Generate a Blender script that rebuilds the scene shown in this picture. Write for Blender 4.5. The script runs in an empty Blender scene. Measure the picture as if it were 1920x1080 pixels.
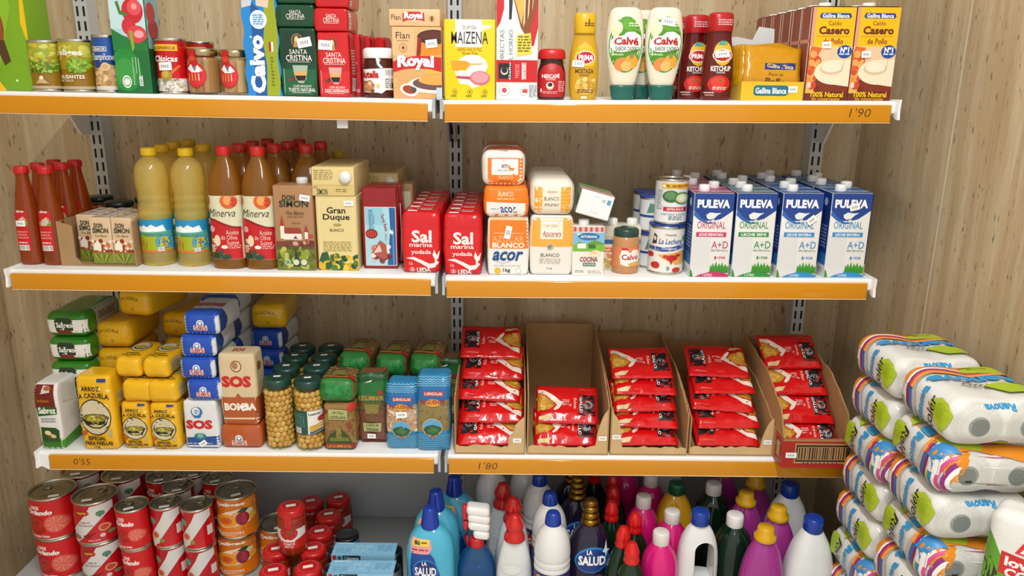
import bpy, math, random
from mathutils import Vector, Matrix, Euler, noise
from mathutils.bvhtree import BVHTree
from mathutils.geometry import tessellate_polygon

scene = bpy.context.scene
COL = scene.collection
PI = math.pi

# ------------------------------------------------------------ camera
CAM_Z, PITCH, ROLL, FPX = 1.5, math.radians(15.0), 0.0108, 1442.0
_cp, _sp, _cr, _sr = math.cos(PITCH), math.sin(PITCH), math.cos(ROLL), math.sin(ROLL)
_fw, _up, _rt = Vector((0, _cp, -_sp)), Vector((0, _sp, _cp)), Vector((1, 0, 0))
_cx, _cy = _rt * _cr + _up * _sr, _up * _cr - _rt * _sr
cam_data = bpy.data.cameras.new('camera')
cam_data.sensor_width = 36.0
cam_data.lens = 36.0 * FPX / 1920.0
cam_data.clip_start = 0.05
cam = bpy.data.objects.new('camera', cam_data)
COL.objects.link(cam)
mw = Matrix.Identity(4)
for i in range(3):
    mw[i][0], mw[i][1], mw[i][2] = _cx[i], _cy[i], -_fw[i]
mw[2][3] = CAM_Z
cam.matrix_world = mw
scene.camera = cam

# ------------------------------------------------------------ light and exposure
scene.view_settings.view_transform = 'Standard'
scene.view_settings.look = 'None'
scene.view_settings.gamma = 1.0
scene.view_settings.use_curve_mapping = False
scene.view_settings.exposure = 0.15
scene.cycles.transparent_max_bounces = 24
scene.cycles.sample_clamp_indirect = 4.0
world = bpy.data.worlds.new('shop_ambience')
world.use_nodes = True
world.node_tree.nodes['Background'].inputs[0].default_value = (1.0, 0.985, 0.96, 1)
world.node_tree.nodes['Background'].inputs[1].default_value = 0.84
scene.world = world


def tube_light(name, x, y, z, length, power, width=0.06):
    l = bpy.data.lights.new(name, 'AREA')
    l.shape = 'RECTANGLE'
    l.size, l.size_y = width, length
    l.energy = power
    l.color = (1.0, 0.975, 0.93)
    o = bpy.data.objects.new(name, l)
    o.location = (x, y, z)
    COL.objects.link(o)
    return o


tube_light('ceiling_tube_light', 0.06, 0.15, 2.72, 1.5, 43)
tube_light('ceiling_tube_light', -2.2, 0.0, 2.72, 1.5, 15)
tube_light('ceiling_tube_light', 2.3, 0.0, 2.72, 1.5, 26)

# ------------------------------------------------------------ pixels of the photograph -> points of the room
def ray(px, py):
    x, y = (px - 960) / FPX, (540 - py) / FPX
    x, y = x * _cr - y * _sr, x * _sr + y * _cr
    return _rt * x + _up * y + _fw


def U(px, py, Y):
    d = ray(px, py)
    t = Y / d.y
    return Vector((d.x * t, Y, CAM_Z + d.z * t))


def UZ(px, py, Z):
    d = ray(px, py)
    t = (Z - CAM_Z) / d.z
    return Vector((d.x * t, d.y * t, Z))


def PJ(x, y, z):
    v = Vector((x, y, z - CAM_Z))
    c = v.dot(_fw)
    return 960 + FPX * v.dot(_cx) / c, 540 - FPX * v.dot(_cy) / c


# ------------------------------------------------------------ materials
_mats = {}


def lin(h):
    h = h.lstrip('#')
    r = [int(h[i:i + 2], 16) / 255 for i in (0, 2, 4)]
    return tuple(c / 12.92 if c <= 0.04045 else ((c + 0.055) / 1.055) ** 2.4 for c in r)


KINDS = {  # roughness, coat, noise amount, bump
    'card': (0.42, 0.0, 0.05, 0.0), 'print': (0.40, 0.0, 0.0, 0.0), 'film': (0.16, 0.0, 0.03, 0.32), 'gloss': (0.12, 0.0, 0.02, 0.0),
    'plastic': (0.3, 0.0, 0.02, 0.0), 'paper': (0.6, 0.0, 0.04, 0.08), 'board': (0.8, 0.0, 0.14, 0.05), 'steel': (0.38, 0.0, 0.05, 0.0),
    'tin': (0.25, 0.0, 0.06, 0.0), 'clear': (0.04, 0, 0, 0), 'liquid': (0.07, 0, 0, 0), 'thick': (0.08, 0, 0, 0)}


def mat(hx, kind='print', rough=None):
    key = (hx, kind, rough)
    if key in _mats:
        return _mats[key]
    m = bpy.data.materials.new(kind + '_' + hx.lstrip('#'))
    m.use_nodes = True
    nt = m.node_tree
    N, Lk = nt.nodes, nt.links
    bs = N['Principled BSDF']
    out = N['Material Output']
    ro, coat, nz, bump = KINDS[kind]
    ro = ro if rough is None else rough
    c = lin(hx)
    bs.inputs['Base Color'].default_value = (*c, 1)
    bs.inputs['Roughness'].default_value = ro
    if kind in ('clear', 'liquid', 'thick'):
        tr = N.new('ShaderNodeBsdfTransparent')
        tr.inputs[0].default_value = (*c, 1)
        gl = N.new('ShaderNodeBsdfGlossy')
        gl.inputs[1].default_value = ro
        fr = N.new('ShaderNodeFresnel')
        fr.inputs[0].default_value = 1.45
        mx = N.new('ShaderNodeMixShader')
        base = tr.outputs[0]
        if kind != 'clear':
            df = N.new('ShaderNodeBsdfPrincipled')
            df.inputs['Base Color'].default_value = (*c, 1)
            df.inputs['Roughness'].default_value = .3
            m2 = N.new('ShaderNodeMixShader')
            m2.inputs[0].default_value = 0.26 if kind == 'liquid' else 0.42
            Lk.new(tr.outputs[0], m2.inputs[1])
            Lk.new(df.outputs[0], m2.inputs[2])
            base = m2.outputs[0]
        ge = N.new('ShaderNodeNewGeometry')
        mu = N.new('ShaderNodeMath')
        mu.operation = 'MULTIPLY_ADD'       # surface reflection on the outside only
        mu.inputs[1].default_value = -1.0
        Lk.new(ge.outputs['Backfacing'], mu.inputs[0])
        mu.inputs[2].default_value = 1.0
        mv = N.new('ShaderNodeMath')
        mv.operation = 'MULTIPLY'
        Lk.new(mu.outputs[0], mv.inputs[0])
        Lk.new(fr.outputs[0], mv.inputs[1])
        Lk.new(mv.outputs[0], mx.inputs[0])
        Lk.new(base, mx.inputs[1])
        Lk.new(gl.outputs[0], mx.inputs[2])
        Lk.new(mx.outputs[0], out.inputs[0])
        _mats[key] = m
        return m
    if kind == 'tin':
        bs.inputs['Metallic'].default_value = 1.0
    if nz or bump:
        tc = N.new('ShaderNodeTexCoord')
        no = N.new('ShaderNodeTexNoise')
        no.inputs['Scale'].default_value = 30 if bump else 55
        no.inputs['Detail'].default_value = 3
        Lk.new(tc.outputs['Object'], no.inputs['Vector'])
        if nz:
            hs = N.new('ShaderNodeMixRGB')
            hs.inputs[1].default_value = (*[x * (1 - nz) for x in c], 1)
            hs.inputs[2].default_value = (*[min(1, x * (1 + nz)) for x in c], 1)
            Lk.new(no.outputs[0], hs.inputs[0])
            Lk.new(hs.outputs[0], bs.inputs['Base Color'])
        if bump:
            bp = N.new('ShaderNodeBump')
            bp.inputs['Strength'].default_value = bump
            bp.inputs['Distance'].default_value = 0.006
            Lk.new(no.outputs[0], bp.inputs['Height'])
            Lk.new(bp.outputs[0], bs.inputs['Normal'])
    _mats[key] = m
    return m


# ------------------------------------------------------------ mesh builder
class M:
    def __init__(s, curved=None):
        s.v, s.f, s.mi, s.sm, s.mats = [], [], [], [], []
        s.L = curved          # longest decal edge on a curved body
        s.bvh = None
        s.layer = 0

    def idx(s, m):
        if m not in s.mats:
            s.mats.append(m)
        return s.mats.index(m)

    def add(s, vs, fs, m, smooth=False):
        b = len(s.v)
        s.v += [tuple(v) for v in vs]
        k = s.idx(m)
        for f in fs:
            s.f.append(tuple(b + i for i in f))
            s.mi.append(k)
            s.sm.append(smooth)
        return s

    def box(s, x0, x1, y0, y1, z0, z1, m, fn=None):
        vs = [(x, y, z) for z in (z0, z1) for y in (y0, y1) for x in (x0, x1)]
        if fn:
            vs = [fn(Vector(v)) for v in vs]
        return s.add(vs, [(0, 2, 3, 1), (4, 5, 7, 6), (0, 1, 5, 4), (2, 6, 7, 3), (0, 4, 6, 2), (1, 3, 7, 5)], m)

    def rbox(s, x0, x1, y0, y1, z0, z1, m, r=0.003, n=2, mid=(1, 1, 1), fn=None, smooth=True):
        lo, hi = (x0, y0, z0), (x1, y1, z1)
        c = [(a + b) / 2 for a, b in zip(lo, hi)]
        h = [(b - a) / 2 for a, b in zip(lo, hi)]
        r = min(r, min(h) * 0.999)
        S = []
        for k in range(3):
            a = [-h[k] + r * i / n for i in range(n)]
            g = mid[k]
            b = [-(h[k] - r) + 2 * (h[k] - r) * i / g for i in range(g + 1)]
            S.append(a + b + [-x for x in reversed(a)])
        key, vs, fs = {}, [], []

        def vert(p):
            q = Vector([max(-(h[k] - r), min(h[k] - r, p[k])) for k in range(3)])
            d = Vector(p) - q
            if d.length > 1e-9:
                q = q + d.normalized() * r
            q = q + Vector(c)
            if fn:
                q = fn(q)
            kk = (round(p[0], 6), round(p[1], 6), round(p[2], 6))
            if kk not in key:
                key[kk] = len(vs)
                vs.append(q)
            return key[kk]
        for ax in range(3):
            a, b = (ax + 1) % 3, (ax + 2) % 3
            for sg in (-1, 1):
                for i in range(len(S[a]) - 1):
                    for j in range(len(S[b]) - 1):
                        q = []
                        for (ii, jj) in ((i, j), (i + 1, j), (i + 1, j + 1), (i, j + 1)):
                            p = [0, 0, 0]
                            p[ax], p[a], p[b] = sg * h[ax], S[a][ii], S[b][jj]
                            q.append(vert(p))
                        fs.append(q if sg > 0 else q[::-1])
        return s.add(vs, fs, m, smooth)

    def lathe(s, prof, ms, seg=36, sx=1, sy=1, cx=0, cy=0, e=2.0, fn=None, smooth=True, a0=0, a1=2 * PI):
        """prof: (radius, z); ms one material or one per band"""
        full = a1 - a0 > 2 * PI - 1e-6
        n = seg if full else seg + 1
        vs = []
        for (r, z) in prof:
            for i in range(n):
                a = a0 + (a1 - a0) * i / seg
                ca, sa = math.cos(a), math.sin(a)
                k = (abs(ca) ** e + abs(sa) ** e) ** (-1 / e)
                p = Vector((cx + r * sx * k * ca, cy + r * sy * k * sa, z))
                vs.append(fn(p) if fn else p)
        b = len(s.v)
        s.v += [tuple(v) for v in vs]
        for j in range(len(prof) - 1):
            m = ms[j] if isinstance(ms, (list, tuple)) else ms
            k = s.idx(m)
            for i in range(seg):
                i2 = (i + 1) % n
                f = (b + j * n + i, b + j * n + i2, b + (j + 1) * n + i2, b + (j + 1) * n + i)
                if prof[j][0] < 1e-6:
                    f = (f[0], f[2], f[3])
                elif prof[j + 1][0] < 1e-6:
                    f = (f[0], f[1], f[2])
                s.f.append(f)
                s.mi.append(k)
                s.sm.append(smooth)
        return s

    def sweep(s, pts, r, m, seg=8, caps=True):
        pts = [Vector(p) for p in pts]
        rs = r if isinstance(r, (list, tuple)) else [r] * len(pts)
        vs, fs = [], []
        for i, p in enumerate(pts):
            t = (pts[min(i + 1, len(pts) - 1)] - pts[max(i - 1, 0)]).normalized()
            a = t.cross(Vector((0, 0, 1)))
            a = t.cross(Vector((1, 0, 0))) if a.length < .2 else a
            a.normalize()
            b = t.cross(a)
            for k in range(seg):
                w = 2 * PI * k / seg
                vs.append(p + (a * math.cos(w) + b * math.sin(w)) * rs[i])
        for i in range(len(pts) - 1):
            for k in range(seg):
                k2 = (k + 1) % seg
                fs.append((i * seg + k, (i + 1) * seg + k, (i + 1) * seg + k2, i * seg + k2))
        if caps:
            fs.append(tuple(range(seg)))
            fs.append(tuple(reversed(range((len(pts) - 1) * seg, len(pts) * seg))))
        return s.add(vs, fs, m, True)

    def prism(s, pts, y0, y1, m, axis='y'):
        """a 2D outline given thickness; axis y: pts are (x, z); axis x: pts are (y, z)"""
        n = len(pts)
        if axis == 'y':
            vs = [(a, y0, b) for a, b in pts] + [(a, y1, b) for a, b in pts]
        elif axis == 'x':
            vs = [(y0, a, b) for a, b in pts] + [(y1, a, b) for a, b in pts]
        else:
            vs = [(a, b, y0) for a, b in pts] + [(a, b, y1) for a, b in pts]
        tri = tessellate_polygon([[Vector((a, b, 0)) for a, b in pts]])
        fs = [tuple(t) for t in tri] + [tuple(n + i for i in reversed(t)) for t in tri]
        fs += [(i, (i + 1) % n, n + (i + 1) % n, n + i) for i in range(n)]
        return s.add(vs, fs, m)

    def tree(s):
        if s.bvh is None:
            s.bvh = BVHTree.FromPolygons([Vector(v) for v in s.v], s.f)
        return s.bvh

    def build(s, name, parent=None, loc=None, rot=None):
        me = bpy.data.meshes.new(name)
        me.from_pydata(s.v, [], s.f)
        for m in s.mats:
            me.materials.append(m)
        me.polygons.foreach_set('material_index', s.mi)
        me.polygons.foreach_set('use_smooth', s.sm)
        me.update()
        o = bpy.data.objects.new(name, me)
        COL.objects.link(o)
        if parent is not None:
            o.parent = parent
        if loc is not None:
            o.location = loc
        if rot is not None:
            o.rotation_euler = rot
        return o


# ------------------------------------------------------------ printed decoration laid on a body's own surface
_txt = {}


def text2d(t, bold, shear):
    k = (t, bold, shear)
    if k not in _txt:
        cu = bpy.data.curves.new('lettering', 'FONT')
        cu.body = t
        cu.resolution_u = 2
        cu.offset = bold
        cu.shear = shear
        cu.fill_mode = 'BOTH'
        ob = bpy.data.objects.new('lettering', cu)
        me = bpy.data.meshes.new_from_object(ob)
        me.calc_loop_triangles()
        P = [(v.co.x, v.co.y) for v in me.vertices]
        T = [tuple(t_.vertices) for t_ in me.loop_triangles]
        bpy.data.objects.remove(ob)
        bpy.data.curves.remove(cu)
        bpy.data.meshes.remove(me)
        xs, ys = [p[0] for p in P] or [0, 1], [p[1] for p in P] or [0, 1]
        x0, x1, y0, y1 = min(xs), max(xs), min(ys), max(ys)
        P = [((x - x0) / (x1 - x0) - .5, (y - y0) / (y1 - y0) - .5) for x, y in P]
        _txt[k] = (P, T)
    return _txt[k]


class Face:
    """a rectangle facing front / top / left / right; decoration in 0..1 coordinates is dropped straight onto the body below"""
    def __init__(s, m, ax, a0, b0, a1, b1, flip=False):
        s.m, s.ax, s.a0, s.b0, s.w, s.h = m, ax, a0, b0, a1 - a0, b1 - b0
        s.pl = None
        s.flip = flip
        m.tree()

    def hit(s, u, v, o):
        if s.flip:
            u = 1 - u
        ea, eb = min(.0006, s.w * .01), min(.0006, s.h * .01)
        a, b = s.a0 + min(max(u * s.w, ea), s.w - ea), s.b0 + min(max(v * s.h, eb), s.h - eb)
        if s.ax == 'front':
            p, d = Vector((a, -1, b)), Vector((0, 1, 0))
        elif s.ax == 'top':
            p, d = Vector((a, b, 2)), Vector((0, 0, -1))
        elif s.ax == 'back':
            p, d = Vector((a, 1, b)), Vector((0, -1, 0))
        elif s.ax == 'right':
            p, d = Vector((1, a, b)), Vector((-1, 0, 0))
        else:
            p, d = Vector((-1, a, b)), Vector((1, 0, 0))
        h, n, _, _ = s.m.bvh.ray_cast(p, d)
        if h is None and (s.m.L or s.pl is None):
            if s.m.L:
                return None
            h, n = p + d * (1 if s.ax != 'top' else 2), -d
        if h is None:
            h, n = p.copy(), -d
        if n.dot(d) > 0:
            n = -n
        if not s.m.L:       # flat box faces stay one plane right up to their edges
            if s.pl is None:
                ca, cb = s.a0 + s.w / 2, s.b0 + s.h / 2
                q = {'front': Vector((ca, -1, cb)), 'top': Vector((ca, cb, 2)), 'right': Vector((1, ca, cb)), 'left': Vector((-1, ca, cb))}[s.ax]
                c = s.m.bvh.ray_cast(q, d)[0]
                s.pl = c if c is not None else h
            k = {'front': 1, 'top': 2}.get(s.ax, 0)
            h = Vector(h)
            h[k] = s.pl[k]
            return h - d * o
        return h + n * o

    def put(s, P, T, m, dst=None, lift=0):
        dst = dst or s.m
        L = s.m.L
        P = list(P)
        if L:
            for _ in range(6):
                cache, T2, ch = {}, [], False

                def mid(i, j):
                    k = (min(i, j), max(i, j))
                    if k not in cache:
                        P.append(((P[i][0] + P[j][0]) / 2, (P[i][1] + P[j][1]) / 2))
                        cache[k] = len(P) - 1
                    return cache[k]

                def far(i, j):
                    return math.hypot((P[i][0] - P[j][0]) * s.w, (P[i][1] - P[j][1]) * s.h) > L
                for (a, b, c) in T:
                    e = [far(a, b), far(b, c), far(c, a)]
                    if not any(e):
                        T2.append((a, b, c))
                        continue
                    ch = True
                    ab = mid(a, b) if e[0] else None
                    bc = mid(b, c) if e[1] else None
                    ca = mid(c, a) if e[2] else None
                    poly = [x for x in (a, ab, b, bc, c, ca) if x is not None]
                    if all(e):
                        T2 += [(a, ab, ca), (ab, b, bc), (ca, bc, c), (ab, bc, ca)]
                    else:
                        st = 0
                        for q in range(len(poly)):   # fan from a midpoint
                            if poly[q] in (ab, bc, ca):
                                st = q
                                break
                        poly = poly[st:] + poly[:st]
                        T2 += [(poly[0], poly[i], poly[i + 1]) for i in range(1, len(poly) - 1)]
                T = T2
                if not ch:
                    break
        s.m.layer += 1
        o = 0.0004 + (0.00007 if L else 0.00003) * s.m.layer + lift
        H = [s.hit(u, v, o) for u, v in P]
        T = [t for t in T if all(H[i] is not None for i in t)]
        use = sorted({i for t in T for i in t})
        rm = {i: k for k, i in enumerate(use)}
        if not use:
            return s
        # keep facing outwards
        up = {'front': Vector((0, -1, 0)), 'back': Vector((0, 1, 0)), 'top': Vector((0, 0, 1)), 'right': Vector((1, 0, 0)), 'left': Vector((-1, 0, 0))}[s.ax]
        fs = []
        for a, b, c in T:
            n = (H[b] - H[a]).cross(H[c] - H[a])
            fs.append((rm[a], rm[b], rm[c]) if n.dot(up) >= 0 else (rm[a], rm[c], rm[b]))
        dst.add([H[i] for i in use], fs, m, bool(L))
        return s

    def col(s, c):
        return mat(c, 'print') if isinstance(c, str) else c

    def R(s, u0, v0, u1, v1, c, **k):
        return s.put([(u0, v0), (u1, v0), (u1, v1), (u0, v1)], [(0, 1, 2), (0, 2, 3)], s.col(c), **k)

    def P(s, pts, c, **k):
        T = tessellate_polygon([[Vector((a, b, 0)) for a, b in pts]])
        return s.put(pts, [tuple(t) for t in T], s.col(c), **k)

    def E(s, cu, cv, ru, rv, c, n=24, rot=0, **k):
        if rv is None:
            rv = ru * s.w / s.h
        asp = s.w / s.h
        pts = [(cu, cv)]
        for i in range(n):
            x, y = ru * math.cos(2 * PI * i / n), rv / asp * math.sin(2 * PI * i / n)
            x, y = x * math.cos(rot) - y * math.sin(rot), x * math.sin(rot) + y * math.cos(rot)
            pts.append((cu + x, cv + y * asp))
        return s.put(pts, [(0, 1 + i, 1 + (i + 1) % n) for i in range(n)], s.col(c), **k)

    def T(s, t, cu, cv, w, h, c, bold=.012, shear=0, rot=0, arc=0, **k):
        P0, T0 = text2d(t, bold, shear)
        asp = s.w / s.h
        P = []
        for x, y in P0:
            yy = y * h + arc * (1 - 4 * x * x)
            if rot:      # w and h are then measured along and across the turned line, in units of the face's width
                a, b = x * w, y * h
                a, b = a * math.cos(rot) - b * math.sin(rot), a * math.sin(rot) + b * math.cos(rot)
                P.append((cu + a, cv + b * asp))
            else:
                P.append((cu + x * w, cv + yy))
        return s.put(P, T0, s.col(c), **k)

    def wave(s, v0, v1, c, amp=.03, ph=0, n=14, u0=0, u1=1, fr=1.0, **k):
        """a band with wavy edges"""
        A = [(u0 + (u1 - u0) * i / n, v0 + amp * math.sin(ph + 2 * PI * fr * i / n)) for i in range(n + 1)]
        B = [(u0 + (u1 - u0) * i / n, v1 + amp * math.sin(ph + 2 * PI * fr * i / n)) for i in range(n + 1)]
        P = A + B
        T = []
        for i in range(n):
            T += [(i, i + 1, n + 2 + i), (i, n + 2 + i, n + 1 + i)]
        return s.put(P, T, s.col(c), **k)

    def blobs(s, u0, v0, u1, v1, cols, n, r, seed=1, sq=1.0):
        rd = random.Random(seed)
        for i in range(n):
            s.E(rd.uniform(u0, u1), rd.uniform(v0, v1), r * rd.uniform(.6, 1.2), r * s.w / s.h * rd.uniform(.6, 1.2) * sq, rd.choice(cols), n=9,
                rot=rd.uniform(0, 3))
            s.m.layer -= .6
        return s

    def bars(s, u0, v0, u1, v1, n=9, c='#333333', bg='#F2F2F0', horiz=False, seed=3):
        if bg:
            s.R(u0, v0, u1, v1, bg)
        rd = random.Random(seed)
        for i in range(n):
            a = (i + .3) / n
            b = a + rd.uniform(.25, .6) / n
            if horiz:
                s.R(u0 + .08 * (u1 - u0), v0 + (v1 - v0) * a, u1 - .08 * (u1 - u0), v0 + (v1 - v0) * b, c)
            else:
                s.R(u0 + (u1 - u0) * a, v0 + .12 * (v1 - v0), u0 + (u1 - u0) * b, v1 - .08 * (v1 - v0), c)
            s.m.layer -= .95
        return s

    def lines(s, u0, v0, u1, v1, n, c, seed=2):
        """rows of tiny illegible print"""
        rd = random.Random(seed)
        for i in range(n):
            v = v1 - (v1 - v0) * (i + .5) / n
            u = u0
            hh = (v1 - v0) / n * .28
            while u < u1 - .02:
                e = min(u1, u + rd.uniform(.04, .12))
                s.R(u, v - hh, e, v + hh, c)
                s.m.layer -= .98
                u = e + .025
        return s


def sticker(face, cu, cv, w=.024, h=.014, rot=0, parent=None, n=1):
    """a white price sticker: a part of its own"""
    d = M()
    L = face.m.L
    if not L:
        face.m.L = .01
    c, sn = math.cos(rot), math.sin(rot)

    def q(x, y):
        return (cu + (x * c - y * sn) / face.w, cv + (x * sn + y * c) / face.h)
    face.put([q(-w / 2, -h / 2), q(w / 2, -h / 2), q(w / 2, h / 2), q(-w / 2, h / 2)], [(0, 1, 2), (0, 2, 3)], mat('#F6F6F4', 'card'), dst=d, lift=.0006)
    x = -w * .3
    for i in range(4):
        face.put([q(x, -h * .18), q(x + w * .11, -h * .18), q(x + w * .11, h * .18), q(x, h * .18)], [(0, 1, 2), (0, 2, 3)], mat('#A9ABB5', 'card'), dst=d, lift=.0007)
        x += w * .16
    face.m.L = L
    return d.build('price_sticker', parent)


# ------------------------------------------------------------ things
def tag(o, label, cat, group=None, kind=None):
    o['label'] = label
    o['category'] = cat
    if group:
        o['group'] = group
    if kind:
        o['kind'] = kind
    return o


def thing(name, label, cat, loc=(0, 0, 0), rz=0, group=None, rot=None):
    o = bpy.data.objects.new(name, None)
    o.empty_display_size = .02
    COL.objects.link(o)
    o.location = loc
    o.rotation_euler = rot if rot else (0, 0, rz)
    return tag(o, label, cat, group)


def dup(root, label, loc, rz=0, group=None, rot=None, skip=()):
    r = root.copy()
    COL.objects.link(r)
    r.location = loc
    r.rotation_euler = rot if rot else (0, 0, rz)
    r['label'] = label
    if group:
        r['group'] = group
    for ch in list(root.children):
        if ch.name.split('.')[0] in skip:
            continue
        c = ch.copy()
        COL.objects.link(c)
        c.parent = r
        for g in ch.children:
            d = g.copy()
            COL.objects.link(d)
            d.parent = c
    return r


ORD = ['front', 'second', 'third', 'fourth', 'fifth', 'sixth', 'seventh', 'eighth', 'ninth', 'tenth', 'eleventh']

# ------------------------------------------------------------ the room
D, WALL, UPR, DECK = 1.725, 2.205, 2.155, 0.17
XL, XR = -1.515, 0.975


def stone(name, grain=1.0):
    m = bpy.data.materials.new(name)
    m.use_nodes = True
    nt = m.node_tree
    N, Lk = nt.nodes, nt.links
    bs = N['Principled BSDF']
    tc = N.new('ShaderNodeTexCoord')

    def noise_(scale, sc, det=4, rough=.55):
        mp = N.new('ShaderNodeMapping')
        mp.inputs['Scale'].default_value = scale
        Lk.new(tc.outputs['Object'], mp.inputs[0])
        n = N.new('ShaderNodeTexNoise')
        n.inputs['Scale'].default_value = sc
        n.inputs['Detail'].default_value = det
        n.inputs['Roughness'].default_value = rough
        Lk.new(mp.outputs[0], n.inputs[0])
        return n.outputs[0]

    def ramp(src, stops):
        r = N.new('ShaderNodeValToRGB')
        el = r.color_ramp.elements
        while len(el) < len(stops):
            el.new(.5)
        for e, (p, c) in zip(el, stops):
            e.position = p
            e.color = (*lin(c), 1)
        Lk.new(src, r.inputs[0])
        return r.outputs[0]

    def mix(fac, a, b, mode='MIX'):
        x = N.new('ShaderNodeMixRGB')
        x.blend_type = mode
        if isinstance(fac, float):
            x.inputs[0].default_value = fac
        else:
            Lk.new(fac, x.inputs[0])
        Lk.new(a, x.inputs[1])
        Lk.new(b, x.inputs[2])
        return x.outputs[0]
    veins = ramp(noise_((9, 9, .55), 3.2), [(.28, '#C0A780'), (.45, '#CBB48F'), (.58, '#D5C3A2'), (.75, '#C7B08A')])
    fine = ramp(noise_((95, 95, 4), 2.5, 3), [(.3, '#A5A39F'), (.7, '#FFFFFF')])
    base = mix(.25, veins, fine, 'MULTIPLY')
    pits = ramp(noise_((125, 125, 30), 1.0, 3, .5), [(.64, '#FFFFFF'), (.70, '#7C6448')])
    both = mix(.65, base, pits, 'MULTIPLY')
    pale = ramp(noise_((5, 5, .35), 1.6, 2), [(.4, '#FFFFFF'), (.68, '#DAD2C4')])
    both = mix(.6, both, pale, 'MULTIPLY')
    Lk.new(both, bs.inputs['Base Color'])
    bs.inputs['Roughness'].default_value = .42
    return m


STONE = stone('travertine')
SEAM = mat('#CFC3AC', 'card')


def struct(o):
    o['kind'] = 'structure'
    return o


m = M()
m.box(XL - .12, XR + .12, WALL, WALL + .1, -.02, 2.9, STONE)
struct(m.build('wall_back'))
m = M()
m.box(XL - .1, XL, -.6, WALL, -.02, 2.9, STONE)
struct(m.build('wall_left'))
m = M()     # the side wall opens slightly towards the shop
dx = .075 * (WALL - .2)
m.prism([(XR, WALL), (XR + dx, .2), (XR + dx + .1, .2), (XR + .1, WALL)], -.02, 2.9, STONE, axis='z')
ys = 1.80
m.prism([(XR + .075 * (WALL - ys) - .001, ys), (XR + .075 * (WALL - ys + .004) - .001, ys - .004), (XR + .075 * (WALL - ys) + .01, ys - .004), (XR + .075 * (WALL - ys) + .01, ys)],
        0, 2.9, SEAM, axis='z')
struct(m.build('wall_right'))
m = M()
m.box(XL - .1, 2.4, -3.0, WALL + .1, -.06, 0, mat('#CFC9BE', 'steel'))
struct(m.build('floor'))

# ------------------------------------------------------------ shelving
EDGE = {1: [(0, 178), (812, 193.5), (822, 194.5), (1675, 196.5)],
        2: [(20, 511), (818, 522.7), (830, 525.8), (1630, 530)],
        3: [(80, 851), (832, 858.3), (838, 859), (1335, 864)]}
XS = [-1.167, -.172, -.160, .838]
ZS = {}
for k, e in EDGE.items():
    q = [U(*p, D) for p in e]
    zz = []
    for a, b, x0, x1 in ((q[0], q[1], XS[0], XS[1]), (q[2], q[3], XS[2], XS[3])):
        sl = (b.z - a.z) / (b.x - a.x)
        zz += [a.z + sl * (x0 - a.x) + .008, a.z + sl * (x1 - a.x) + .008]
    ZS[k] = zz


def zs(k, x):
    if k == 4:
        return DECK
    z = ZS[k]
    if x < -.166:
        t = (x - XS[0]) / (XS[1] - XS[0])
        return z[0] + (z[1] - z[0]) * t
    t = (x - XS[2]) / (XS[3] - XS[2])
    return z[2] + (z[3] - z[2]) * t


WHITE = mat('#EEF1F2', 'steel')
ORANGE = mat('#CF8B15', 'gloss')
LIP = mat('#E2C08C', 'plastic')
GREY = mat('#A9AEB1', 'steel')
INK = mat('#4A2A12', 'print')
WHERE = {1: 'top', 2: 'middle', 3: 'lowest'}
WRITE = {(1, 1): ("1'90", .93, 1), (3, 0): ("0'55", .085, .9), (3, 1): ("1'80", .10, 1)}
for k in (1, 2, 3):
    for u in (0, 1):
        x0, x1 = XS[2 * u] + .004, XS[2 * u + 1] - .004
        g = lambda p, x0=x0: Vector((p.x, p.y, p.z + zs(k, p.x + (x0 + x1) / 2)))
        xc = (x0 + x1) / 2
        w2 = (x1 - x0) / 2
        root = thing('metal_shelf', {(1, 0): 'white top shelf with plain orange strip, carrying coffee bricks and olive tins', (1, 1): 'white top shelf whose orange strip is marked 1\'90',
                 (2, 0): 'white middle shelf with orange strip, carrying the oil bottles', (2, 1): 'white middle shelf with orange strip, carrying the milk cartons',
                 (3, 0): 'white low shelf whose orange strip is marked 0\'55', (3, 1): 'white low shelf whose orange strip is marked 1\'80'}[(k, u)], 'shelf', (xc, 0, 0), group='wall shelving')
        m = M()
        m.rbox(-w2, w2, D, UPR - .012, -.028, 0, WHITE, r=.005, n=3, fn=g)
        m.build('shelf_panel', root)
        m = M()
        a, b = -w2 + .004, w2 - .012
        if (k, u) == (3, 0):
            a += .022
        m.rbox(a, b, D - .006, D + .003, -.0455, -.0085, ORANGE, r=.002, fn=g)
        m.rbox(a, b, D - .0075, D + .003, -.0475, -.0455, LIP, r=.0008, fn=g)
        if (k, u) in WRITE:
            t, uu, sc = WRITE[(k, u)]
            zz = zs(k, xc + a + (b - a) * uu)
            fc = Face(m, 'front', a, zz - .0455, b, zz - .0085)
            fc.T(t, uu, .56, .048 * sc, .5 * sc, INK, bold=-.012, shear=.15)
        m.build('price_strip', root)
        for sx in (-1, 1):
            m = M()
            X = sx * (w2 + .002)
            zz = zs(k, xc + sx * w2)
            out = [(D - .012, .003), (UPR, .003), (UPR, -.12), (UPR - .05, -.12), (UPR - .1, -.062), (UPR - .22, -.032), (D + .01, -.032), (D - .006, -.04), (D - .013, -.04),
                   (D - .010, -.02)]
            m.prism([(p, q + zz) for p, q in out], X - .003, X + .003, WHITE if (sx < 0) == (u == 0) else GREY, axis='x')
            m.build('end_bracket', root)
        if (k, u) == (3, 0):
            m = M()
            zz = zs(k, XS[0])
            m.prism([(-w2 - .004, zz - .004), (-w2 - .008, zz - .040), (-w2 + .008, zz - .038), (-w2 + .024, zz - .047), (-w2 + .026, zz - .009)], D - .007, D + .002, WHITE)
            m.build('torn_corner_cap', root)

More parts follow.
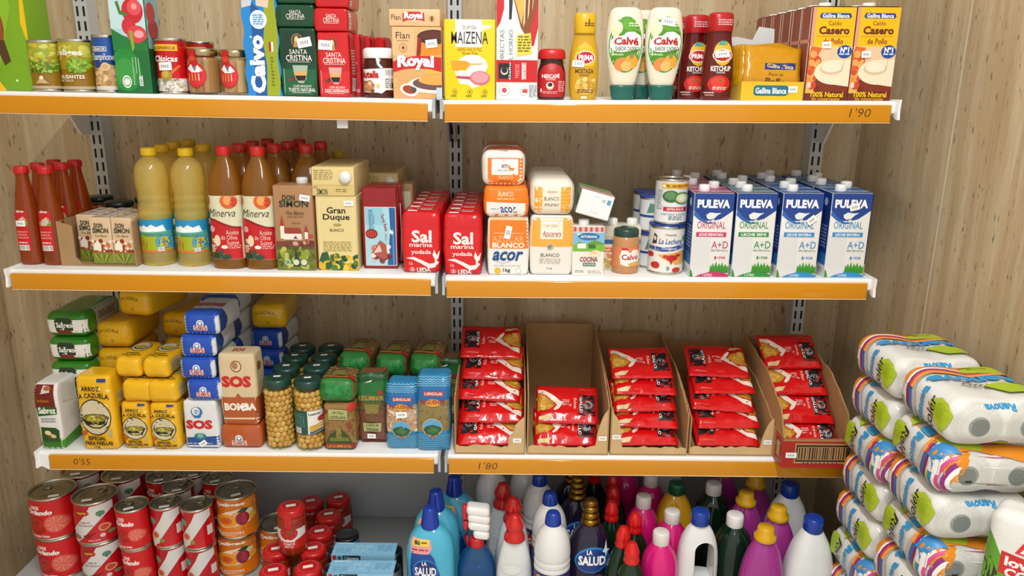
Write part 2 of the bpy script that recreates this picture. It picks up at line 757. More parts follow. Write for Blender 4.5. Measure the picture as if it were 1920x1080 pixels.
# slotted uprights
for i, x in enumerate((-1.151, -.160, .838)):
    m = M()
    m.box(-.018, .018, 0, .05, 0, 2.85, mat('#C3C8CA', 'steel'))
    dk = mat('#15181A', 'board')
    for j in range(76):
        z = .02 + j * .0372
        for s_ in (-1, 1):
            m.box(s_ * .0085 - .0028, s_ * .0085 + .0028, -.0006, .0, z, z + .0245, dk)
    o = m.build('slotted_upright', loc=(x, UPR, 0))
    tag(o, ('slotted grey steel upright rising behind the dark-lidded bean jars', 'slotted grey steel upright rising behind the joint of the two bays', 'slotted grey steel upright rising behind the milk cartons')[i], 'upright', 'slotted uprights')

# base unit
m = M()
m.box(-1.36, .836, D - .02, UPR - .001, DECK - .03, DECK, mat('#A7ACAE', 'steel'))
m.box(-1.36, .836, D - .02, D, 0, DECK - .03, mat('#A7ACAE', 'steel'))
root = tag(m.build('base_deck'), 'grey steel base deck carrying the cans and cleaning bottles', 'shelf')
for x0, x1, where in ((-1.132, -.179, 'behind the tomato sauce jars'), (-.141, .31, 'behind the bleach bottles'), (.315, .818, 'behind the yellow jug')):
    m = M()
    m.box((x0 - x1) / 2, (x1 - x0) / 2, 0, .0105, 0, .43, mat('#BCC2C6', 'steel'))
    tag(m.build('back_panel', loc=((x0 + x1) / 2, UPR - .0005, DECK + .0005)), 'flat grey steel back panel of the base unit, ' + where, 'panel', 'base unit back panels')

# a paper tag hanging under the top shelf, a small clear tag beside it
p = U(640, 238, D)
m = M()
m.box(-.012, .012, 0, .001, -.038, .0, mat('#E9EAF2', 'card'))
tag(m.build('paper_tag', loc=(p.x, D + .012, zs(1, p.x) - .028)), 'small blank white paper tag hanging under the orange strip of the top shelf', 'tag')


def fit(k, l, r, t, b=None, d=None):
    """pixel box of the front face of something standing on shelf k -> X centre, Y front, Z base, width, height"""
    xm = (l + r) / 2
    if d is None:
        Z = DECK if k == 4 else 1.0
        X = 0
        for _ in range(4):
            Z = zs(k, X)
            p = UZ(xm, b, Z)
            X = p.x
        Y = min(max(p.y, D + .006), D + .33)
    else:
        Y = D + d
    X = U(xm, 500, Y).x
    for _ in range(4):
        Z = zs(k, X)
        by = PJ(X, Y, Z)[1]
        X = U(xm, by, Y).x
    w = U(r, by, Y).x - U(l, by, Y).x
    h = U(xm, t, Y).z - Z
    return X, Y, Z, w, h


def pix(px, py, Y):
    return U(px, py, Y)

# ------------------------------------------------------------ product shapes
def solo(m, name, label, cat, loc, rz=0, group=None, rot=None):
    o = m.build(name, loc=loc, rot=rot if rot else (0, 0, rz))
    return tag(o, label, cat, group)


def carton(w, h, d, c, kind='card', r=.0025):
    m = M()
    m.rbox(-w / 2, w / 2, 0, d, 0, h, mat(c, kind), r=r, n=2)
    return m, Face(m, 'front', -w / 2, 0, w / 2, h)


def sideface(m, d, h, side='right'):
    return Face(m, side, 0, 0, d, h)


def can_mesh(w, h, c, kind='gloss', rim=.0035):
    R = w / 2
    m = M(curved=.006)
    tin = mat('#C9C5B8', 'tin')
    m.lathe([(0, .001), (R * .93, .001), (R * .99, 0), (R * .99, rim), (R * .965, rim * 1.6), (R * .965, h - rim * 1.6), (R * .99, h - rim), (R * .99, h), (R * .94, h), (R * .93, h - .004)],
            [tin] * 4 + [mat(c, kind)] + [tin] * 4, seg=44, cy=R)
    return m, Face(m, 'front', -R * .965, rim * 1.6, R * .965, h - rim * 1.6)


def can_lid(w, h, parent, tab=True, turn=0):
    R = w / 2
    m = M()
    tin = mat('#A8A28E', 'tin', .32)
    m.lathe([(R * .935, h - .0038), (R * .86, h - .0045), (R * .85, h - .0036), (R * .6, h - .0036), (R * .59, h - .0042), (0, h - .0042)], tin, seg=40, cy=R)
    o = m.build('lid', parent)
    if tab:
        t = M()
        ca, sa = math.cos(turn), math.sin(turn)
        pts = []
        for i in range(15):
            a = 2 * PI * i / 14
            x, y = .0095 * math.cos(a), .013 * math.sin(a)
            y += R * .42
            pts.append((x * ca - y * sa, R + x * sa + y * ca, h - .0022))
        t.sweep(pts, .0017, tin, seg=6, caps=False)
        y0 = R * .42
        pr = [(0, y0 + .010), (0, y0 + .022)]
        t.sweep([(x * ca - y * sa, R + x * sa + y * ca, h - .0022) for x, y in pr], .003, tin, seg=6)
        t.build('pull_tab', o)
    return o


def bottle(R, H, prof, c, kind='gloss', sx=1, sy=1, e=2.0, seg=36, cy=None, fn=None, curved=.007):
    """prof: radii and heights in fractions of R and H, bottom to top"""
    m = M(curved=curved)
    cy = R * sy if cy is None else cy
    P = smooth_prof([(r * R, z * H) for r, z in prof])
    m.lathe([(0, P[0][1])] + P + [(0, P[-1][1])], mat(c, kind), seg=seg, sx=sx, sy=sy, cy=cy, e=e, fn=fn)
    return m


def smooth_prof(P, k=1):
    for _ in range(k):
        Q = [P[0]]
        for a, b in zip(P[:-1], P[1:]):
            Q.append((a[0] * .75 + b[0] * .25, a[1] * .75 + b[1] * .25))
            Q.append((a[0] * .25 + b[0] * .75, a[1] * .25 + b[1] * .75))
        Q.append(P[-1])
        P = Q
    return P


def cap(R, z0, z1, c, cy, kind='plastic', taper=1.0, ridges=0, name='cap', parent=None, e=2, sx=1, sy=1):
    m = M()
    fn = None
    if ridges:
        def fn(p):
            a = math.atan2(p.y - cy, p.x)
            q = 1 - .035 * (0.5 + .5 * math.cos(a * ridges))
            return Vector((p.x * q, cy + (p.y - cy) * q, p.z))
    b = min(R * .25, (z1 - z0) * .3)
    m.lathe([(0, z0), (R * .97, z0), (R, z0 + b * .3), (R * taper, z1 - b), (R * taper - b * .35, z1 - b * .3), (R * taper - b, z1), (0, z1)], mat(c, kind), seg=72 if ridges else 28, cy=cy, fn=fn,
            e=e, sx=sx, sy=sy)
    return m.build(name, parent)


def bagfn(w, h, d, bulge=.12, crumple=.0025, seed=0, waist=.06, scale=26):
    """a filled paper or film bag standing at the origin: soft faces and crumpled film"""
    def f(p):
        u, v = p.x / (w / 2), (p.z / h) * 2 - 1
        t = (p.y - d / 2) / (d / 2)
        k = (1 - u * u * .8) * (1 - v * v)
        y = p.y + t * d * bulge * max(0, k)
        x = p.x * (1 + waist * (1 - v * v) - waist * .5)
        q = Vector((x * scale + seed * 7.3, y * scale, p.z * scale + seed))
        nz = lambda a: noise.noise(a) + .7 * (.45 - abs(noise.noise(a * 1.9 + Vector((4, 4, 4)))))
        n1, n2, n3 = nz(q), nz(q + Vector((31, 5, 9))), nz(q + Vector((3, 55, 17)))
        g = min(1, p.z / (h * .08))
        return Vector((x + crumple * n1, y + crumple * n2, max(0, p.z + crumple * .8 * n3 * g)))
    return f


def bag(w, h, d, c, kind='film', r=.012, bulge=.12, crumple=.0025, seed=0, curved=.008, fn2=None, mid=(7, 5, 10)):
    m = M(curved=curved)
    f0 = bagfn(w, h, d, bulge, crumple, seed)
    f = (lambda p: fn2(f0(p))) if fn2 else f0
    m.rbox(-w / 2, w / 2, 0, d, 0, h, mat(c, kind), r=r, n=3, mid=mid, fn=f)
    return m, Face(m, 'front', -w / 2, 0, w / 2, h)


# ============================================================ TOP SHELF
# tall tropical fruit carton at the edge
X, Y, Z, w, h = fit(1, -8, 67, -120, d=.05)
m, f = carton(w, h, .09, '#79A81E')
f.P([(0, 0), (.02, 0), (.66, .55), (.6, 1), (0, 1)], '#8CB92B')
f.P([(.72, 1), (.97, .8), (.86, .45), (.985, .3), (1, .3), (1, 1)], '#EFC012')
f.P([(.0, 0), (.0, .12), (.30, 0)], '#F1C114')
f.E(.22, .42, .22, .13, '#8A4A22'); f.E(.2, .45, .17, .09, '#B96A2C')
f.P([(.14, .33), (.34, .17), (.5, .2), (.4, .34)], '#4C3520')
f.E(.66, .74, .22, .12, '#FFF7E8'); f.E(.69, .78, .18, .10, '#9A5527'); f.E(.72, .8, .11, .07, '#6E3A1A')
f.E(.58, .07, .03, None, '#E6F2C8')
solo(m, 'juice_carton', 'tall lime green juice carton with coconuts, at the shelf end beside olive-brown tins', 'carton', (X, Y, Z))

# two vegetable tins with olive brown labels
for i, (l, r, t) in enumerate(((49, 107, 75), (106, 169, 73))):
    X, Y, Z, w, h = fit(1, l, r, t, d=.035)
    m, f = can_mesh(w, h, '#8F6B16')
    f.R(0, .42, 1, 1, '#A58A1C'); f.R(0, .7, 1, 1, '#A9A42A')
    f.blobs(.1, .62, .95, .97, ['#B8BE3C', '#D2CE62', '#8DAA2C', '#C8B53A'], 26, .09, seed=i + 2)
    f.blobs(.12 if i == 0 else .45, .36, .95, .62, ['#6E9C22', '#8BB737', '#4F7F19', '#9CC44A'], 60, .05, seed=i + 5)
    f.R(0, 0, 1, .07, '#B9A98A')
    if i == 0:
        f.P([(.38, .12), (.75, .12), (.6, .24), (.5, .24)], '#C2A773'); f.E(.56, .25, .06, None, '#E8E0C8')
    else:
        f.E(.13, .76, .07, None, '#E9DCC8'); f.E(.13, .76, .04, None, '#C97C3A')
        f.T('eliges', .53, .76, .62, .16, '#F5F2E6', bold=.03)
        f.T('GUISANTES', .5, .27, .66, .08, '#F0E8D2', bold=.03); f.T('MUY TIERNOS', .36, .19, .4, .05, '#E2D6B6')
    o = solo(m, 'food_can', ['small olive-brown tin of peas without lettering, beside the lime green carton', 'small olive-brown pea tin with white lettering, beside the blue mushroom tin'][i], 'can', (X, Y, Z), group='pea tins on the top shelf')
    can_lid(w, h, o, turn=i)

# blue mushroom tin
X, Y, Z, w, h = fit(1, 173, 221, 65, d=.035)
m, f = can_mesh(w, h, '#123E86')
f.R(0, .62, 1, 1, '#184F9E')
f.P([(0, .08), (1, .08), (1, .46), (.75, .5), (.3, .42), (0, .48)], '#C39A63')
f.P([(0, .08), (.3, .08), (.28, .42), (0, .46)], '#A8602C')
f.blobs(.12, .12, .95, .42, ['#D9B988', '#C29B66', '#E3CBA0', '#A77C4A'], 26, .10, seed=4)
f.E(.62, .45, .16, None, '#E0C597'); f.E(.62, .45, .11, None, '#CBA873')
f.R(0, 0, 1, .08, '#D7D2C6')
f.R(.18, .735, .72, .83, '#EAEDF4'); f.R(.2, .745, .7, .82, '#23345E'); f.T('CIDACOS', .45, .782, .44, .055, '#FFFFFF', bold=.03)
f.T('Champiñones', .54, .62, .9, .17, '#EDF2FA', shear=.2, bold=.005)
o = solo(m, 'food_can', 'slim blue tin of mushrooms beside the tall green pepper carton', 'can', (X, Y, Z))
can_lid(w, h, o)

# tall green pepper carton
X, Y, Z, w, h = fit(1, 222, 287, -30, d=.03)
m, f = carton(w, h, .062, '#136B33')
f.R(0, .52, 1, 1, '#A9D3DE'); f.R(0, .60, 1, 1, '#BFE0E6')
f.P([(0, .6), (.3, .54), (.7, .49), (1, .46), (1, .4), (0, .4)], '#1C7A3C')
f.E(.3, .22, .45, .2, '#1F8A3A', n=28); f.E(.28, .2, .3, .13, '#3A9A45')
f.E(.66, .76, .30, .115, '#C62630'); f.E(.72, .79, .2, .07, '#E0505A'); f.E(.72, .80, .08, .03, '#F09AA0')
f.E(.52, .62, .2, .08, '#CC2D38'); f.E(.72, .55, .28, .08, '#D8434E'); f.E(.78, .55, .14, .035, '#F0A6A8'); f.P([(.62, .92), (.95, .92), (.97, 1), (.6, 1)], '#E77C83')
f.P([(.2, .84), (.28, .85), (.34, .76), (.5, .74), (.52, .71), (.28, .73)], '#4B7A33')
f.P([(.5, .58), (.6, .58), (.62, .43), (.55, .38)], '#8FA73B'); f.R(0, .97, .22, 1, '#123A22')
f.E(.3, .11, .13, .06, '#EAF3EA'); f.E(.3, .11, .1, .045, '#0F5A2B'); f.E(.3, .11, .085, .036, '#EAF3EA')
f.T('Pimientorrojo', .52, .21, .75, .06, '#DCE9DC', rot=PI / 2, bold=.0)
f.R(.6, .19, .615, .34, '#CFE3CF'); f.R(.68, .17, .695, .33, '#CFE3CF'); f.bars(.66, .07, .76, .17, n=8, horiz=True)
g = sideface(m, .062, h)
g.R(0, 0, 1, .42, '#0D4A25'); g.R(0, .42, 1, 1, '#7FB0B8'); g.E(.5, .6, .4, .1, '#A02730'); g.E(.4, .75, .35, .1, '#B83540'); g.E(.6, .1, .2, .04, '#D6E6D6')
solo(m, 'vegetable_carton', 'tall green and pale blue carton printed with red peppers', 'carton', (X, Y, Z))

# red olive tins
for i, (l, r, t, dd) in enumerate(((288, 345, 71, .03), (344, 398, 77, .13))):
    X, Y, Z, w, h = fit(1, l, r, t, d=dd)
    m, f = can_mesh(w, h, '#C41119')
    f.R(0, 0, 1, .26, '#DAD6CC'); f.blobs(.04, .02, .96, .24, ['#A9A99A', '#F2F0E8', '#8C8F80', '#C9B98C'], 44, .045, seed=8)
    f.R(0, .92, 1, 1, '#A50E16')
    f.R(.05, .80, .86, .93, '#E9B31D'); f.T('LA ESPAÑOLA', .455, .865, .7, .075, '#7A3A12', bold=.03)
    f.T('Clásicas', .48, .65, .72, .12, '#FFFFFF', bold=.02, shear=.15)
    f.E(.48, .32, .18, None, '#A38A2A'); f.E(.46, .34, .11, None, '#C4AC48'); f.P([(.6, .38), (.66, .34), (.9, .5), (.86, .53)], '#E0622A')
    o = solo(m, 'food_can', ['red tin of olives with a yellow name band and white price sticker', 'red tin of olives half hidden behind a jar with a red fork label'][i], 'can', (X, Y, Z), group='red olive tins')
    can_lid(w, h, o, tab=False)
    if i == 0:
        sticker(f, .47, .5, .026, .017, rot=.04, parent=o)

# two glass jars of fish fillets with red fork labels
JARG = mat('#E9EEE6', 'clear')


def fish_jar(w, h, seed):
    R = w / 2
    root = thing('glass_jar', '', 'jar')
    m = M()
    m.lathe(smooth_prof([(R * .9, .001), (R, .006), (R, h * .72), (R * .98, h * .79), (R * .9, h * .83), (R * .9, h * .86)]), JARG, seg=36, cy=R)
    m.build('glass_body', root)
    m = M(curved=.008)
    m.lathe([(0, .003), (R * .9, .004), (R * .94, .01), (R * .94, h * .74), (R * .86, h * .8), (0, h * .8)], mat('#C08F63', 'gloss'), seg=32, cy=R)
    ff = Face(m, 'front', -R, 0, R, h)
    rd = random.Random(seed)
    u = .02
    while u < .98:
        e = u + rd.uniform(.06, .15)
        ff.P([(u, .02), (e, .02), (e + .03, .76), (u + .03, .76)], rd.choice(['#CFA173', '#B98254', '#D9B183', '#A46D45', '#C6946A']))
        u = e
    m.build('fish_fillets', root)
    cap(R * .97, h * .835, h, '#B8A57E', R, kind='tin', name='lid', parent=root)
    m = M(curved=.006)
    m.lathe([(R * 1.004, .004), (R * 1.004, h * .8), (R * .99, h * .83), (R * .99, h * .985)], mat('#000000'), seg=36, cy=R)
    f = Face(m, 'front', -R, 0, R, h)
    n0 = len(m.f)
    f.E(.40, .42, .33, .27, '#BE1E24'); f.E(.40, .42, .29, .235, '#D12C30'); f.P([(.26, .6), (.54, .6), (.45, .8), (.45, .97), (.23, .97), (.23, .8)], '#C0151D')
    f.E(.34, .78, .10, .06, '#D8452E'); f.P([(.16, .56), (.3, .66), (.4, .55), (.5, .64), (.64, .52), (.5, .48), (.3, .48)], '#EDEDF0')
    f.R(.2, .3, .23, .46, '#E3A25A'); f.R(.3, .3, .33, .46, '#E3A25A'); f.R(.4, .3, .43, .46, '#E3A25A'); f.R(.5, .3, .53, .46, '#F4D9C4'); f.P([(.33, .62), (.42, .5), (.46, .62)], '#6E6F86')
    m.f, m.mi, m.sm = m.f[n0:], m.mi[n0:], m.sm[n0:]
    m.build('red_label', root)
    return root


for i, (l, r, t) in enumerate(((344, 406, 90), (408, 464, 92))):
    X, Y, Z, w, h = fit(1, l, r, t, d=.03)
    o = fish_jar(w, h, 3 + i)
    o.location = (X, Y, Z)
    tag(o, ['glass jar of fish fillets with red fork label, standing before a red tin', 'glass jar of fish fillets with red fork label, beside the blue tuna pack'][i], 'jar', 'fish fillet jars')

# blue and olive tuna pack, wavy outline
X, Y, Z, w, h = fit(1, 465, 532, -45, d=.03)
m = M()
n = 22
L_ = [(-w / 2 + .0022 * math.sin(i * 1.15), h * i / n) for i in range(n + 1)]
R_ = [(w / 2 - .004 + .0028 * math.sin(i * 1.15 + 2.2), h * i / n) for i in range(n + 1)]
m.prism(L_ + R_[::-1], 0, .075, mat('#1B86D2', 'card'))
f = Face(m, 'front', -w / 2, 0, w / 2, h)
f.P([(.24, 0), (.54, 0), (.58, .25), (.54, .42), (.6, .6), (.5, .72), (.24, .8)], '#14569E')
f.P([(.55, 0), (.9, 0), (.945, .12), (.9, .3), (.95, .5), (.9, .75), (.9, 1), (.62, 1), (.6, .62), (.53, .45), (.6, .25)], '#97A51D')
f.T('Calvo', .33, .27, 1.55, .42, '#FFFFFF', rot=PI / 2, bold=.05)
f.E(.44, .645, .23, .078, '#F4F8FC'); f.E(.44, .645, .19, .066, '#CFE3F3'); f.lines(.3, .6, .58, .69, 5, '#5E8FB8')
f.E(.2, .5, .03, None, '#C9E4F6')
f.R(.68, .38, .8, .46, '#B4201E'); f.R(.74, .38, .8, .46, '#EFEFE6'); f.lines(.7, .08, .78, .34, 9, '#6C7414')
f.P([(0, .74), (.26, .76), (.42, 1), (.05, 1)], '#C7CDD8'); f.P([(.4, .76), (.72, .74), (.78, .86), (.7, 1), (.42, 1)], '#DDC9B8')
solo(m, 'tuna_pack', 'tall blue and olive card sleeve of tuna tins with upright white lettering', 'pack', (X, Y, Z))

# coffee bricks
def coffee(w, h, d, dark, seed, kind='film'):
    c = '#0E4326' if dark else '#C4141C'
    m, f = bag(w, h, d, c, 'film', r=.005, bulge=.02, crumple=.0012, seed=seed, curved=.012, mid=(5, 4, 7))
    return m, f


def coffee_front(f, dark):
    lo, hi = ('#0A3320', '#15603A') if dark else ('#A80F18', '#D2232A')
    f.R(.06, .02, .97, .4, hi); f.R(.1, .5, .95, .96, lo if dark else '#CB161D')
    f.E(.5, .82, .16, .10, '#7C6A48' if dark else '#A23A2C'); f.E(.5, .815, .12, .085, '#3B3020' if dark else '#8A1F1A'); f.E(.49, .81, .065, .075, '#E0B877'); f.P([(.4, .72), (.58, .72), (.56, .8), (.43, .8)], '#B98A4A')
    f.T('SANTA', .52, .655, .48, .07, '#F4F2EC', bold=.0); f.T('CRISTINA', .53, .565, .7, .085, '#F4F2EC', bold=.005); f.R(.22, .505, .84, .512, '#D8D2C6')
    f.P([(.34, .46), (.76, .46), (.7, .26), (.62, .2), (.5, .2), (.4, .26)], '#9FB8A6' if dark else '#E3A49C')
    f.P([(.37, .37), (.73, .37), (.7, .3), (.4, .3)], '#D8A868'); f.P([(.4, .31), (.7, .31), (.66, .235), (.45, .235)], '#2A130B')
    f.E(.28, .25, .06, .03, '#7A3A20'); f.E(.36, .27, .05, .03, '#6A2C16')
    f.R(.1, .06, .11, .42, '#C9D6CC' if dark else '#F0C0BC')
    f.T('CAFE MOLIDO', .58, .155, .5, .035, '#E6E0D4'); f.T('TUESTE NATURAL' if dark else 'DESCAFEINADO', .57, .1, .74, .055, '#F6F4F0', bold=.01); f.R(.3, .055, .8, .062, '#D8D2C6')


def coffee_end(f, dark):
    f.T('SANTA', .52, .66, .3, .17, '#E9E6DE', bold=0); f.T('CRISTINA', .52, .48, .48, .2, '#E9E6DE', bold=.0); f.R(.3, .34, .74, .36, '#D0CCC2')


for dark, (l, r, t), (l2, r2, t2, b2), rows in ((True, (529, 597, 52), (519, 592, 8, 51), 2), (False, (599, 658, 60), (595, 668, 16, 60), 3)):
    X, Y, Z, w, h = fit(1, l, r, t, d=.03)
    m, f = coffee(w, h, .062, dark, 3 + dark)
    coffee_front(f, dark)
    if not dark:
        g = sideface(m, .062, h)
        g.R(.05, 0, .95, 1, '#B0121A'); g.lines(.2, .35, .8, .75, 9, '#E4B0AC'); g.bars(.2, .1, .8, .3, n=9)
    nm = 'green' if dark else 'red'
    o = solo(m, 'coffee_pack', 'upright %s vacuum brick of ground coffee with a tilted white price sticker' % nm, 'coffee pack', (X, Y, Z), group=nm + ' coffee bricks')
    sticker(f, .7 if dark else .28, .79 if dark else .8, .03, .02, rot=.2 if dark else -.05, parent=o)
    # lying on top, end towards the shop
    w2, h2 = w * 1.04, U(550, t2, Y).z - U(550, b2, Y).z
    m2, f2 = coffee(w2, h2, .115, dark, 6)
    coffee_end(f2, dark)
    if not dark:
        g = sideface(m2, .115, h2)
        g.bars(.06, .1, .28, .9, n=8, horiz=True)
    m2.f = m2.f
    z2 = Z + h + .001
    top = solo(m2, 'coffee_pack', 'lower of the %s coffee bricks lying on the upright %s brick' % (nm, nm), 'coffee pack', (X - .002, Y, z2), group=nm + ' coffee bricks')
    dup(top, 'upper of the %s coffee bricks lying above the upright %s brick' % (nm, nm), (X + .001, Y + .004, z2 + h2 + .001), group=nm + ' coffee bricks')
    # upright ones behind
    x, y = X, Y
    for j in range(2):
        x, y = X + (.004 if dark else .012) * (j + 1), Y + .066 * (j + 1)
        dup(o, '%s coffee brick standing %s behind the stickered one' % (nm, ('directly', 'second')[j]), (x, y, zs(1, x)), group=nm + ' coffee bricks', skip=('price_sticker',))
    if not dark:
        X5, Y5, Z5, w5, h5 = fit(1, 668, 712, 70, d=.22)
        dup(o, 'red coffee brick at the back, showing over the hazelnut spread jar', (X5 + .01, Y5, zs(1, X5)), group='red coffee bricks', skip=('price_sticker',), rz=-.12)

# hazelnut spread jar
X, Y, Z, w, h = fit(1, 678, 739, 89, d=.03)
R = w / 2
root = thing('spread_jar', 'squat jar of brown chocolate spread with white lid and red lettering', 'jar', (X, Y, Z))
m = M(curved=.006)
m.lathe(smooth_prof([(R * .88, 0), (R * .96, .004), (R * .97, h * .16), (R * .99, h * .2), (R, h * .55), (R * .97, h * .6), (R * .95, h * .72), (R * .88, h * .79), (R * .86, h * .8)]), mat('#4A1F12', 'gloss'), seg=40, cy=R)
m.build('glass_body', root)
mm = M(curved=.006)
mm.lathe([(R * .975, .0), (R * .985, h * .16), (R * 1.005, h * .21), (R * 1.01, h * .55), (R * .97, h * .605)], mat('#000000'), seg=40, cy=R)
f = Face(mm, 'front', -R, 0, R, h)
n0 = len(mm.f)
f.P([(.02, .11), (.5, .11), (.62, .09), (.75, .16), (.98, .16), (.98, .6), (.02, .57)], '#EFEDEA')
f.P([(.02, .12), (.35, .12), (.42, .26), (.3, .36), (.1, .33), (.02, .36)], '#A8643A'); f.blobs(.04, .14, .36, .3, ['#C98A5A', '#8A4A2A', '#E3C6A4'], 16, .06, seed=3)
f.T('Nutella', .24, .47, .62, .15, '#B5161E', bold=.045)
f.bars(.73, .44, .94, .58, n=9); f.lines(.73, .2, .93, .4, 5, '#8A8A88'); f.E(.52, .24, .05, .04, '#D8C24A'); f.R(.9, .2, .95, .3, '#33302E')
mm.f, mm.mi, mm.sm = mm.f[n0:], mm.mi[n0:], mm.sm[n0:]
mm.build('paper_label', root)
cap(R * 1.0, h * .79, h, '#F4F4F3', R, ridges=0, name='lid', parent=root)
m = M()
m.prism([(-.002, h * .8), (.005, h * .8), (.006, h * .68), (.014, h * .6), (.008, h * .59), (.001, h * .66)], -.0012, .002, mat('#F4F4F3'))
m.build('tamper_seal', root)

# flan boxes
FL = '#D9A86E'
X, Y, Z, w, h = fit(1, 738, 829, 50, d=.025)
m, f = carton(w, h, .045, FL)
f.R(0, 0, 1, .25, '#D6A26A'); f.R(0, .6, .45, 1, '#E0B684')
f.P([(.5, .45), (1, .45), (1, .96), (.62, .93), (.52, .8)], '#E88B20'); f.P([(.66, .35), (1, .35), (1, .62), (.78, .6), (.68, .48)], '#F2B046')
f.E(.84, .86, .33, .10, '#3B1A12', n=28); f.E(.82, .88, .26, .06, '#5A2A1A'); f.P([(.52, .87), (.6, .84), (.58, .64), (.5, .5), (.49, .62)], '#8E2414')
f.E(.85, .2, .55, .12, '#E9E2DA', n=30); f.E(.86, .22, .46, .095, '#6A4A48', n=30); f.E(.9, .265, .38, .07, '#E2A64C'); f.R(.0, .16, .12, .3, FL)
f.P([(0, .37), (.25, .42), (.5, .43), (.75, .42), (1, .38), (1, .58), (.75, .6), (.5, .6), (.25, .57), (0, .52)], '#C3161F')
f.T('Royal', .47, .495, .74, .21, '#FFFFFF', bold=.05, arc=.02)
f.T('Flan', .22, .88, .28, .09, '#3A1F14', bold=.0); f.R(.1, .805, .34, .81, '#5A3A28'); f.E(.22, .71, .09, None, '#B98A5A'); f.E(.22, .71, .078, None, FL); f.T('4', .22, .71, .06, .055, '#3A1F14')
f.E(.33, .125, .19, .085, '#F3ECE2', rot=-.25); f.E(.33, .13, .14, .058, '#A03A24', rot=-.25); f.E(.42, .125, .06, .04, '#4A4A48')
o = solo(m, 'dessert_box', 'upright tan box of flan mix with caramel pudding picture', 'box', (X, Y, Z), group='flan boxes')
sticker(f, .8, .77, .025, .017, rot=.12, parent=o)
w2 = U(827, 40, Y).x - U(731, 40, Y).x
h2 = U(780, 17.5, Y).z - U(780, 50, Y).z
m, f = carton(w2, h2, .13, '#E2B98A')
f.T('Flan', .14, .52, .18, .3, '#3A1F14', bold=0); f.P([(.27, .25), (.37, .38), (.6, .38), (.70, .3), (.69, .8), (.58, .84), (.37, .84), (.27, .76)], '#C3161F'); f.T('Royal', .48, .58, .36, .5, '#FFFFFF', bold=.05)
f.E(.84, .45, .06, None, '#C9965C'); f.T('8', .84, .45, .045, .28, '#3A1F14', bold=.03)
solo(m, 'dessert_box', 'tan flan box lying flat on top of the upright flan box', 'box', (X - .004, Y, Z + h + .0006), group='flan boxes')
p = U(823, 176, D)
m = M()
m.box(-.006, .006, 0, .0012, 0, .026, mat('#BFD3E2', 'gloss'))
solo(m, 'strip_clip', 'small clear plastic clip standing on the top shelf joint before the flan box', 'clip', (p.x, D + .008, zs(1, p.x)))

# cornflour box
X, Y, Z, w, h = fit(1, 834, 928, 36, d=.025)
m, f = carton(w, h, .05, '#F1CC04')
f.R(.22, .66, .74, 1, '#F4F3EF'); f.P([(.74, .86), (.92, .9), (.93, .93), (.74, .93)], '#F2EDD8')
f.E(.55, .43, .3, .135, '#F8F5E6', n=30); f.P([(.28, .3), (.55, .14), (.7, .18), (.4, .4)], '#FBF3C4')
f.P([(.12, .49), (.42, .49), (.52, .455), (.75, .46), (.75, .445), (.52, .44), (.42, .37), (.17, .37)], '#E79C1E')
f.P([(.2, .36), (.5, .36), (.62, .34), (.62, .18), (.3, .2)], '#FAF2DE')
f.P([(.24, .3), (.5, .295), (.55, .275), (.5, .255), (.24, .27)], '#B04860'); f.E(.7, .275, .2, .09, '#C86A80', n=28); f.E(.7, .285, .17, .07, '#DB98A2', n=28)
f.T('MAIZENA', .5, .775, .72, .15, '#2A2622', bold=.004); f.T('DURYEA', .5, .9, .27, .05, '#8A8478'); f.T('HARINA FINA DE MAIZ', .5, .63, .48, .045, '#8A6A08', bold=0); f.T('Gluten Free', .5, .585, .3, .03, '#8A6A08')
for cu in (.2, .5, .8):
    f.E(cu, .1, .05, None, '#6A5A10'); f.E(cu, .1, .041, None, '#F1CC04'); f.E(cu, .1, .02, None, '#6A5A10'); f.lines(cu - .08, .035, cu + .08, .06, 2, '#8A7410')
o = solo(m, 'cornflour_box', 'bright yellow cornflour box with pink and orange spoons', 'box', (X, Y, Z))

# pasta sheet box, turned upright
X, Y, Z, w, h = fit(1, 930, 1007, -60, d=.025)
m, f = carton(w, h, .035, '#DDE3E6')
f.R(0, .82, 1, 1, '#C61D22'); f.P([(.0, .55), (.0, .83), (.18, .83), (.18, .7), (.1, .6)], '#C61D22'); f.P([(.7, .42), (.9, .42), (1, .56), (1, .86), (.55, .86)], '#C8252A')
f.P([(.3, .62), (.36, .62), (.42, .95), (.3, .95)], '#2E2E32')
f.P([(.55, .98), (.98, .98), (.98, .74), (.75, .47), (.58, .56), (.4, .78), (.44, .92)], '#8A4A22'); f.P([(.46, .93), (.72, .96), (.66, .72), (.6, .58), (.44, .76)], '#E0B055')
for i in range(5):
    f.P([(.66 + .06 * i, .95), (.70 + .06 * i, .95), (.68 + .045 * i, .6 + .03 * i), (.64 + .05 * i, .56 + .03 * i)], ['#E8CFA0', '#7A3418'][i % 2])
f.P([(.48, .50), (.82, .52), (.86, .36), (.5, .34)], '#E2D24A'); f.lines(.52, .37, .82, .5, 6, '#6E6418')
f.T('DIRECTAS', .14, .41, .78, .1, '#6E7A80', rot=PI / 2, bold=-.01); f.T('AL HORNO', .35, .41, .78, .1, '#6E7A80', rot=PI / 2, bold=-.01)
f.R(0, .14, 1, .31, '#C4161C'); f.R(.06, .165, .38, .285, '#1F1D1F'); f.E(.2, .225, .09, None, '#C9C9C9'); f.E(.2, .232, .07, None, '#1F1D1F'); f.T('Gallo', .33, .225, .4, .05, '#FFFFFF', rot=PI / 2)
f.R(.62, .16, .72, .29, '#F2F2F2'); f.T('cuece', .68, .225, .4, .055, '#C4161C', rot=PI / 2); f.lines(.46, .17, .56, .28, 7, '#E88'.replace('#E88', '#E58A8C'))
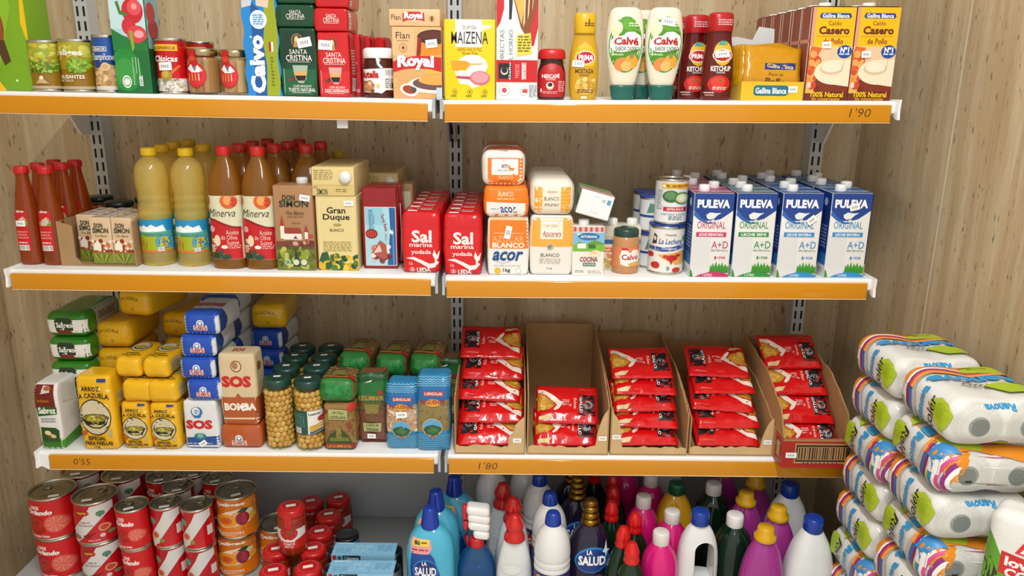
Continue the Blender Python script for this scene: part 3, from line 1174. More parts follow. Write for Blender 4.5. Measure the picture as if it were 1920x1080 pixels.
f.E(.2, .075, .13, None, '#C9BFC0'); f.E(.2, .075, .11, None, '#E8E8E8'); f.E(.2, .075, .06, None, '#C24A50'); f.E(.68, .07, .1, None, '#D0D6DA'); f.R(.64, .055, .76, .085, '#C8484C'); f.lines(.8, .02, .98, .12, 8, '#9AA4AA')
solo(m, 'pasta_box', 'tall white and red box of oven pasta sheets standing on end', 'box', (X, Y, Z))

# instant coffee jar
X, Y, Z, w, h = fit(1, 1007, 1061, 91, d=.03)
R = w / 2
root = thing('coffee_jar', 'small instant coffee jar with red lid and red label', 'jar', (X, Y, Z))
m = bottle(R, h * .86, [(.86, 0), (.93, .03), (.98, .2), (1, .5), (.96, .66), (.84, .8), (.78, .88), (.8, 1)], '#3A1A12', 'gloss', sy=.85, e=2.5)
m.build('glass_body', root)
f = Face(m, 'front', -R, 0, R, h)
n0 = len(m.f)
f.P([(.03, .06), (.97, .06), (.985, .4), (.93, .55), (.8, .66), (.6, .71), (.4, .71), (.2, .66), (.07, .55), (.02, .4)], '#B5161C')
f.T('NESCAFÉ', .46, .475, .6, .09, '#F7EDEB', bold=.03); f.T('CLASSIC', .46, .41, .36, .045, '#F0D8D6'); f.E(.44, .28, .13, None, '#E9D9CC'); f.E(.44, .3, .08, .04, '#2A120C'); f.P([(.3, .3), (.36, .24), (.34, .33)], '#E9D9CC')
f.lines(.72, .16, .93, .38, 6, '#E6A6A6'); f.R(.12, .15, .17, .22, '#E9D9CC'); f.R(.2, .16, .8, .17, '#D88')if False else f.lines(.2, .12, .68, .18, 2, '#E0A0A0')
d = M(); d.v, d.f, d.mi, d.sm, d.mats = m.v, m.f[n0:], m.mi[n0:], m.sm[n0:], m.mats
d.build('red_label', root)
cap(R * .97, h * .80, h, '#C41A1E', R * .85, name='lid', parent=root, e=2.4, sy=.9, taper=.96)

# mustard squeeze bottle, cap on top
X, Y, Z, w, h = fit(1, 1066, 1122, 23, d=.03)
R = w / 2
root = thing('mustard_bottle', 'yellow squeeze bottle of mustard with yellow cap', 'bottle', (X, Y, Z))
m = bottle(R, h, [(.78, 0), (.9, .03), (.97, .15), (1, .3), (.98, .46), (.86, .62), (.72, .72), (.68, .78)], '#C99C1E', 'gloss', sy=.7, e=2.4)
f = Face(m, 'front', -R, 0, R, h)
f.P([(.2, .39), (.8, .39), (.86, .5), (.72, .62), (.5, .67), (.28, .62), (.14, .5)], '#E8B61C')
f.E(.52, .49, .32, .078, '#F0E4D8'); f.E(.52, .49, .29, .068, '#B0151D'); f.T('PRIMA', .53, .49, .46, .06, '#FFFFFF', bold=.03)
f.T('MOSTAZA', .5, .335, .6, .05, '#5A2E10', bold=.02); f.T('ORIGINAL', .5, .29, .34, .025, '#7A4A18')
f.E(.54, .16, .34, .10, '#DDB24A'); f.blobs(.25, .1, .85, .24, ['#E6C56A', '#B98A26', '#C99C34', '#EAD08A'], 30, .07, seed=5); f.lines(.28, .08, .8, .13, 2, '#7A4A18'); f.R(.42, .02, .6, .045, '#F2E8C0')
m.build('bottle_body', root)
o = cap(R * .72, h * .765, h, '#D9AE12', R * .7, name='cap', parent=root, e=2.6, sy=.9)
sticker(f, .30, .42, .024, .014, rot=-.05, parent=root)
m = M(curved=.01)
m.lathe([(R * .72 + .0004, h * .8), (R * .72 + .0004, h * .97)], mat('#000000'), cy=R * .7, e=2.6, sy=.9)
g = Face(m, 'front', -R * .72, h * .8, R * .72, h * .97)
n0 = len(m.f)
g.lines(.45, .25, .9, .55, 2, '#6E4A08'); g.R(.62, .3, .68, .75, '#6E4A08')
m.f, m.mi, m.sm = m.f[n0:], m.mi[n0:], m.sm[n0:]
m.build('cap_print', root)


# garlic sauce bottles standing on their caps
def sauce(w, h):
    R = w / 2
    root = thing('sauce_bottle', '', 'bottle')
    m = bottle(R, h, [(.60, .16), (.66, .19), (.75, .26), (.9, .4), (1, .58), (1, .7), (.95, .82), (.88, .92), (.8, .97), (.6, 1)], '#E6E0CC', 'gloss', sy=.62, e=2.3)
    f = Face(m, 'front', -R, 0, R, h)
    f.E(.5, .6, .455, .315, '#DCE6D4', n=40); f.E(.5, .6, .435, .30, '#4B8F1B', n=40)
    f.P([(.3, .8), (.5, .89), (.7, .85), (.8, .78), (.6, .74)], '#5DA325'); f.E(.26, .78, .14, .07, '#EDE6C4'); f.E(.22, .73, .1, .05, '#E4DCB4')
    f.lines(.56, .79, .86, .84, 2, '#D6E6C0')
    f.P([(.10, .63), (.2, .69), (.4, .695), (.52, .735), (.7, .74), (.87, .70), (.91, .62), (.86, .56), (.7, .54), (.4, .52), (.22, .53), (.12, .57)], '#F7F5F0')
    f.T('Calvé', .51, .632, .64, .085, '#B1151F', bold=.045, arc=.01); f.T('SABOR CASERO', .54, .558, .62, .045, '#34583A', bold=.02)
    f.T('MAYONESA', .30, .495, .3, .02, '#F0F4E8')
    f.E(.42, .39, .2, .075, '#D98A48'); f.E(.66, .42, .18, .075, '#E0A63C'); f.E(.54, .37, .14, .055, '#EDBB6C'); f.E(.66, .48, .05, .03, '#8A8A5A')
    m.build('bottle_body', root)
    c = M()
    P = [(R * .52, 0), (R * .62, .004), (R * .66, h * .1), (R * .72, h * .155), (R * .6, h * .165)]
    c.lathe([(0, 0)] + smooth_prof(P) + [(0, h * .165)], mat('#155E55', 'plastic'), cy=R * .62, sy=.75, e=2.3, seg=30)
    c.build('cap', root)
    return root, f


X, Y, Z, w, h = fit(1, 1134, 1204, 12.5, d=.03)
o, f = sauce(w, h)
o.location = (X, Y, Z)
tag(o, 'cream sauce bottle with green oval label, standing next to the mustard', 'bottle', 'garlic sauce bottles')
X2 = fit(1, 1206, 1278, 12.5, d=.03)[0]
o2 = dup(o, 'cream sauce bottle with green oval label, standing next to the ketchup', (X2, Y, zs(1, X2)))
sticker(f, .54, .845, .03, .017, rot=-.15, parent=o2)
X3 = U(1203, 100, D + .10).x
dup(o, 'cream sauce bottle standing behind, between the two front sauce bottles', (X3, Y + .068, zs(1, X3)))


def ketchup(w, h):
    R = w / 2
    root = thing('ketchup_bottle', '', 'bottle')
    m = bottle(R, h, [(.9, 0), (.98, .02), (1, .1), (1, .4), (.97, .52), (.82, .65), (.76, .72), (.78, .8)], '#5E100E', 'gloss', sy=.75, e=2.5)
    f = Face(m, 'front', -R, 0, R, h)
    f.E(.57, .54, .3, .14, '#E6B41E', n=30); f.P([(.4, .63), (.74, .63), (.66, .68), (.48, .68)], '#2F9C8C')
    f.E(.57, .515, .33, .075, '#F0E6DC'); f.E(.57, .515, .3, .064, '#B8121C'); f.T('PRIMA', .57, .515, .46, .055, '#FFFFFF', bold=.03)
    f.T('KETCHUP', .53, .365, .64, .06, '#F2F0EC', bold=.03); f.T('ORIGINAL', .53, .32, .3, .022, '#E0D0CC')
    f.E(.5, .19, .36, .10, '#C01C16', n=28); f.E(.48, .21, .24, .06, '#E03A2A'); f.P([(.45, .27), (.52, .23), (.6, .27), (.56, .24), (.58, .21), (.5, .22)], '#3E7A2A'); f.lines(.3, .12, .75, .16, 2, '#F0D8D0')
    f.R(.06, .08, .36, .095, '#C9A8A4'); f.R(.1, .055, .36, .065, '#C9A8A4')
    m.build('bottle_body', root)
    cap(R * .8, h * .785, h, '#B01019', R * .75, name='cap', parent=root, e=2.6, sy=.9)
    m = M(curved=.01)
    m.lathe([(R * .8 + .0005, h * .82), (R * .8 + .0005, h * .97)], mat('#000000'), cy=R * .75, e=2.6, sy=.9)
    g = Face(m, 'front', -R * .8, h * .82, R * .8, h * .97)
    n0 = len(m.f)
    g.lines(.3, .2, .9, .7, 3, '#E8B8B4')
    m.f, m.mi, m.sm = m.f[n0:], m.mi[n0:], m.sm[n0:]
    m.build('cap_print', root)
    return root, f


X, Y, Z, w, h = fit(1, 1317, 1374, 22, d=.03)
o, f = ketchup(w, h)
o.location = (X, Y, Z)
tag(o, 'dark red ketchup bottle standing nearest the yellow soup sachets', 'bottle', 'ketchup bottles')
X2 = U(1306, 100, D + .098).x
o2 = dup(o, 'dark red ketchup bottle standing nearest the cream sauce bottles', (X2, Y + .062, zs(1, X2)))
sticker(f, .55, .53, .03, .014, rot=.1, parent=o)
dup(o, 'ketchup bottle standing in the second row behind the sauce bottle', (X2 - .024, Y + .126, zs(1, X2)), skip=('price_sticker',))

# display box with soup sachets
X, Y, Z, w, h = fit(1, 1388, 1504, 153, d=.02)
root = thing('display_box', 'yellow open display box on the top shelf with a torn white upright flap', 'display box', (X, Y, Z))
dd = .13
yel = mat('#E3B81E', 'card')
m = M()
m.box(-w / 2, w / 2, 0, dd, 0, .0012, yel)
m.box(-w / 2, w / 2, 0, .0012, .0012, h, yel)
m.box(-w / 2, -w / 2 + .0012, .0012, dd - .0012, .0012, h, yel); m.box(w / 2 - .0012, w / 2, .0012, dd - .0012, .0012, h, yel)
f = Face(m, 'front', -w / 2, 0, w / 2, h)
f.P([(.2, .35), (.24, .25), (.72, .25), (.76, .35), (.76, .7), (.72, .8), (.24, .8), (.2, .7)], '#1E6E86'); f.T('Gallina Blanca', .48, .52, .5, .32, '#E8EEF0', bold=.03)
m.build('tray', root)
sticker(f, .83, .6, .02, .014, parent=root)
m = M()
hb = U(1420, 50, Y + dd).z - Z
m.prism([(-w / 2, 0), (w / 2, 0), (w / 2, hb * .45), (w / 2 - .03, hb * .5), (w / 2 - .034, hb * .97), (w / 2 - .07, hb), (w / 2 - .083, hb * .82), (w / 2 - .12, hb * .86), (-w / 2 - .008, hb * .84), (-w / 2 - .006, hb * .5)],
        dd - .0012, dd, mat('#D4D9DC', 'card'))
m.build('torn_back_flap', root)


def pillow(w, l, t, c, kind='film', seed=0, n=(12, 14), amp=.0018, edge=.07, rag=.0):
    """a flat sealed pouch: lies in x, y; thickness in z"""
    m = M(curved=.009)
    nx, ny = n
    top, bot = [], []
    for j in range(ny + 1):
        for i in range(nx + 1):
            u, v = 2 * i / nx - 1, 2 * j / ny - 1
            ex = min(1, (1 - abs(u)) / edge / 2.2) ** .5
            ey = min(1, max(0, (1 - abs(v)) - .10) / .35) ** .6
            k = ex * ey
            q = Vector((u * 4 + seed * 3.1, v * 4, seed))
            nn = noise.noise(q) * .6 + noise.noise(q * 2.3) * .4
            cr = noise.noise(Vector((u * 9 + seed, 2.0, v * 3))) * (1 - ey) * .0035
            x, y = u * w / 2 * (1 + .03 * noise.noise(Vector((v * 3, seed, 1)))), v * l / 2
            zt = t / 2 * k + nn * amp * 2 * (.3 + k) + cr
            zb = -t / 2 * k + noise.noise(q + Vector((9, 9, 9))) * amp * (.3 + k) + cr
            top.append((x, y, max(zt, zb + .0006)))
            bot.append((x, y, zb))
    N = (nx + 1) * (ny + 1)
    fs = []
    for j in range(ny):
        for i in range(nx):
            a = j * (nx + 1) + i
            fs.append((a, a + 1, a + nx + 2, a + nx + 1))
            fs.append((N + a, N + a + nx + 1, N + a + nx + 2, N + a + 1))
    ring = [i for i in range(nx + 1)] + [j * (nx + 1) + nx for j in range(1, ny + 1)] + [ny * (nx + 1) + i for i in range(nx - 1, -1, -1)] + [j * (nx + 1) for j in range(ny - 1, 0, -1)]
    for a, b in zip(ring, ring[1:] + ring[:1]):
        fs.append((a, N + a, N + b, b))
    m.add(top + bot, fs, mat(c, kind), True)
    return m, Face(m, 'top', -w / 2, -l / 2, w / 2, l / 2)


m, f = pillow(.126, .092, .011, '#C98F10', 'film', seed=2, amp=.0012)
f.P([(.36, .40), (.9, .46), (.9, .62), (.36, .56)], '#23307A'); f.T('Gallina Blanca', .63, .51, .46, .1, '#E8D9A0', bold=.02)
f.T('Sopa de', .56, .3, .26, .1, '#8A5A18', shear=.2); f.T('Pollo', .55, .13, .36, .17, '#7A2A12', shear=.2, bold=.03)
sach = solo(m, 'soup_sachet', 'front yellow soup sachet with red-brown lettering, leaning in the display box', 'sachet', (X + .003, Y + .026, Z + h + .031), rot=(math.radians(72), math.radians(4), 0), group='soup sachets')
for j in range(5):
    dup(sach, '%s yellow soup sachet from the front in the display box' % ORD[j + 1], (X - .004 - .002 * j, Y + .0405 + .0143 * j, Z + h + .033 + .0012 * j), rot=(math.radians(72), math.radians(3 - 2 * j), 0),
        group='soup sachets')


# broth cartons
def broth(w, h, d):
    m = M()
    m.rbox(-w / 2, w / 2, 0, d, 0, h, mat('#6E2416', 'card'), r=.002)
    f = Face(m, 'front', -w / 2, 0, w / 2, h)
    f.R(0, .4, 1, 1, '#D9A07E'); f.R(.09, .585, .985, 1, '#F0BE0A'); f.R(0, .08, .2, .3, '#D9B45A')
    f.R(0, .3, 1, .585, '#E8C9A4'); f.P([(0, .3), (.2, .3), (.18, .44), (.3, .57), (.05, .585), (0, .5)], '#D8692A'); f.blobs(.02, .14, .22, .5, ['#C9502A', '#E58A3C', '#E9A65A', '#D0432A'], 14, .09, seed=4); f.R(.04, .14, .12, .2, '#D8D4CC')
    f.P([(.2, .3), (.26, .17), (.34, .1), (1, .1), (1, .33)], '#7E2C1A')
    f.E(.64, .31, .47, .135, '#EFE2C8', n=34); f.P([(.6, .18), (1, .155), (1, .45), (.6, .44)], '#EFE2C8'); f.E(.56, .345, .27, .065, '#D8C4A2', n=28); f.E(.56, .36, .23, .05, '#F2E8D2', n=28); f.P([(.8, .34), (.84, .5), (.86, .5), (.83, .34)], '#D8C4A2')
    f.E(.82, .53, .17, .07, '#174A9E', n=28); f.T('Nº1', .82, .55, .2, .06, '#FFFFFF', bold=.04); f.lines(.7, .49, .94, .52, 1, '#C9D6EE')
    f.P([(.16, .9), (.2, .88), (.86, .88), (.9, .9), (.86, .935), (.2, .935)], '#20408E'); f.T('Gallina Blanca', .53, .907, .62, .045, '#EAF0FA', bold=.03)
    f.T('Caldo', .53, .83, .3, .045, '#A8541A', bold=.01); f.T('Casero', .53, .755, .7, .085, '#6A1E14', bold=.035); f.R(.14, .69, .88, .693, '#A8541A'); f.T('de Pollo', .53, .64, .46, .06, '#A04A1A', bold=.02)
    f.T('100% Natural', .52, .068, .76, .06, '#F0C21A', bold=.03); f.T('Sin conservantes', .5, .02, .66, .035, '#E0A820', bold=.02)
    g = Face(m, 'left', 0, 0, d, h)
    g.R(0, .0, 1, 1, '#8A3C2E'); g.R(0, 0, .12, 1, '#D8CFC8'); g.R(.9, 0, 1, 1, '#C98A72'); g.R(0, .62, 1, .66, '#C98A72')
    g = Face(m, 'top', -w / 2, 0, w / 2, d)
    g.R(0, 0, 1, 1, '#E2DDD6'); g.R(0, .44, 1, .56, '#CFC8C0')
    o = m.build('broth_carton')
    c = M()
    c.lathe([(0, h), (.0135, h), (.0135, h + .008), (.0125, h + .01), (0, h + .01)], mat('#E9E4DC', 'plastic'), cx=-.012, cy=d * .5, seg=24)
    c.build('screw_cap', o)
    return o, f


X, Y, Z, w, h = fit(1, 1507, 1587, 12.5, d=.02)
o, f = broth(w, h, .058)
o.location = (X, Y, Z)
tag(o, 'tall broth carton with a cup of soup, first one beside the sachet box', 'carton', 'broth cartons')
X2 = fit(1, 1588, 1668, 12.5, d=.02)[0]
o2 = dup(o, 'tall broth carton with a cup of soup, at the shelf end above 1\'90', (X2, Y, zs(1, X2)))
for j in range(6):
    y = Y + .0595 * (j + 1)
    if j < 5:
        dup(o, 'broth carton %s behind the front one in the row beside the sachet box' % ORD[j + 1], (X - .003 * j, y, zs(1, X)))
        dup(o, 'broth carton %s behind the front one in the row at the shelf end' % ORD[j + 1], (X2 - .002 * j, y, zs(1, X2)))
sticker(f, .38, .6, .02, .014, rot=.05, parent=o)
sticker(f, .3, .5, .02, .014, rot=.05, parent=o2)

# ============================================================ MIDDLE SHELF
# amber bottles with red caps
def amber(H, R):
    root = thing('amber_bottle', '', 'bottle')
    m = bottle(R, H * .93, [(.9, 0), (1, .02), (1, .05), (.985, .42), (.9, .58), (.66, .8), (.5, .92), (.48, .97), (.48, 1)], '#D06A24', 'liquid', e=2.6, sy=.95)
    f = Face(m, 'front', -R, 0, R, H)
    m.build('bottle_body', root)
    m2 = M(curved=.007)
    Pp = smooth_prof([(R * 1.0 * r + .0006, z * H * .93) for r, z in [(1, .05), (.985, .42), (.9, .62)]])
    m2.lathe(Pp, mat('#000000'), cy=R * .95, e=2.6, sy=.95, seg=36)
    g = Face(m2, 'front', -R, 0, R, H)
    n0 = len(m2.f)
    g.P([(.14, .15), (.75, .15), (.73, .58), (.17, .58)], '#C2161C'); g.P([(.2, .41), (.72, .41), (.71, .46), (.55, .5), (.2, .45)], '#C9C2B0'); g.P([(.5, .41), (.72, .41), (.72, .47)], '#7A8A2A')
    g.T('eliges', .44, .55, .34, .035, '#F3D9D6', bold=.03); g.lines(.2, .27, .66, .36, 3, '#E48A86'); g.lines(.22, .22, .62, .25, 1, '#F0C0BC'); g.bars(.2, .155, .66, .21, n=9)
    m2.f, m2.mi, m2.sm = m2.f[n0:], m2.mi[n0:], m2.sm[n0:]
    m2.build('front_label', root)
    cap(R * .62, H * .925, H, '#C21A1E', R * .95, name='cap', parent=root, ridges=20)
    return root, g


X, Y, Z, w, h = fit(2, 33, 75, 313, b=497)
o, g = amber(h, w / 2)
o.location = (X, Y, Z)
tag(o, 'amber bottle with red cap, first one from the side wall', 'bottle', 'red-capped amber bottles')
X2, Y2, Z2, w2, h2 = fit(2, 76, 119, 313, b=498)
o2 = dup(o, 'amber bottle with red cap, touching the cardboard tray', (X2, Y2, Z2))
sticker(g, .42, .43, .022, .013, parent=o)
for i, (px, py, dy, lab) in enumerate(((67, 310, .075, 'amber bottle behind the gap between the two front amber bottles'), (112, 311, .078, 'amber bottle in the second row, behind the tray corner'),
                                       (98, 305, .15, 'amber bottle at the back of the group by the wall'), (138, 308, .15, 'amber bottle at the back of the group, nearest the dark-lidded jars'))):
    x = U(px, py, Y + dy + .02).x
    dup(o, lab, (x, Y + dy, zs(2, x)), skip=('price_sticker',))


# jars of beans with dark lids
def bean_jar(R, H, c, cols, lid, lab=None, seed=1, pr=.0042):
    root = thing('bean_jar', '', 'jar')
    m = M()
    m.lathe(smooth_prof([(R * .9, 0), (R * .98, .004), (R, .012), (R, H * .76), (R * .96, H * .83), (R * .86, H * .88), (R * .86, H * .93)]), mat('#EDF0E6', 'clear'), seg=36, cy=R)
    m.build('glass_body', root)
    m = M()
    rd = random.Random(seed)
    m.lathe([(0, .004), (R - pr * 1.9, .004), (R - pr * 1.9, H * .84), (0, H * .84)], mat(c, 'gloss'), cy=R, seg=24)
    ring = int(2 * PI * R * .9 / (pr * 1.9))
    rows = int((H * .84 - .006) / (pr * 1.72))
    cm = [mat(x, 'plastic', .35) for x in cols]
    base = []
    for a in range(5):
        for b in range(8):
            th, ph = PI * (.06 + .88 * a / 4), 2 * PI * b / 8
            base.append((math.sin(th) * math.cos(ph), math.sin(th) * math.sin(ph), math.cos(th)))
    bf = [(a * 8 + b, (a + 1) * 8 + b, (a + 1) * 8 + (b + 1) % 8, a * 8 + (b + 1) % 8) for a in range(4) for b in range(8)] + [tuple(range(7, -1, -1)), tuple(range(32, 40))]
    for k in range(rows):
        for i in range(ring):
            a = 2 * PI * (i + .5 * (k % 2) + rd.uniform(-.18, .18)) / ring
            if math.sin(a) > .35:
                continue
            q = pr * rd.uniform(1.0, 1.18)
            cx, cy, cz = (R - pr * 1.25) * math.cos(a), R + (R - pr * 1.25) * math.sin(a), .007 + pr * 1.72 * (k + .5) + rd.uniform(-.0006, .0006)
            m.add([(cx + x * q, cy + y * q, cz + z * q) for x, y, z in base], bf, rd.choice(cm), True)
    o = m.build('beans', root)
    o['kind'] = 'stuff'
    cap(R * .93, H * .885, H, lid, R, kind='plastic', name='lid', parent=root)
    return root


o = bean_jar(.037, .125, '#8A4A16', ['#B4641E', '#9A5018', '#C47A30', '#8A4416'], '#16201E', seed=2, pr=.0046)
x = U(206, 340, D + .21).x
o.location = (x, D + .205, zs(2, x))
tag(o, 'jar of orange-brown beans with dark lid behind the cardboard tray', 'jar', 'orange bean jars')
x = U(182, 335, D + .3).x - .012
dup(o, 'jar of orange-brown beans whose dark lid shows beside the slotted upright', (x, D + .285, zs(2, x)))
x = U(264, 345, D + .29).x
dup(o, 'jar of orange-brown beans just showing behind the clear sunflower oil bottle', (x, D + .285, zs(2, x)))

# cardboard tray of small wine cartons
BOARD = mat('#A5835A', 'board')
X, Y, Z, w, h = fit(2, 116, 257, 408, b=499)
ty, tw, th = Y, w, .105
root = thing('cardboard_tray', 'open cardboard tray holding rows of small wine cartons', 'tray', (X, Y, Z + .001))
m = M()
td = .152
m.box(-tw / 2, tw / 2, 0, td, 0, .002, BOARD)
m.box(-tw / 2, -tw / 2 + .003, 0, td, .002, th, BOARD); m.box(tw / 2 - .003, tw / 2, 0, td, .002, th, BOARD); m.box(-tw / 2 + .003, tw / 2 - .003, td - .003, td, .002, th, BOARD)
m.prism([(-tw / 2 + .003, .002), (-tw / 2 + .05, .002), (-tw / 2 + .036, .02), (-tw / 2 + .036, th * .9), (-tw / 2 + .003, th)], .0, .003, BOARD)
m.build('tray_body', root)


def mini(w, h, d):
    m, f = carton(w, h, d, '#D8BC98')
    f.R(0, 0, 1, .24, '#7C8A2E'); f.R(0, .24, 1, .30, '#A0502C'); f.blobs(.02, .26, .98, .5, ['#A8321E', '#E9DCC8', '#C9763A', '#8A3420', '#F0E6D6'], 26, .09, seed=5)
    for i in range(6):
        f.P([(.04 + .16 * i, .22), (.1 + .16 * i, .22), (.45 + .02 * i, .0), (.4 + .02 * i, .0)], ['#A3AA4A', '#5F6E22'][i % 2])
    f.P([(.1, .3), (.45, .3), (.45, .42), (.3, .52), (.1, .42)], '#EFE7D8')
    f.T('DON', .42, .83, .42, .10, '#2E3A2A', bold=.03); f.T('SIMON', .5, .72, .76, .11, '#2E3A2A', bold=.03); f.T('Vino Blanco', .5, .61, .6, .05, '#8A6A4A')
    t = Face(m, 'top', -w / 2, 0, w / 2, d)
    t.P([(.1, .1), (.9, .3), (.8, .8), (.2, .7)], '#C9C6C2'); t.blobs(.1, .1, .9, .9, ['#8E8278', '#DAD6D0', '#B9A58A'], 8, .16, seed=3)
    return solo(m, 'wine_carton', '', 'carton', (0, 0, 0))


mw_, md = .0485, .034
mh = h * .96
first = mini(mw_, mh, md)
k = 0
for r in range(4):
    for c in range(3):
        if r == 0 and c == 2:
            continue
        x = X + tw / 2 - .004 - mw_ / 2 - c * (mw_ + .0015) - .002
        y = Y + .008 + r * (md + .0006)
        lab = 'small wine carton in the tray, %s row, %s' % (ORD[r], ('against the oil bottle side', 'middle of the row', 'on the side of the amber bottles')[c])
        if k == 0:
            first.location = (x, y, Z + .0036)
            tag(first, lab, 'carton', 'small wine cartons in the tray')
        else:
            dup(first, lab, (x, y, Z + .0036))
        k += 1


# sunflower oil
def sunflower(R, H):
    root = thing('oil_bottle', '', 'bottle')
    pr = [(.86, 0), (.97, .015), (1, .04), (1, .10), (.96, .115), (.96, .41), (1, .425), (1, .45), (.93, .48), (.97, .51), (.90, .545), (.96, .58), (.90, .61), (.98, .66), (1, .74), (.98, .80), (.86, .86), (.58, .905), (.34, .925), (.34, .945)]
    m = bottle(R, H, pr, '#FBEA8C', 'liquid')
    m.build('bottle_body', root)
    m2 = M(curved=.007)
    m2.lathe([(R * .975, H * .12), (R * .975, H * .405)], mat('#1F8FC4', 'print'), cy=R, seg=40)
    g = Face(m2, 'front', -R * .97, H * .12, R * .97, H * .405)
    g.R(0, 0, 1, .55, '#9FB022'); g.wave(.5, .66, '#4FA79A', amp=.02); g.R(0, 0, 1, .085, '#D9742A')
    g.P([(.05, .62), (.1, .8), (.2, .74), (.3, .84), (.42, .78), (.55, .86), (.7, .78), (.86, .84), (.92, .64)], '#E6F0F4'); g.T('Diasol', .48, .71, .7, .15, '#FFFFFF', bold=.06); g.lines(.3, .5, .85, .58, 2, '#5A6A14')
    g.E(.86, .32, .22, None, '#2F8AC0', n=30); g.E(.86, .32, .18, None, '#B4C440', n=30)
    for a, b, hh in ((.1, .12, .34), (.22, .1, .28), (.33, .1, .24), (.84, .14, .3)):
        g.P([(a, b), (a + .025, b), (a + .035, b + hh), (a - .01, b + hh)], '#B9641E'); g.E(a + .012, b + hh, .03, None, '#D98A2A')
    g.bars(.68, .05, .86, .17, n=8)
    m2.build('paper_label', root)
    cap(R * .46, H * .935, H, '#E0B80E', R, name='cap', parent=root, ridges=24)
    return root


X, Y, Z, w, h = fit(2, 258, 318, 279, b=500)
o = sunflower(w / 2, h)
o.location = (X, Y, Z)
tag(o, 'clear sunflower oil bottle with yellow cap, standing next to the wine carton tray', 'bottle', 'sunflower oil bottles')
X2 = fit(2, 325, 387, 281, b=501)[0]
dup(o, 'clear sunflower oil bottle with yellow cap, standing next to the olive oil', (X2, Y, zs(2, X2)))
for i, (px, py, dy, lab) in enumerate(((301, 282, .09, 'sunflower oil bottle in the second row, behind the front one by the tray'), (324, 277, .18, 'sunflower oil bottle in the third row, cap darkened by shade'),
                                       (352, 275, .268, 'sunflower oil bottle at the back, in front of the wall'), (379, 272, .12, 'sunflower oil bottle behind the front one by the olive oil'))):
    x = U(px, py, Y + dy + .03).x
    dup(o, lab, (x, Y + dy, zs(2, x)))


# olive oil
def olive(R, H):
    root = thing('olive_oil_bottle', '', 'bottle')
    sh = lambda s: [(.93, 0), (1, .015), (1, .05), (.975, .075), (.975, .62), (1, .64), (.99, .68), (.9, .74), (.72, .81), (.5, .87), (.38, .905), (.36, .94)]
    m = bottle(R, H, sh(0), '#D09028', 'liquid', e=3.0, sy=.95)
    m.build('bottle_body', root)
    m2 = M(curved=.007)
    m2.lathe([(R * .985, H * .085), (R * .985, H * .61)], mat('#D9D7B8', 'print'), cy=R * .95, seg=44, e=3.0, sy=.95)
    g = Face(m2, 'front', -R * .98, H * .085, R * .98, H * .61)
    g.P([(0, 0), (1, 0), (1, .48), (.75, .5), (.5, .54), (.25, .6), (0, .63)], '#C21A22'); g.P([(0, .63), (.25, .6), (.5, .54), (.75, .5), (1, .48), (1, .51), (.75, .53), (.5, .575), (.25, .635), (0, .66)], '#8C1218')
    g.E(.68, .92, .24, .12, '#D8612A'); g.E(.66, .93, .12, .07, '#EDA25A'); g.E(.82, .9, .08, .07, '#C03A20'); g.E(.03, .92, .09, .07, '#C9482A')
    g.T('Minerva', .45, .735, .8, .12, '#2A2A22', shear=.35, bold=-.005)
    g.T('Aceite', .72, .43, .34, .07, '#F0CFC0', bold=0); g.T('de Oliva', .62, .35, .46, .07, '#F0CFC0', bold=0); g.T('Suave', .72, .27, .32, .07, '#F0CFC0', bold=0); g.lines(.6, .17, .92, .23, 2, '#E6A8A0')
    g.blobs(.02, .02, .42, .3, ['#3A4F3A', '#6F8A6A', '#F0D9C0', '#E3A06A', '#8A5A7A'], 16, .10, seed=7); g.E(.14, .48, .09, .05, '#E6A0A8'); g.E(.28, .3, .09, .09, '#F2D8B4'); g.E(.48, .2, .1, .03, '#F4E8DC'); g.E(.16, .06, .14, .05, '#22382A'); g.E(.5, .04, .16, .04, '#2C4A36')
    m2.build('paper_label', root)
    cap(R * .42, H * .925, H, '#C8201C', R * .95, name='cap', parent=root, ridges=24)
    return root


X, Y, Z, w, h = fit(2, 395, 458, 276, b=505)
o = olive(w / 2, h)
o.location = (X, Y, Z)
tag(o, 'olive oil bottle with red cap in front, next to the sunflower oil', 'bottle', 'olive oil bottles')
X2 = fit(2, 457, 520, 276, b=505)[0] + .0015
dup(o, 'olive oil bottle with red cap in front, next to the brown wine carton', (X2, Y, zs(2, X2)))
for i, (px, py, dy, row) in enumerate(((447, 282, .083, 'second row, behind the front one by the sunflower oil'), (472, 277, .166, 'third row, behind the front one by the sunflower oil'), (500, 271, .25, 'back row, over the gap of the two front ones'),
                                       (512, 283, .083, 'second row, behind the front one by the wine carton'), (538, 277, .166, 'third row, behind the brown wine carton'), (560, 271, .25, 'back row, behind the brown wine carton'),
                                       (572, 283, .084, 'second row, red cap above the wine carton screw cap'), (600, 277, .18, 'third row, beside the pale gold wine carton'))):
    x = U(px, py, Y + dy + .03).x
    dup(o, 'red-capped olive oil bottle, ' + row, (x, Y + dy, zs(2, x)))
x = U(632, 273, D + .325).x
r = thing('vinegar_bottle', 'lone dark bottle with yellow cap behind the pale gold wine cartons', 'bottle', (x, D + .30, zs(2, x)))
m = bottle(.034, .25, [(.95, 0), (1, .03), (1, .66), (.9, .76), (.5, .86), (.38, .9), (.36, .94)], '#6A5A1C', 'thick')
m.build('bottle_body', r)
cap(.0165, .232, .252, '#C9A21C', .034, name='cap', parent=r, ridges=20)

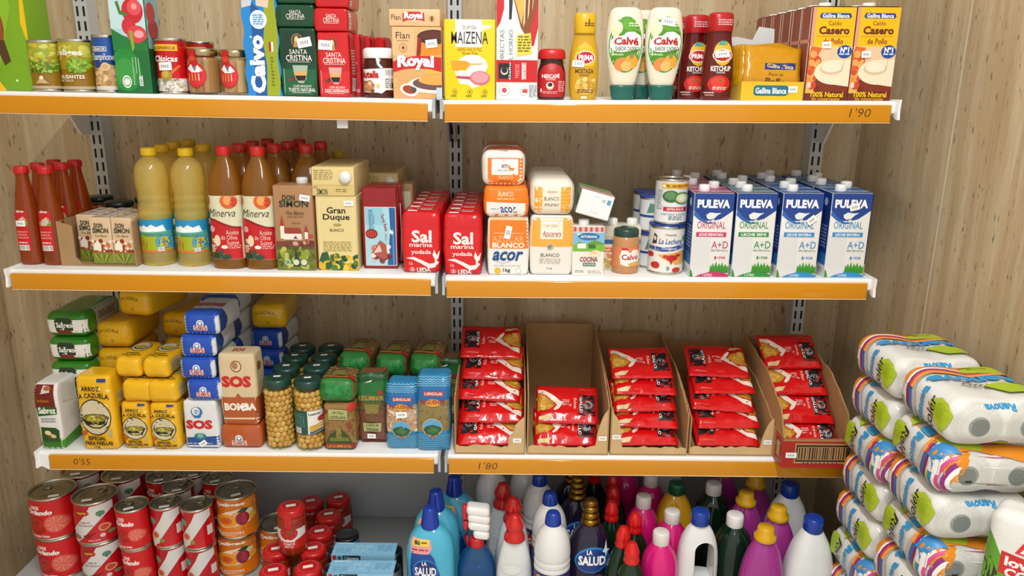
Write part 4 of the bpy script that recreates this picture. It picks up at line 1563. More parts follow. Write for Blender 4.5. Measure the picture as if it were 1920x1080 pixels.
# large wine carton
X, Y, Z, w, h = fit(2, 521, 593, 348, b=507)
m, f = carton(w, h, .062, '#A97E58')
f.R(0, 0, 1, .30, '#6E7A28'); f.P([(0, .25), (1, .25), (1, .36), (.7, .33), (.4, .36), (0, .34)], '#4F5A2A')
f.blobs(.02, .04, .98, .27, ['#8E9A34', '#5F6C22', '#A6AC4A', '#49561C', '#B9B860'], 40, .08, seed=6); f.P([(.42, .05), (.5, .27), (.62, .05)], '#2F3A20')
f.P([(.02, .3), (.98, .28), (.98, .35), (.02, .35)], '#7A3A2C'); f.blobs(.08, .29, .96, .35, ['#9E3A30', '#C9A090', '#6A2A24'], 16, .05, seed=2)
f.R(.22, .37, .68, .44, '#EFE6DC'); f.P([(.2, .44), (.26, .51), (.64, .51), (.7, .44)], '#9A3A2C'); f.P([(.14, .38), (.24, .38), (.24, .54), (.14, .54)], '#EDE4DA'); f.P([(.13, .53), (.25, .53), (.19, .66)], '#A23A30'); f.R(.76, .38, .84, .47, '#EDE4DA'); f.P([(.74, .46), (.86, .46), (.8, .55)], '#A23A30')
f.P([(.84, .38), (.98, .4), (.97, .43), (.84, .43)], '#B0483A'); f.P([(.46, .38), (.52, .42), (.58, .38)], '#8A3428')
for a in (.28, .5, .7):
    f.E(a, .1, .075, None, '#DCE6D8'); f.E(a, .1, .06, None, '#5E9A78' if a < .5 else '#C9D6C0')
f.T('DON', .40, .86, .32, .065, '#23372A', bold=.02); f.T('SIMON', .52, .79, .74, .075, '#23372A', bold=.02); f.T('Vino Blanco', .54, .685, .46, .04, '#5E4630', shear=.15); f.lines(.34, .63, .76, .65, 1, '#7A5E44'); f.lines(.44, .555, .66, .575, 1, '#7A5E44')
o = solo(m, 'wine_carton', 'large brown wine carton with church picture and white screw cap', 'carton', (X, Y, Z))
cap(.0135, h, h + .014, '#D9DEE4', .045, name='screw_cap', parent=o, ridges=18).location = (.012, 0, 0)
sticker(f, .82, .86, .024, .014, rot=-.15, parent=o)

# pale gold wine cartons
def gold(w, h, d):
    m, f = carton(w, h, d, '#D8C68A')
    f.R(.05, .02, .95, .97, '#E2D29A'); f.R(.1, .04, .9, .95, '#DFCE92')
    f.P([(0, 0), (1, 0), (1, .13), (.7, .1), (.4, .14), (0, .1)], '#C9A21E'); f.blobs(.0, .02, 1, .2, ['#2E5A2C', '#D9B01E', '#4A7A34', '#E3C43A', '#1F4A2A'], 40, .08, seed=4); f.P([(.02, .12), (.3, .14), (.24, .26), (.1, .24)], '#2C5A34'); f.lines(.15, .26, .85, .40, 6, '#A89858'); f.T('Blanco', .5, .19, .4, .05, '#2E5A2C')
    f.T('Gran', .5, .815, .46, .085, '#231E14', bold=.02); f.T('Duque', .5, .715, .66, .10, '#231E14', bold=.02); f.T('BLANCO', .5, .55, .34, .04, '#5A4A24'); f.E(.52, .62, .1, .02, '#A89858')
    return m, f


X, Y, Z, w, h = fit(2, 598, 673, 368, b=507)
m, f = gold(w, h, .095)
o = solo(m, 'wine_carton', 'pale gold wine carton standing upright with black lettering', 'carton', (X, Y, Z), group='pale gold wine cartons')
sticker(f, .82, .91, .022, .012, parent=o)
h2 = U(630, 312, Y).z - U(630, 366, Y).z
w2 = U(672, 340, Y).x - U(592, 340, Y).x
m, f = carton(w2, h2, .19, '#DCC98C')
f.R(0, .0, 1, .36, '#D3BE7C'); f.lines(.06, .55, .5, .92, 5, '#A59458'); f.T('DON', .08, .3, .1, .08, '#4A3E1E'); f.T('SIMON', .24, .14, .26, .22, '#3A3420', bold=.02); f.lines(.56, .12, .84, .26, 2, '#8A7A44'); f.R(0, .36, 1, .38, '#B9A566')
t = Face(m, 'top', -w2 / 2, 0, w2 / 2, .19)
t.lines(.1, .1, .9, .9, 7, '#C0AA68')
lay = solo(m, 'wine_carton', 'pale gold wine carton lying flat, its white cap facing the shop', 'carton', (X - .004, Y, Z + h + .0006), group='pale gold wine cartons')
c = M()
c.lathe([(0, 0), (.0135, 0), (.014, .004), (.013, .008), (0, .0085)], mat('#E6E9EA', 'plastic'), seg=28)
cc = c.build('screw_cap', lay, loc=(w2 * .3, -.0002, h2 * .66), rot=(PI / 2, 0, 0))
dup(o, 'pale gold wine carton standing behind the upright one', (X + .002, Y + .098, zs(2, X)), skip=('price_sticker',))
x = X + .062
dup(lay, 'pale gold wine carton lying further back beside the vinegar bottle', (X + .066, Y + .2, zs(2, X) + .14))
dup(o, 'pale gold wine carton standing at the back, carrying the rear lying one', (X + .066, Y + .203, zs(2, x) - .0), skip=('price_sticker',)).scale = (1, 1, .139 / h)

# bar of cake in a light blue and red pack
X, Y, Z, w, h = fit(2, 682, 747, 352, b=504)
m, f = bag(w, h, .05, '#8E1218', 'film', r=.004, bulge=.03, crumple=.0014, seed=9, curved=.01)
f.R(.08, .04, .97, .77, '#D9C9BC'); f.R(.1, .05, .95, .76, '#A5D4E2'); f.R(.1, .55, .6, .76, '#8FC6DA'); f.P([(.7, .05), (.95, .05), (.95, .76), (.78, .76), (.8, .5)], '#1F5FA0'); f.P([(.86, .05), (.9, .05), (.89, .5), (.86, .5)], '#5A9ACB'); f.P([(.78, .5), (.9, .46), (.86, .43), (.78, .45)], '#E4F0F4')
f.T('Turrón Roma', .64, .58, .5, .1, '#8E2A2A', rot=-PI / 2 + .25, bold=.02); f.T('duro', .68, .4, .2, .06, '#C05A3A', rot=-PI / 2); f.lines(.2, .5, .36, .74, 12, '#4A8AA6')
f.E(.27, .44, .17, .06, '#6A1A18'); f.E(.27, .44, .14, .045, '#C93A34')
for a in (.2, .27, .34):
    f.R(a, .405, a + .02, .475, '#7A1A18')
f.blobs(.3, .1, .75, .3, ['#8E3A30', '#C9766A', '#6A2A24', '#E0B0A0', '#F0E0D4'], 26, .09, seed=3); f.P([(.25, .2), (.5, .36), (.68, .3), (.7, .14), (.6, .12)], '#A8544A'); f.P([(.3, .2), (.48, .31), (.55, .22)], '#D9C0B4')
o = solo(m, 'sweet_pack', 'light blue and dark red sweets pack with a slanted red title', 'pack', (X, Y, Z))
dup(o, 'sweets pack standing directly behind the light blue one', (X + .004, Y + .056, zs(2, X)))
X5, Y5, Z5, w5, h5 = fit(2, 735, 772, 345, d=.2)
m, f = carton(.055, h5, .07, '#A88E62')
f.R(.5, .1, .9, .9, '#E0D6B8'); f.R(.62, .3, .8, .6, '#B9501E')
solo(m, 'cracker_box', 'cream and brown box standing behind the sweets pack', 'box', (X5 + .004, Y5, Z5))


# salt
def salt(w, h, d):
    m, f = bag(w, h, d, '#C8121A', 'film', r=.011, bulge=.05, crumple=.002, seed=4, fn2=lambda p: Vector((p.x, p.y + max(0, p.z - h * .8) * .25, p.z)))
    f.R(.06, .05, .95, .74, '#D3141C')
    f.T('Sal', .52, .60, .52, .2, '#F6ECEA', bold=.03); f.T('marina', .5, .465, .6, .07, '#F6E2E0', bold=.02); f.T('yodada', .5, .34, .52, .09, '#F6E2E0', bold=.02)
    f.P([(.1, .25), (.3, .27), (.5, .22), (.7, .16), (.85, .17), (.95, .26), (.98, .37), (.9, .30), (.84, .39), (.8, .3), (.86, .23), (.96, .18), (.85, .1), (.7, .08), (.5, .16), (.3, .22)], '#F2EAE4')
    f.T('LEDA', .56, .055, .36, .075, '#F6ECEA', bold=.04); f.E(.26, .06, .07, None, '#EBB'if False else '#E9B4B4'); f.E(.26, .06, .055, None, '#C8121A'); f.P([(.2, .04), (.32, .04), (.26, .09)], '#F0D8D6'); f.T('1k', .24, .16, .1, .05, '#F0C8C8')
    t = Face(m, 'top', -w / 2, 0, w / 2, d)
    t.T('LEDA', .6, .45, .4, .22, '#F0C4C4', bold=.03); t.R(.5, .3, .75, .34, '#F6E0E0'); t.lines(.3, .6, .8, .85, 2, '#E58A8C'); t.R(.15, .2, .4, .25, '#F4E6E6')
    return m


X, Y, Z, w, h = fit(2, 755, 826, 396, b=512)
X2 = fit(2, 830, 905, 396, b=512)[0] + .001
o = solo(salt(w, h, .056), 'salt_bag', 'front red salt bag of the row beside the sweets pack', 'salt bag', (X, Y, Z), group='red salt bags')
dup(o, 'front red salt bag of the row beside the sugar', (X2, Y, zs(2, X2)))
for j in range(1, 6):
    dup(o, 'red salt bag, %s from the front, in the row beside the sweets pack' % ORD[j], (X - .0005 * j, Y + .0605 * j, zs(2, X)), rz=.01 * (-1) ** j)
    dup(o, 'red salt bag, %s from the front, in the row beside the sugar' % ORD[j], (X2, Y + .0605 * j, zs(2, X2)), rz=-.01 * (-1) ** j)


# sugar
def sugar1(w, h, d):
    m, f = bag(w, h, d, '#E9E8E4', 'paper', r=.008, bulge=.05, crumple=.0012, seed=5, curved=.01)
    f.P([(0, .47), (1, .47), (1, .96), (0, .96)], '#EE7A16'); f.R(0, .965, 1, 1, '#F0B070')
    f.T('AZUCAR', .5, .635, .76, .10, '#F3C49A', bold=-.01); f.T('BLANCO', .51, .53, .78, .09, '#FFF4EA', bold=.03); f.lines(.15, .72, .86, .75, 1, '#F6B888')
    f.T('acor', .5, .34, .76, .17, '#1E4C86', shear=.3, bold=.03); f.wave(.22, .235, '#B9C9DC', amp=.015, u0=.2, u1=.55, fr=1.5); f.E(.25, .08, .08, None, '#E2B81E'); f.T('1kg', .47, .085, .18, .08, '#2A2E36', bold=.02); f.lines(.16, .16, .84, .185, 1, '#B9B9BC'); f.E(.76, .08, .07, None, '#C4C6C8'); f.E(.76, .08, .055, None, '#E9E8E4')
    return m, f


X, Y, Z, w, h = fit(2, 914, 990, 408, b=516)
dS = .062
m, f = sugar1(w, h, dS)
o = solo(m, 'sugar_bag', 'upright orange and white sugar bag with blue script lettering', 'sugar bag', (X, Y, Z), group='orange sugar bags')
sticker(f, .5, .75, .014, .03, rot=-.2, parent=o)
for j in (1, 2):
    dup(o, 'orange sugar bag standing %s behind the upright front one' % ('directly', 'second')[j - 1], (X, Y + (dS + .008) * j, zs(2, X)), skip=('price_sticker',))
# the two lying on top show their folded ends
w2 = w * 1.05
h2 = U(945, 347, Y).z - U(945, 405, Y).z
m, f = bag(w2, h2, .135, '#EE7A16', 'paper', r=.012, bulge=.03, crumple=.0025, seed=7, curved=.01)
f.P([(.06, .0), (.95, .0), (.95, .46), (.06, .5)], '#ECEAE6'); f.T('acor', .55, .25, .36, .2, '#24508A', shear=-.3, bold=.02, rot=0); f.T('BLANCO', .5, .76, .34, .16, '#F9D6B6', bold=.02); f.lines(.3, .56, .7, .64, 1, '#F6C090'); f.lines(.16, .24, .34, .3, 1, '#9AA6B4')
o1 = solo(m, 'sugar_bag', 'orange sugar bag lying on the upright orange bag, white band at its foot', 'sugar bag', (X - .006, Y, Z + h + .0008), group='orange sugar bags')
h3 = U(937, 281, Y).z - U(937, 347, Y).z
w3 = U(977, 320, Y).x - U(898, 320, Y).x
m, f = bag(w3, h3, .135, '#E6E4DE', 'paper', r=.016, bulge=.03, crumple=.002, seed=8, curved=.01)
f.R(.13, 0, .96, .8, '#EE7A16'); f.R(.22, .32, .85, .77, '#ECEBE8'); f.T('acor', .55, .56, .2, .09, '#3A4450', shear=.2); f.T('BLANCO', .56, .25, .34, .1, '#F6C8A2', bold=.01); f.lines(.4, .12, .7, .16, 1, '#B9601A'); f.lines(.35, .42, .75, .48, 1, '#A9ACB0')
g = Face(m, 'top', -w3 / 2, 0, w3 / 2, .135)
g.T('1kg', .5, .08, .18, .05, '#8A8A86'); g.R(0, .2, 1, 1, '#DE5A16')
o2 = solo(m, 'sugar_bag', 'topmost orange and white sugar bag of the taller sugar pile', 'sugar bag', (X - .012, Y + .001, Z + h + h2 + .0016), group='orange sugar bags')


def sugar2(w, h, d):
    m, f = bag(w, h, d, '#E6E2DA', 'paper', r=.010, bulge=.05, crumple=.0012, seed=6, curved=.01)
    f.R(0, .49, 1, .97, '#EFA22A')
    for i in range(12):
        f.wave(.5 + .038 * i, .51 + .038 * i, '#F6C470', amp=.006, fr=9, n=40)
        f.m.layer -= .9
    f.R(.24, .62, .76, 1, '#EEE9E0'); f.T('Azucarera', .5, .71, .44, .09, '#A84A2A', shear=.25, rot=0); f.T('LA CASA', .5, .84, .26, .05, '#C99A5A'); f.R(.3, .65, .7, .66, '#C9A27A')
    f.E(.47, .49, .08, None, '#B9AFA0'); f.E(.47, .49, .05, None, '#8F8678'); f.T('BLANCO', .47, .35, .44, .055, '#4A463E', bold=.0); f.lines(.22, .2, .72, .3, 3, '#C9C2B4'); f.T('1kg', .46, .12, .14, .04, '#9A948A')
    return m, f


X, Y, Z, w, h = fit(2, 993, 1072, 405, b=516)
m, f = sugar2(w, h, dS)
oz = solo(m, 'sugar_bag', 'upright white and honey-patterned sugar bag with a grey seal', 'sugar bag', (X, Y, Z), group='honey-patterned sugar bags')
for j in (1, 2):
    dup(oz, 'honey-patterned sugar bag standing %s behind the front one' % ('directly', 'second')[j - 1], (X, Y + (dS + .008) * j, zs(2, X)))
h2 = U(1030, 335, Y).z - U(1030, 404, Y).z
w2 = U(1072, 370, Y).x - U(990, 370, Y).x
m, f = bag(w2, h2, .135, '#E6DFD2', 'paper', r=.02, bulge=.03, crumple=.0018, seed=3, curved=.01)
f.R(.1, .06, .95, .8, '#F0E6D4'); f.R(.1, .08, .28, .78, '#EFA22A'); f.R(.7, .08, .92, .78, '#EFA22A')
for i in range(7):
    f.R(.1, .1 + .095 * i, .28, .115 + .095 * i, '#F9D08A'); f.R(.7, .1 + .095 * i, .92, .115 + .095 * i, '#F9D08A'); f.m.layer -= 1.9
f.T('Azucarera', .5, .66, .24, .07, '#C06A4A', shear=.2); f.T('BLANCO', .49, .47, .34, .1, '#4A463E', bold=0); f.lines(.33, .26, .66, .34, 2, '#8A867C')
op = solo(m, 'sugar_bag', 'honey-patterned sugar bag lying on top of the upright one', 'sugar bag', (X - .001, Y, Z + h + .0008), group='honey-patterned sugar bags')
for (b, lab) in ((o2, 'sugar bag behind the topmost one, orange back showing'), (op, 'sugar bag lying behind the honey-patterned one, orange back showing')):
    l = b.location
    x = dup(b, lab, (l.x - .004, l.y + .142, l.z))
# supports of those rear ones
l = o1.location
dup(o1, 'orange sugar bag lying in the second row of the taller pile', (l.x, l.y + .142, l.z))

# cooking cream cartons
def cream(w, h, d):
    m, f = carton(w, h, d, '#E9E6DF')
    f.R(0, .58, 1, .88, '#7FB7D8'); f.P([(0, .6), (.2, .7), (.4, .64), (.7, .74), (1, .66), (1, .58), (0, .56)], '#5F9A3A'); f.R(0, .5, 1, .64, '#79B43A'); f.R(.15, .56, .42, .66, '#E9EDE8'); f.R(.5, .56, .72, .64, '#3A6A34'); f.P([(.1, .86), (.3, .78), (.5, .86)], '#EAF2F6')
    f.E(.5, .8, .34, .075, '#2E6FA6'); f.T('ASTURIANA', .5, .8, .52, .05, '#F0F6FA', bold=.02); f.R(0, .9, 1, 1, '#E3B8B4')
    for i in range(6):
        f.R(.02 + .17 * i, .9, .1 + .17 * i, 1, '#C2504C')
    f.E(.72, .46, .18, .07, '#F0DEC0'); f.E(.66, .48, .1, .04, '#E6C79A'); f.T('COCINA', .52, .34, .56, .1, '#8E2A2E', bold=.03); f.R(.34, .2, .74, .27, '#3A6A5A'); f.T('SIN GLUTEN', .54, .235, .34, .04, '#E6F0EA'); f.lines(.1, .06, .4, .12, 2, '#A9A9A6'); f.lines(.5, .04, .94, .12, 2, '#C0C0BC')
    return m, f


X, Y, Z, w, h = fit(2, 1072, 1131, 425, b=517)
m, f = cream(w, h, .055)
o = solo(m, 'cream_carton', 'small cooking cream carton with red gingham top band and white cap', 'carton', (X, Y, Z), group='cooking cream cartons')
cap(.0125, h, h + .013, '#EEF0F0', .03, name='screw_cap', parent=o, ridges=18).location = (-.010, 0, 0)
zc = Z + h
pa = U(1113, 387, Y)
w2, h2 = .078, .0575
m, f = carton(w2, h2, .105, '#E4E7EA')
f.R(.02, .05, .98, .95, '#E9ECEF'); f.R(.82, .62, .93, .82, '#5E9AC6'); f.lines(.66, .66, .8, .8, 2, '#9AAFC4'); f.lines(.42, .8, .6, .86, 1, '#B4C2D2'); f.lines(.42, .14, .64, .22, 2, '#C4CCD6')
g = sideface(m, .105, h2, 'left')
g.R(0, 0, 1, 1, '#9AA88E'); g.R(0, .3, .5, .7, '#6A7A5A')
t = Face(m, 'top', -w2 / 2, 0, w2 / 2, .105)
t.R(0, 0, 1, .5, '#C48A86'); t.R(0, .1, 1, .2, '#E9D6D2'); t.R(0, .5, 1, 1, '#7FA86A')
ang = math.radians(15)
cx0, cz0 = pa.x, zc + .0135
# rests on the screw cap with its lower edge, tilted
solo(m, 'cream_carton', 'small white carton lying tilted on the screw cap of the cooking cream', 'carton', (cx0 - .004, Y, cz0 + .009), rot=(0, ang, 0))
for i, (l, r, t, dd, lab) in enumerate(((1118, 1158, 424, .075, 'cream carton with blue band showing beside the peanut butter jar'), (1157, 1192, 424, .085, 'cream carton behind the peanut butter jar'))):
    Xc, Yc, Zc, wc, hc = fit(2, l, r, t, d=dd)
    m, f = carton(.062, hc, .055, '#DDD6C4')
    f.R(0, .62, 1, .78, '#C9C0A6'); f.R(.35, .6, 1, .7, '#2E5F96'); f.R(.0, .42, .95, .52, '#C9641E'); f.T('NATA', .6, .47, .5, .06, '#F6EADA'); f.blobs(.3, .1, .95, .34, ['#B9A05A', '#8A9A4A', '#E3D6B0', '#C98A4A'], 14, .1, seed=2)
    q = solo(m, 'cream_carton', lab, 'carton', (Xc + (.0 if i else .0), Yc, Zc))
    cap(.0125, hc, hc + .015, '#EEF0F0', .03, name='screw_cap', parent=q, ridges=18).location = (.012, 0, 0)

# peanut butter jar
X, Y, Z, w, h = fit(2, 1149, 1200, 431, b=515)
R = w / 2
root = thing('spread_jar', 'peanut butter jar with dark green lid and heart-shaped label', 'jar', (X, Y, Z))
m = M(curved=.006)
m.lathe(smooth_prof([(R * .88, 0), (R * .97, .004), (R, .012), (R, h * .70), (R * .95, h * .78), (R * .84, h * .83), (R * .84, h * .87)]), mat('#BF8A5C', 'gloss'), seg=40, cy=R)
f = Face(m, 'front', -R, 0, R, h)
m.build('glass_body', root)
mm = M(curved=.006)
mm.lathe([(R * 1.008, h * .18), (R * 1.008, h * .60)], mat('#D9865A', 'print'), cy=R, seg=40)
g = Face(mm, 'front', -R, h * .18, R, h * .60)
g.P([(.28, .1), (.5, .0), (.9, .1), (.98, .5), (.9, .85), (.72, .9), (.6, .72), (.45, .9), (.3, .86), (.22, .5)], '#F2EDE6'); g.T('Calvé', .6, .5, .6, .3, '#A8242A', bold=.03); g.E(.78, .12, .24, .12, '#D9A85A'); g.E(.4, .94, .12, .08, '#B9342A')
mm.build('paper_label', root)
cap(R * .92, h * .82, h, '#24443A', R, name='lid', parent=root, ridges=30)

# condensed milk and pudding tins
def milk_tin(w, h, kind):
    m, f = can_mesh(w, h, '#DCE0E2', 'gloss')
    if kind == 0:
        f.R(0, .0, 1, .98, '#E6E2DA'); f.P([(0, .6), (.3, .58), (.6, .6), (1, .68), (1, .58), (.6, .5), (.3, .48), (0, .5)], '#1E4F96'); f.T('Original', .5, .55, .4, .06, '#E9F0F8'); f.T('La Lechera', .52, .72, .64, .13, '#1F5AA6', shear=.3, bold=.02); f.T('Nestlé', .52, .87, .3, .05, '#3A5A86'); f.P([(.06, .64), (.16, .66), (.17, .84), (.1, .9)], '#3A3A48'); f.E(.12, .78, .03, .05, '#E0C8B4'); f.E(.93, .78, .08, .07, '#5A9A8A')
        f.P([(.9, .5), (.92, .2), (.7, .18), (.3, .34), (.2, .4)], '#E0A850'); f.P([(.9, .5), (.94, .2), (.98, .3), (.96, .46)], '#B9702A'); f.E(.58, .34, .16, .07, '#B4241E'); f.E(.4, .37, .07, .04, '#C8342A'); f.E(.74, .4, .08, .04, '#C8342A'); f.P([(.5, .3), (.56, .18), (.62, .3)], '#B4241E')
        f.E(.16, .16, .1, .08, '#B9262A'); f.E(.72, .06, .12, .06, '#C02A26'); f.E(.05, .4, .06, .06, '#B9262A'); f.E(.48, .1, .05, .05, '#8AA0B4')
    elif kind == 1:
        f.R(.14, .83, .98, .95, '#D9A21E'); f.T('EL QUIJOTE', .58, .89, .68, .07, '#4A2A12', bold=.03); f.E(.2, .89, .05, None, '#F0E0B0'); f.lines(.04, .3, .16, .8, 12, '#9AA4AE')
        f.E(.4, .64, .24, .15, '#3E6A3A', n=28); f.E(.38, .66, .17, .1, '#5E8A54'); f.E(.74, .6, .26, .15, '#4F7A42', n=28); f.E(.76, .6, .21, .115, '#C9D2A6', n=28); f.E(.76, .6, .12, .07, '#E3E6CC')
        f.R(.2, .28, .9, .38, '#C2262A'); f.T('EXTRA DULCE', .55, .33, .5, .05, '#FFFFFF', bold=.02); f.T('calidad extra', .5, .21, .7, .05, '#8A94A4'); f.lines(.35, .06, .75, .17, 3, '#8A94A4')
    else:
        f.R(0, .42, 1, .5, '#23498E'); f.P([(.2, .56), (.6, .6), (.7, .8), (.3, .9)], '#5A8A7A'); f.E(.7, .46, .14, .05, '#C93A4A'); f.R(.62, .12, .74, .26, '#3A8A3A'); f.R(.62, .12, .74, .17, '#D9A21E'); f.R(.64, .06, .72, .12, '#C2342A')
    o = m.build('milk_tin')
    can_lid(w, h, o, tab=False)
    return o


X, Y, Z, w, h = fit(2, 1218, 1287, 426, b=516)
o = milk_tin(w, h, 0)
o.location = (X, Y, Z)
tag(o, 'condensed milk tin with strawberry tart picture, in front on the shelf', 'can')
cap(w / 2 * 1.0, h + .0002, h + .004, '#1F3F9A', w / 2, name='rim_lid', parent=o)
X2 = U(1265, 380, Y).x
w2 = U(1297, 380, Y).x - U(1233, 380, Y).x
h2 = U(1265, 337, Y).z - (Z + h + .0045)
o = milk_tin(w2, h2, 1)
o.location = (X2, Y + .003, Z + h + .0045)
tag(o, 'grey tin with green melon picture on top of the strawberry tart tin', 'can')
dw, dh = .067, .084
b0 = milk_tin(dw, dh, 2)
cap(dw / 2 * 1.03, dh - .001, dh + .004, '#24459A', dw / 2, name='plastic_lid', parent=b0)
k = 0
for s_, (px, dd) in enumerate(((1229, .094), (1215, .172))):
    x = U(px, 400, D + dd).x
    for lv in range(2):
        lab = 'blue-lidded milk tin, %s one of the %s stack behind the melon tin' % (('lower', 'upper')[lv], ('first', 'second')[s_])
        loc = (x, D + dd, zs(2, x) + lv * (dh + .0045))
        if k == 0:
            b0.location = loc
            tag(b0, lab, 'can', 'blue-lidded milk tins')
        else:
            dup(b0, lab, loc)
        k += 1


# milk cartons
def milk(w, h, d, c, sub, sidec):
    m, f = carton(w, h, d, '#E4E5E2', r=.002)
    f.R(0, 0, .47, .5, '#D9DBDC')
    f.P([(0, .80), (.05, .76), (.2, .70), (.35, .675), (.55, .68), (.7, .70), (.88, .76), (1, .80), (1, 1), (0, 1)], '#173F8F'); f.P([(.02, .8), (.2, .71), (.38, .66), (.6, .655), (.52, .64), (.34, .64), (.16, .68), (0, .74)], '#2E62B4')
    f.P([(.32, .745), (.42, .775), (.58, .765), (.7, .77), (.6, .74), (.52, .70), (.4, .69), (.34, .71)], '#E6EAEE'); f.P([(.46, .69), (.54, .69), (.51, .62)], '#D9DEE4')
    f.T('PULEVA', .49, .875, .82, .10, '#F4F6FA', bold=.05)
    f.T('ORIGINAL', .47, .625, .72, .085, c, bold=.0); f.R(.1, .485, .86, .54, c); f.T(sub, .48, .512, .62, .033, '#F0F0F0', bold=.03)
    f.T('A+D', .72, .39, .42, .085, c, bold=.0); f.lines(.5, .31, .94, .335, 2, '#9AA2AC'); f.P([(.6, .235), (.63, .26), (.66, .235), (.63, .205)], c); f.T('1958', .78, .235, .2, .03, c)
    f.P([(.5, .06), (.52, .15), (.55, .11), (.58, .17), (.62, .12), (.66, .19), (.7, .12), (.74, .17), (.78, .13), (.82, .18), (.86, .12), (.9, .16), (.94, .12), (.98, .14), (1, .05)], '#3F9A2E')
    for i in range(8):
        f.P([(.53 + .055 * i, .05), (.57 + .055 * i, .05), (.55 + .055 * i, .15)], '#2E7A24')
    f.P([(.14, 0), (.3, .035), (.55, .065), (.8, .06), (1, .03), (1, 0)], c); f.T('1 LITRO', .46, .025, .24, .03, '#EAF0F4'); f.P([(0, 0), (.09, 0), (.05, .07), (0, .1)], '#2E8A34')
    for sd in ('left', 'right'):
        g = sideface(m, d, h, sd)
        g.R(0, .16, 1, 1, '#173F8F'); g.R(0, 0, 1, .16, '#E4E5E2'); g.R(0, .14, 1, .28, '#2A7AC4'); g.lines(.15, .34, .85, .62, 7, '#8FA6D6'); g.E(.5, .88, .16, None, '#C9D6EE'); g.bars(.2, .03, .8, .11, n=9)
    t = Face(m, 'top', -w / 2, 0, w / 2, d)
    t.R(0, 0, 1, 1, sidec); t.R(0, .45, 1, .55, '#C9D0DA'); t.lines(.45, .1, .95, .4, 3, '#AEBBD4')
    o = m.build('milk_carton')
    cap(.0125, h, h + .0165, '#EDEFF0', .028, name='screw_cap', parent=o, ridges=18).location = (-.018, 0, 0)
    return o, f


PK, GR, BL = '#BE2F66', '#2E8A3C', '#2A8AC9'
cols = ((1292, 1365, PK, 'LECHE DESNATADA', '#B9567E', 'pink', 519), (1368, 1446, GR, 'LECHE SEMI', '#5E7E8E', 'green', 519), (1453, 1529, BL, 'LECHE ENTERA', '#2F66A8', 'blue', 520), (1543, 1618, BL, 'LECHE ENTERA', '#2F66A8', 'blue', 520))
names = ('pink-lettered milk carton', 'green-lettered milk carton', 'blue-lettered milk carton beside the green one', 'blue-lettered milk carton at the shelf end')
for i, (l, r, c, sub, sc, nm, b) in enumerate(cols):
    X, Y, Z, w, h = fit(2, l, r, 362, b=b)
    w = min(w, .0915)
    md_ = .0585
    o, f = milk(w, h, md_, c, sub, sc)
    o.location = (X, Y, Z)
    tag(o, names[i] + ', first of its row', 'milk carton', 'milk cartons')
    pl = {0: (), 2: (.74, .69, .7), 3: (.56, .84, .25)}.get(i)
    nrow = 6
    for j in range(1, nrow):
        xx = X + (-.001, .001, .001, .0)[i] * j + (.002 if j % 2 else 0)
        lab = '%s, %s from the front of its row' % (names[i], ORD[j])
        q = dup(o, lab, (xx, Y + (md_ + .0008) * j, zs(2, X)))
        if (j + i) % 3 == 1:     # some stand turned round
            q.rotation_euler = (0, 0, PI)
            q.location = (xx, Y + (md_ + .0008) * j + md_, zs(2, X))
    if pl:
        sticker(f, pl[0], pl[1], .022, .015, rot=pl[2], parent=o)

# ============================================================ LOWEST SHELF
def lying(name, label, cat, l, r, t, b, Y, length, z, c, kind='film', r_=.016, seed=1, draw=None, side=None, top=None, group=None, bulge=.04, crumple=.002, rz=0, h=None, w=None):
    """a bag lying on its side, its end towards the shop"""
    w = w or U(r, (t + b) / 2, Y).x - U(l, (t + b) / 2, Y).x
    h = h or U(l, t, Y).z - U(l, b, Y).z
    x = U((l + r) / 2, (t + b) / 2, Y).x
    m, f = bag(w, h, length, c, kind, r=min(r_, h * .4), bulge=bulge, crumple=crumple, seed=seed, curved=.01)
    if draw:
        draw(f)
    if side:
        side(sideface(m, length, h, 'right'))
    if top:
        top(Face(m, 'top', -w / 2, 0, w / 2, length))
    o = solo(m, name, label, cat, (x, Y, z), rz=rz, group=group)
    return o, x, w, h


# --- rice in green and white packs
X, Y, Z, w, h = fit(3, 81, 119, 722, b=842)
m, f = bag(w * 1.12, h, .085, '#DDDEDB', 'gloss', r=.006, bulge=.02, crumple=.0012, seed=11, curved=.01, fn2=lambda p: Vector((p.x, p.y + max(0, p.z - h * .86) * .5, p.z)))
f.P([(0, 0), (1, 0), (1, .18), (.6, .13), (0, .14)], '#3F8A1E'); f.P([(.1, .06), (.85, .06), (.9, .30), (.75, .34), (.12, .35)], '#1E4A1E'); f.P([(.14, .04), (.84, .04), (.88, .12), (.12, .12)], '#2F6E1E'); f.E(.4, .26, .14, .035, '#E3D3A8', rot=-.3); f.E(.6, .21, .14, .03, '#D9C090', rot=-.3); f.E(.45, .2, .08, .02, '#7A4A22')
f.P([(.02, .64), (.9, .6), (.85, .98), (0, .98)], '#6A1414'); f.P([(.1, .52), (.9, .55), (.92, .66), (.06, .68)], '#1F5A24'); f.T('Sabroz', .5, .61, .74, .1, '#F2F2EC', bold=.03); f.T('brillante', .4, .76, .5, .05, '#B06A14', bold=.03)
f.lines(.2, .42, .8, .5, 2, '#8A8F8C'); f.P([(.3, .86), (.7, .88), (.66, .96), (.4, .97)], '#C9CFC8'); f.E(.58, .93, .16, .03, '#A85A2A')
g = sideface(m, .085, h)
g.R(0, 0, 1, .14, '#3F8A1E'); g.P([(0, .14), (1, .14), (1, .2)], '#3F8A1E'); g.P([(.2, .7), (.9, .62), (.9, .9), (.3, .96)], '#D0D0CC')
solo(m, 'rice_pack', 'upright white rice pack with dark red top and green foot, by the side wall', 'rice pack', (X, Y, Z))


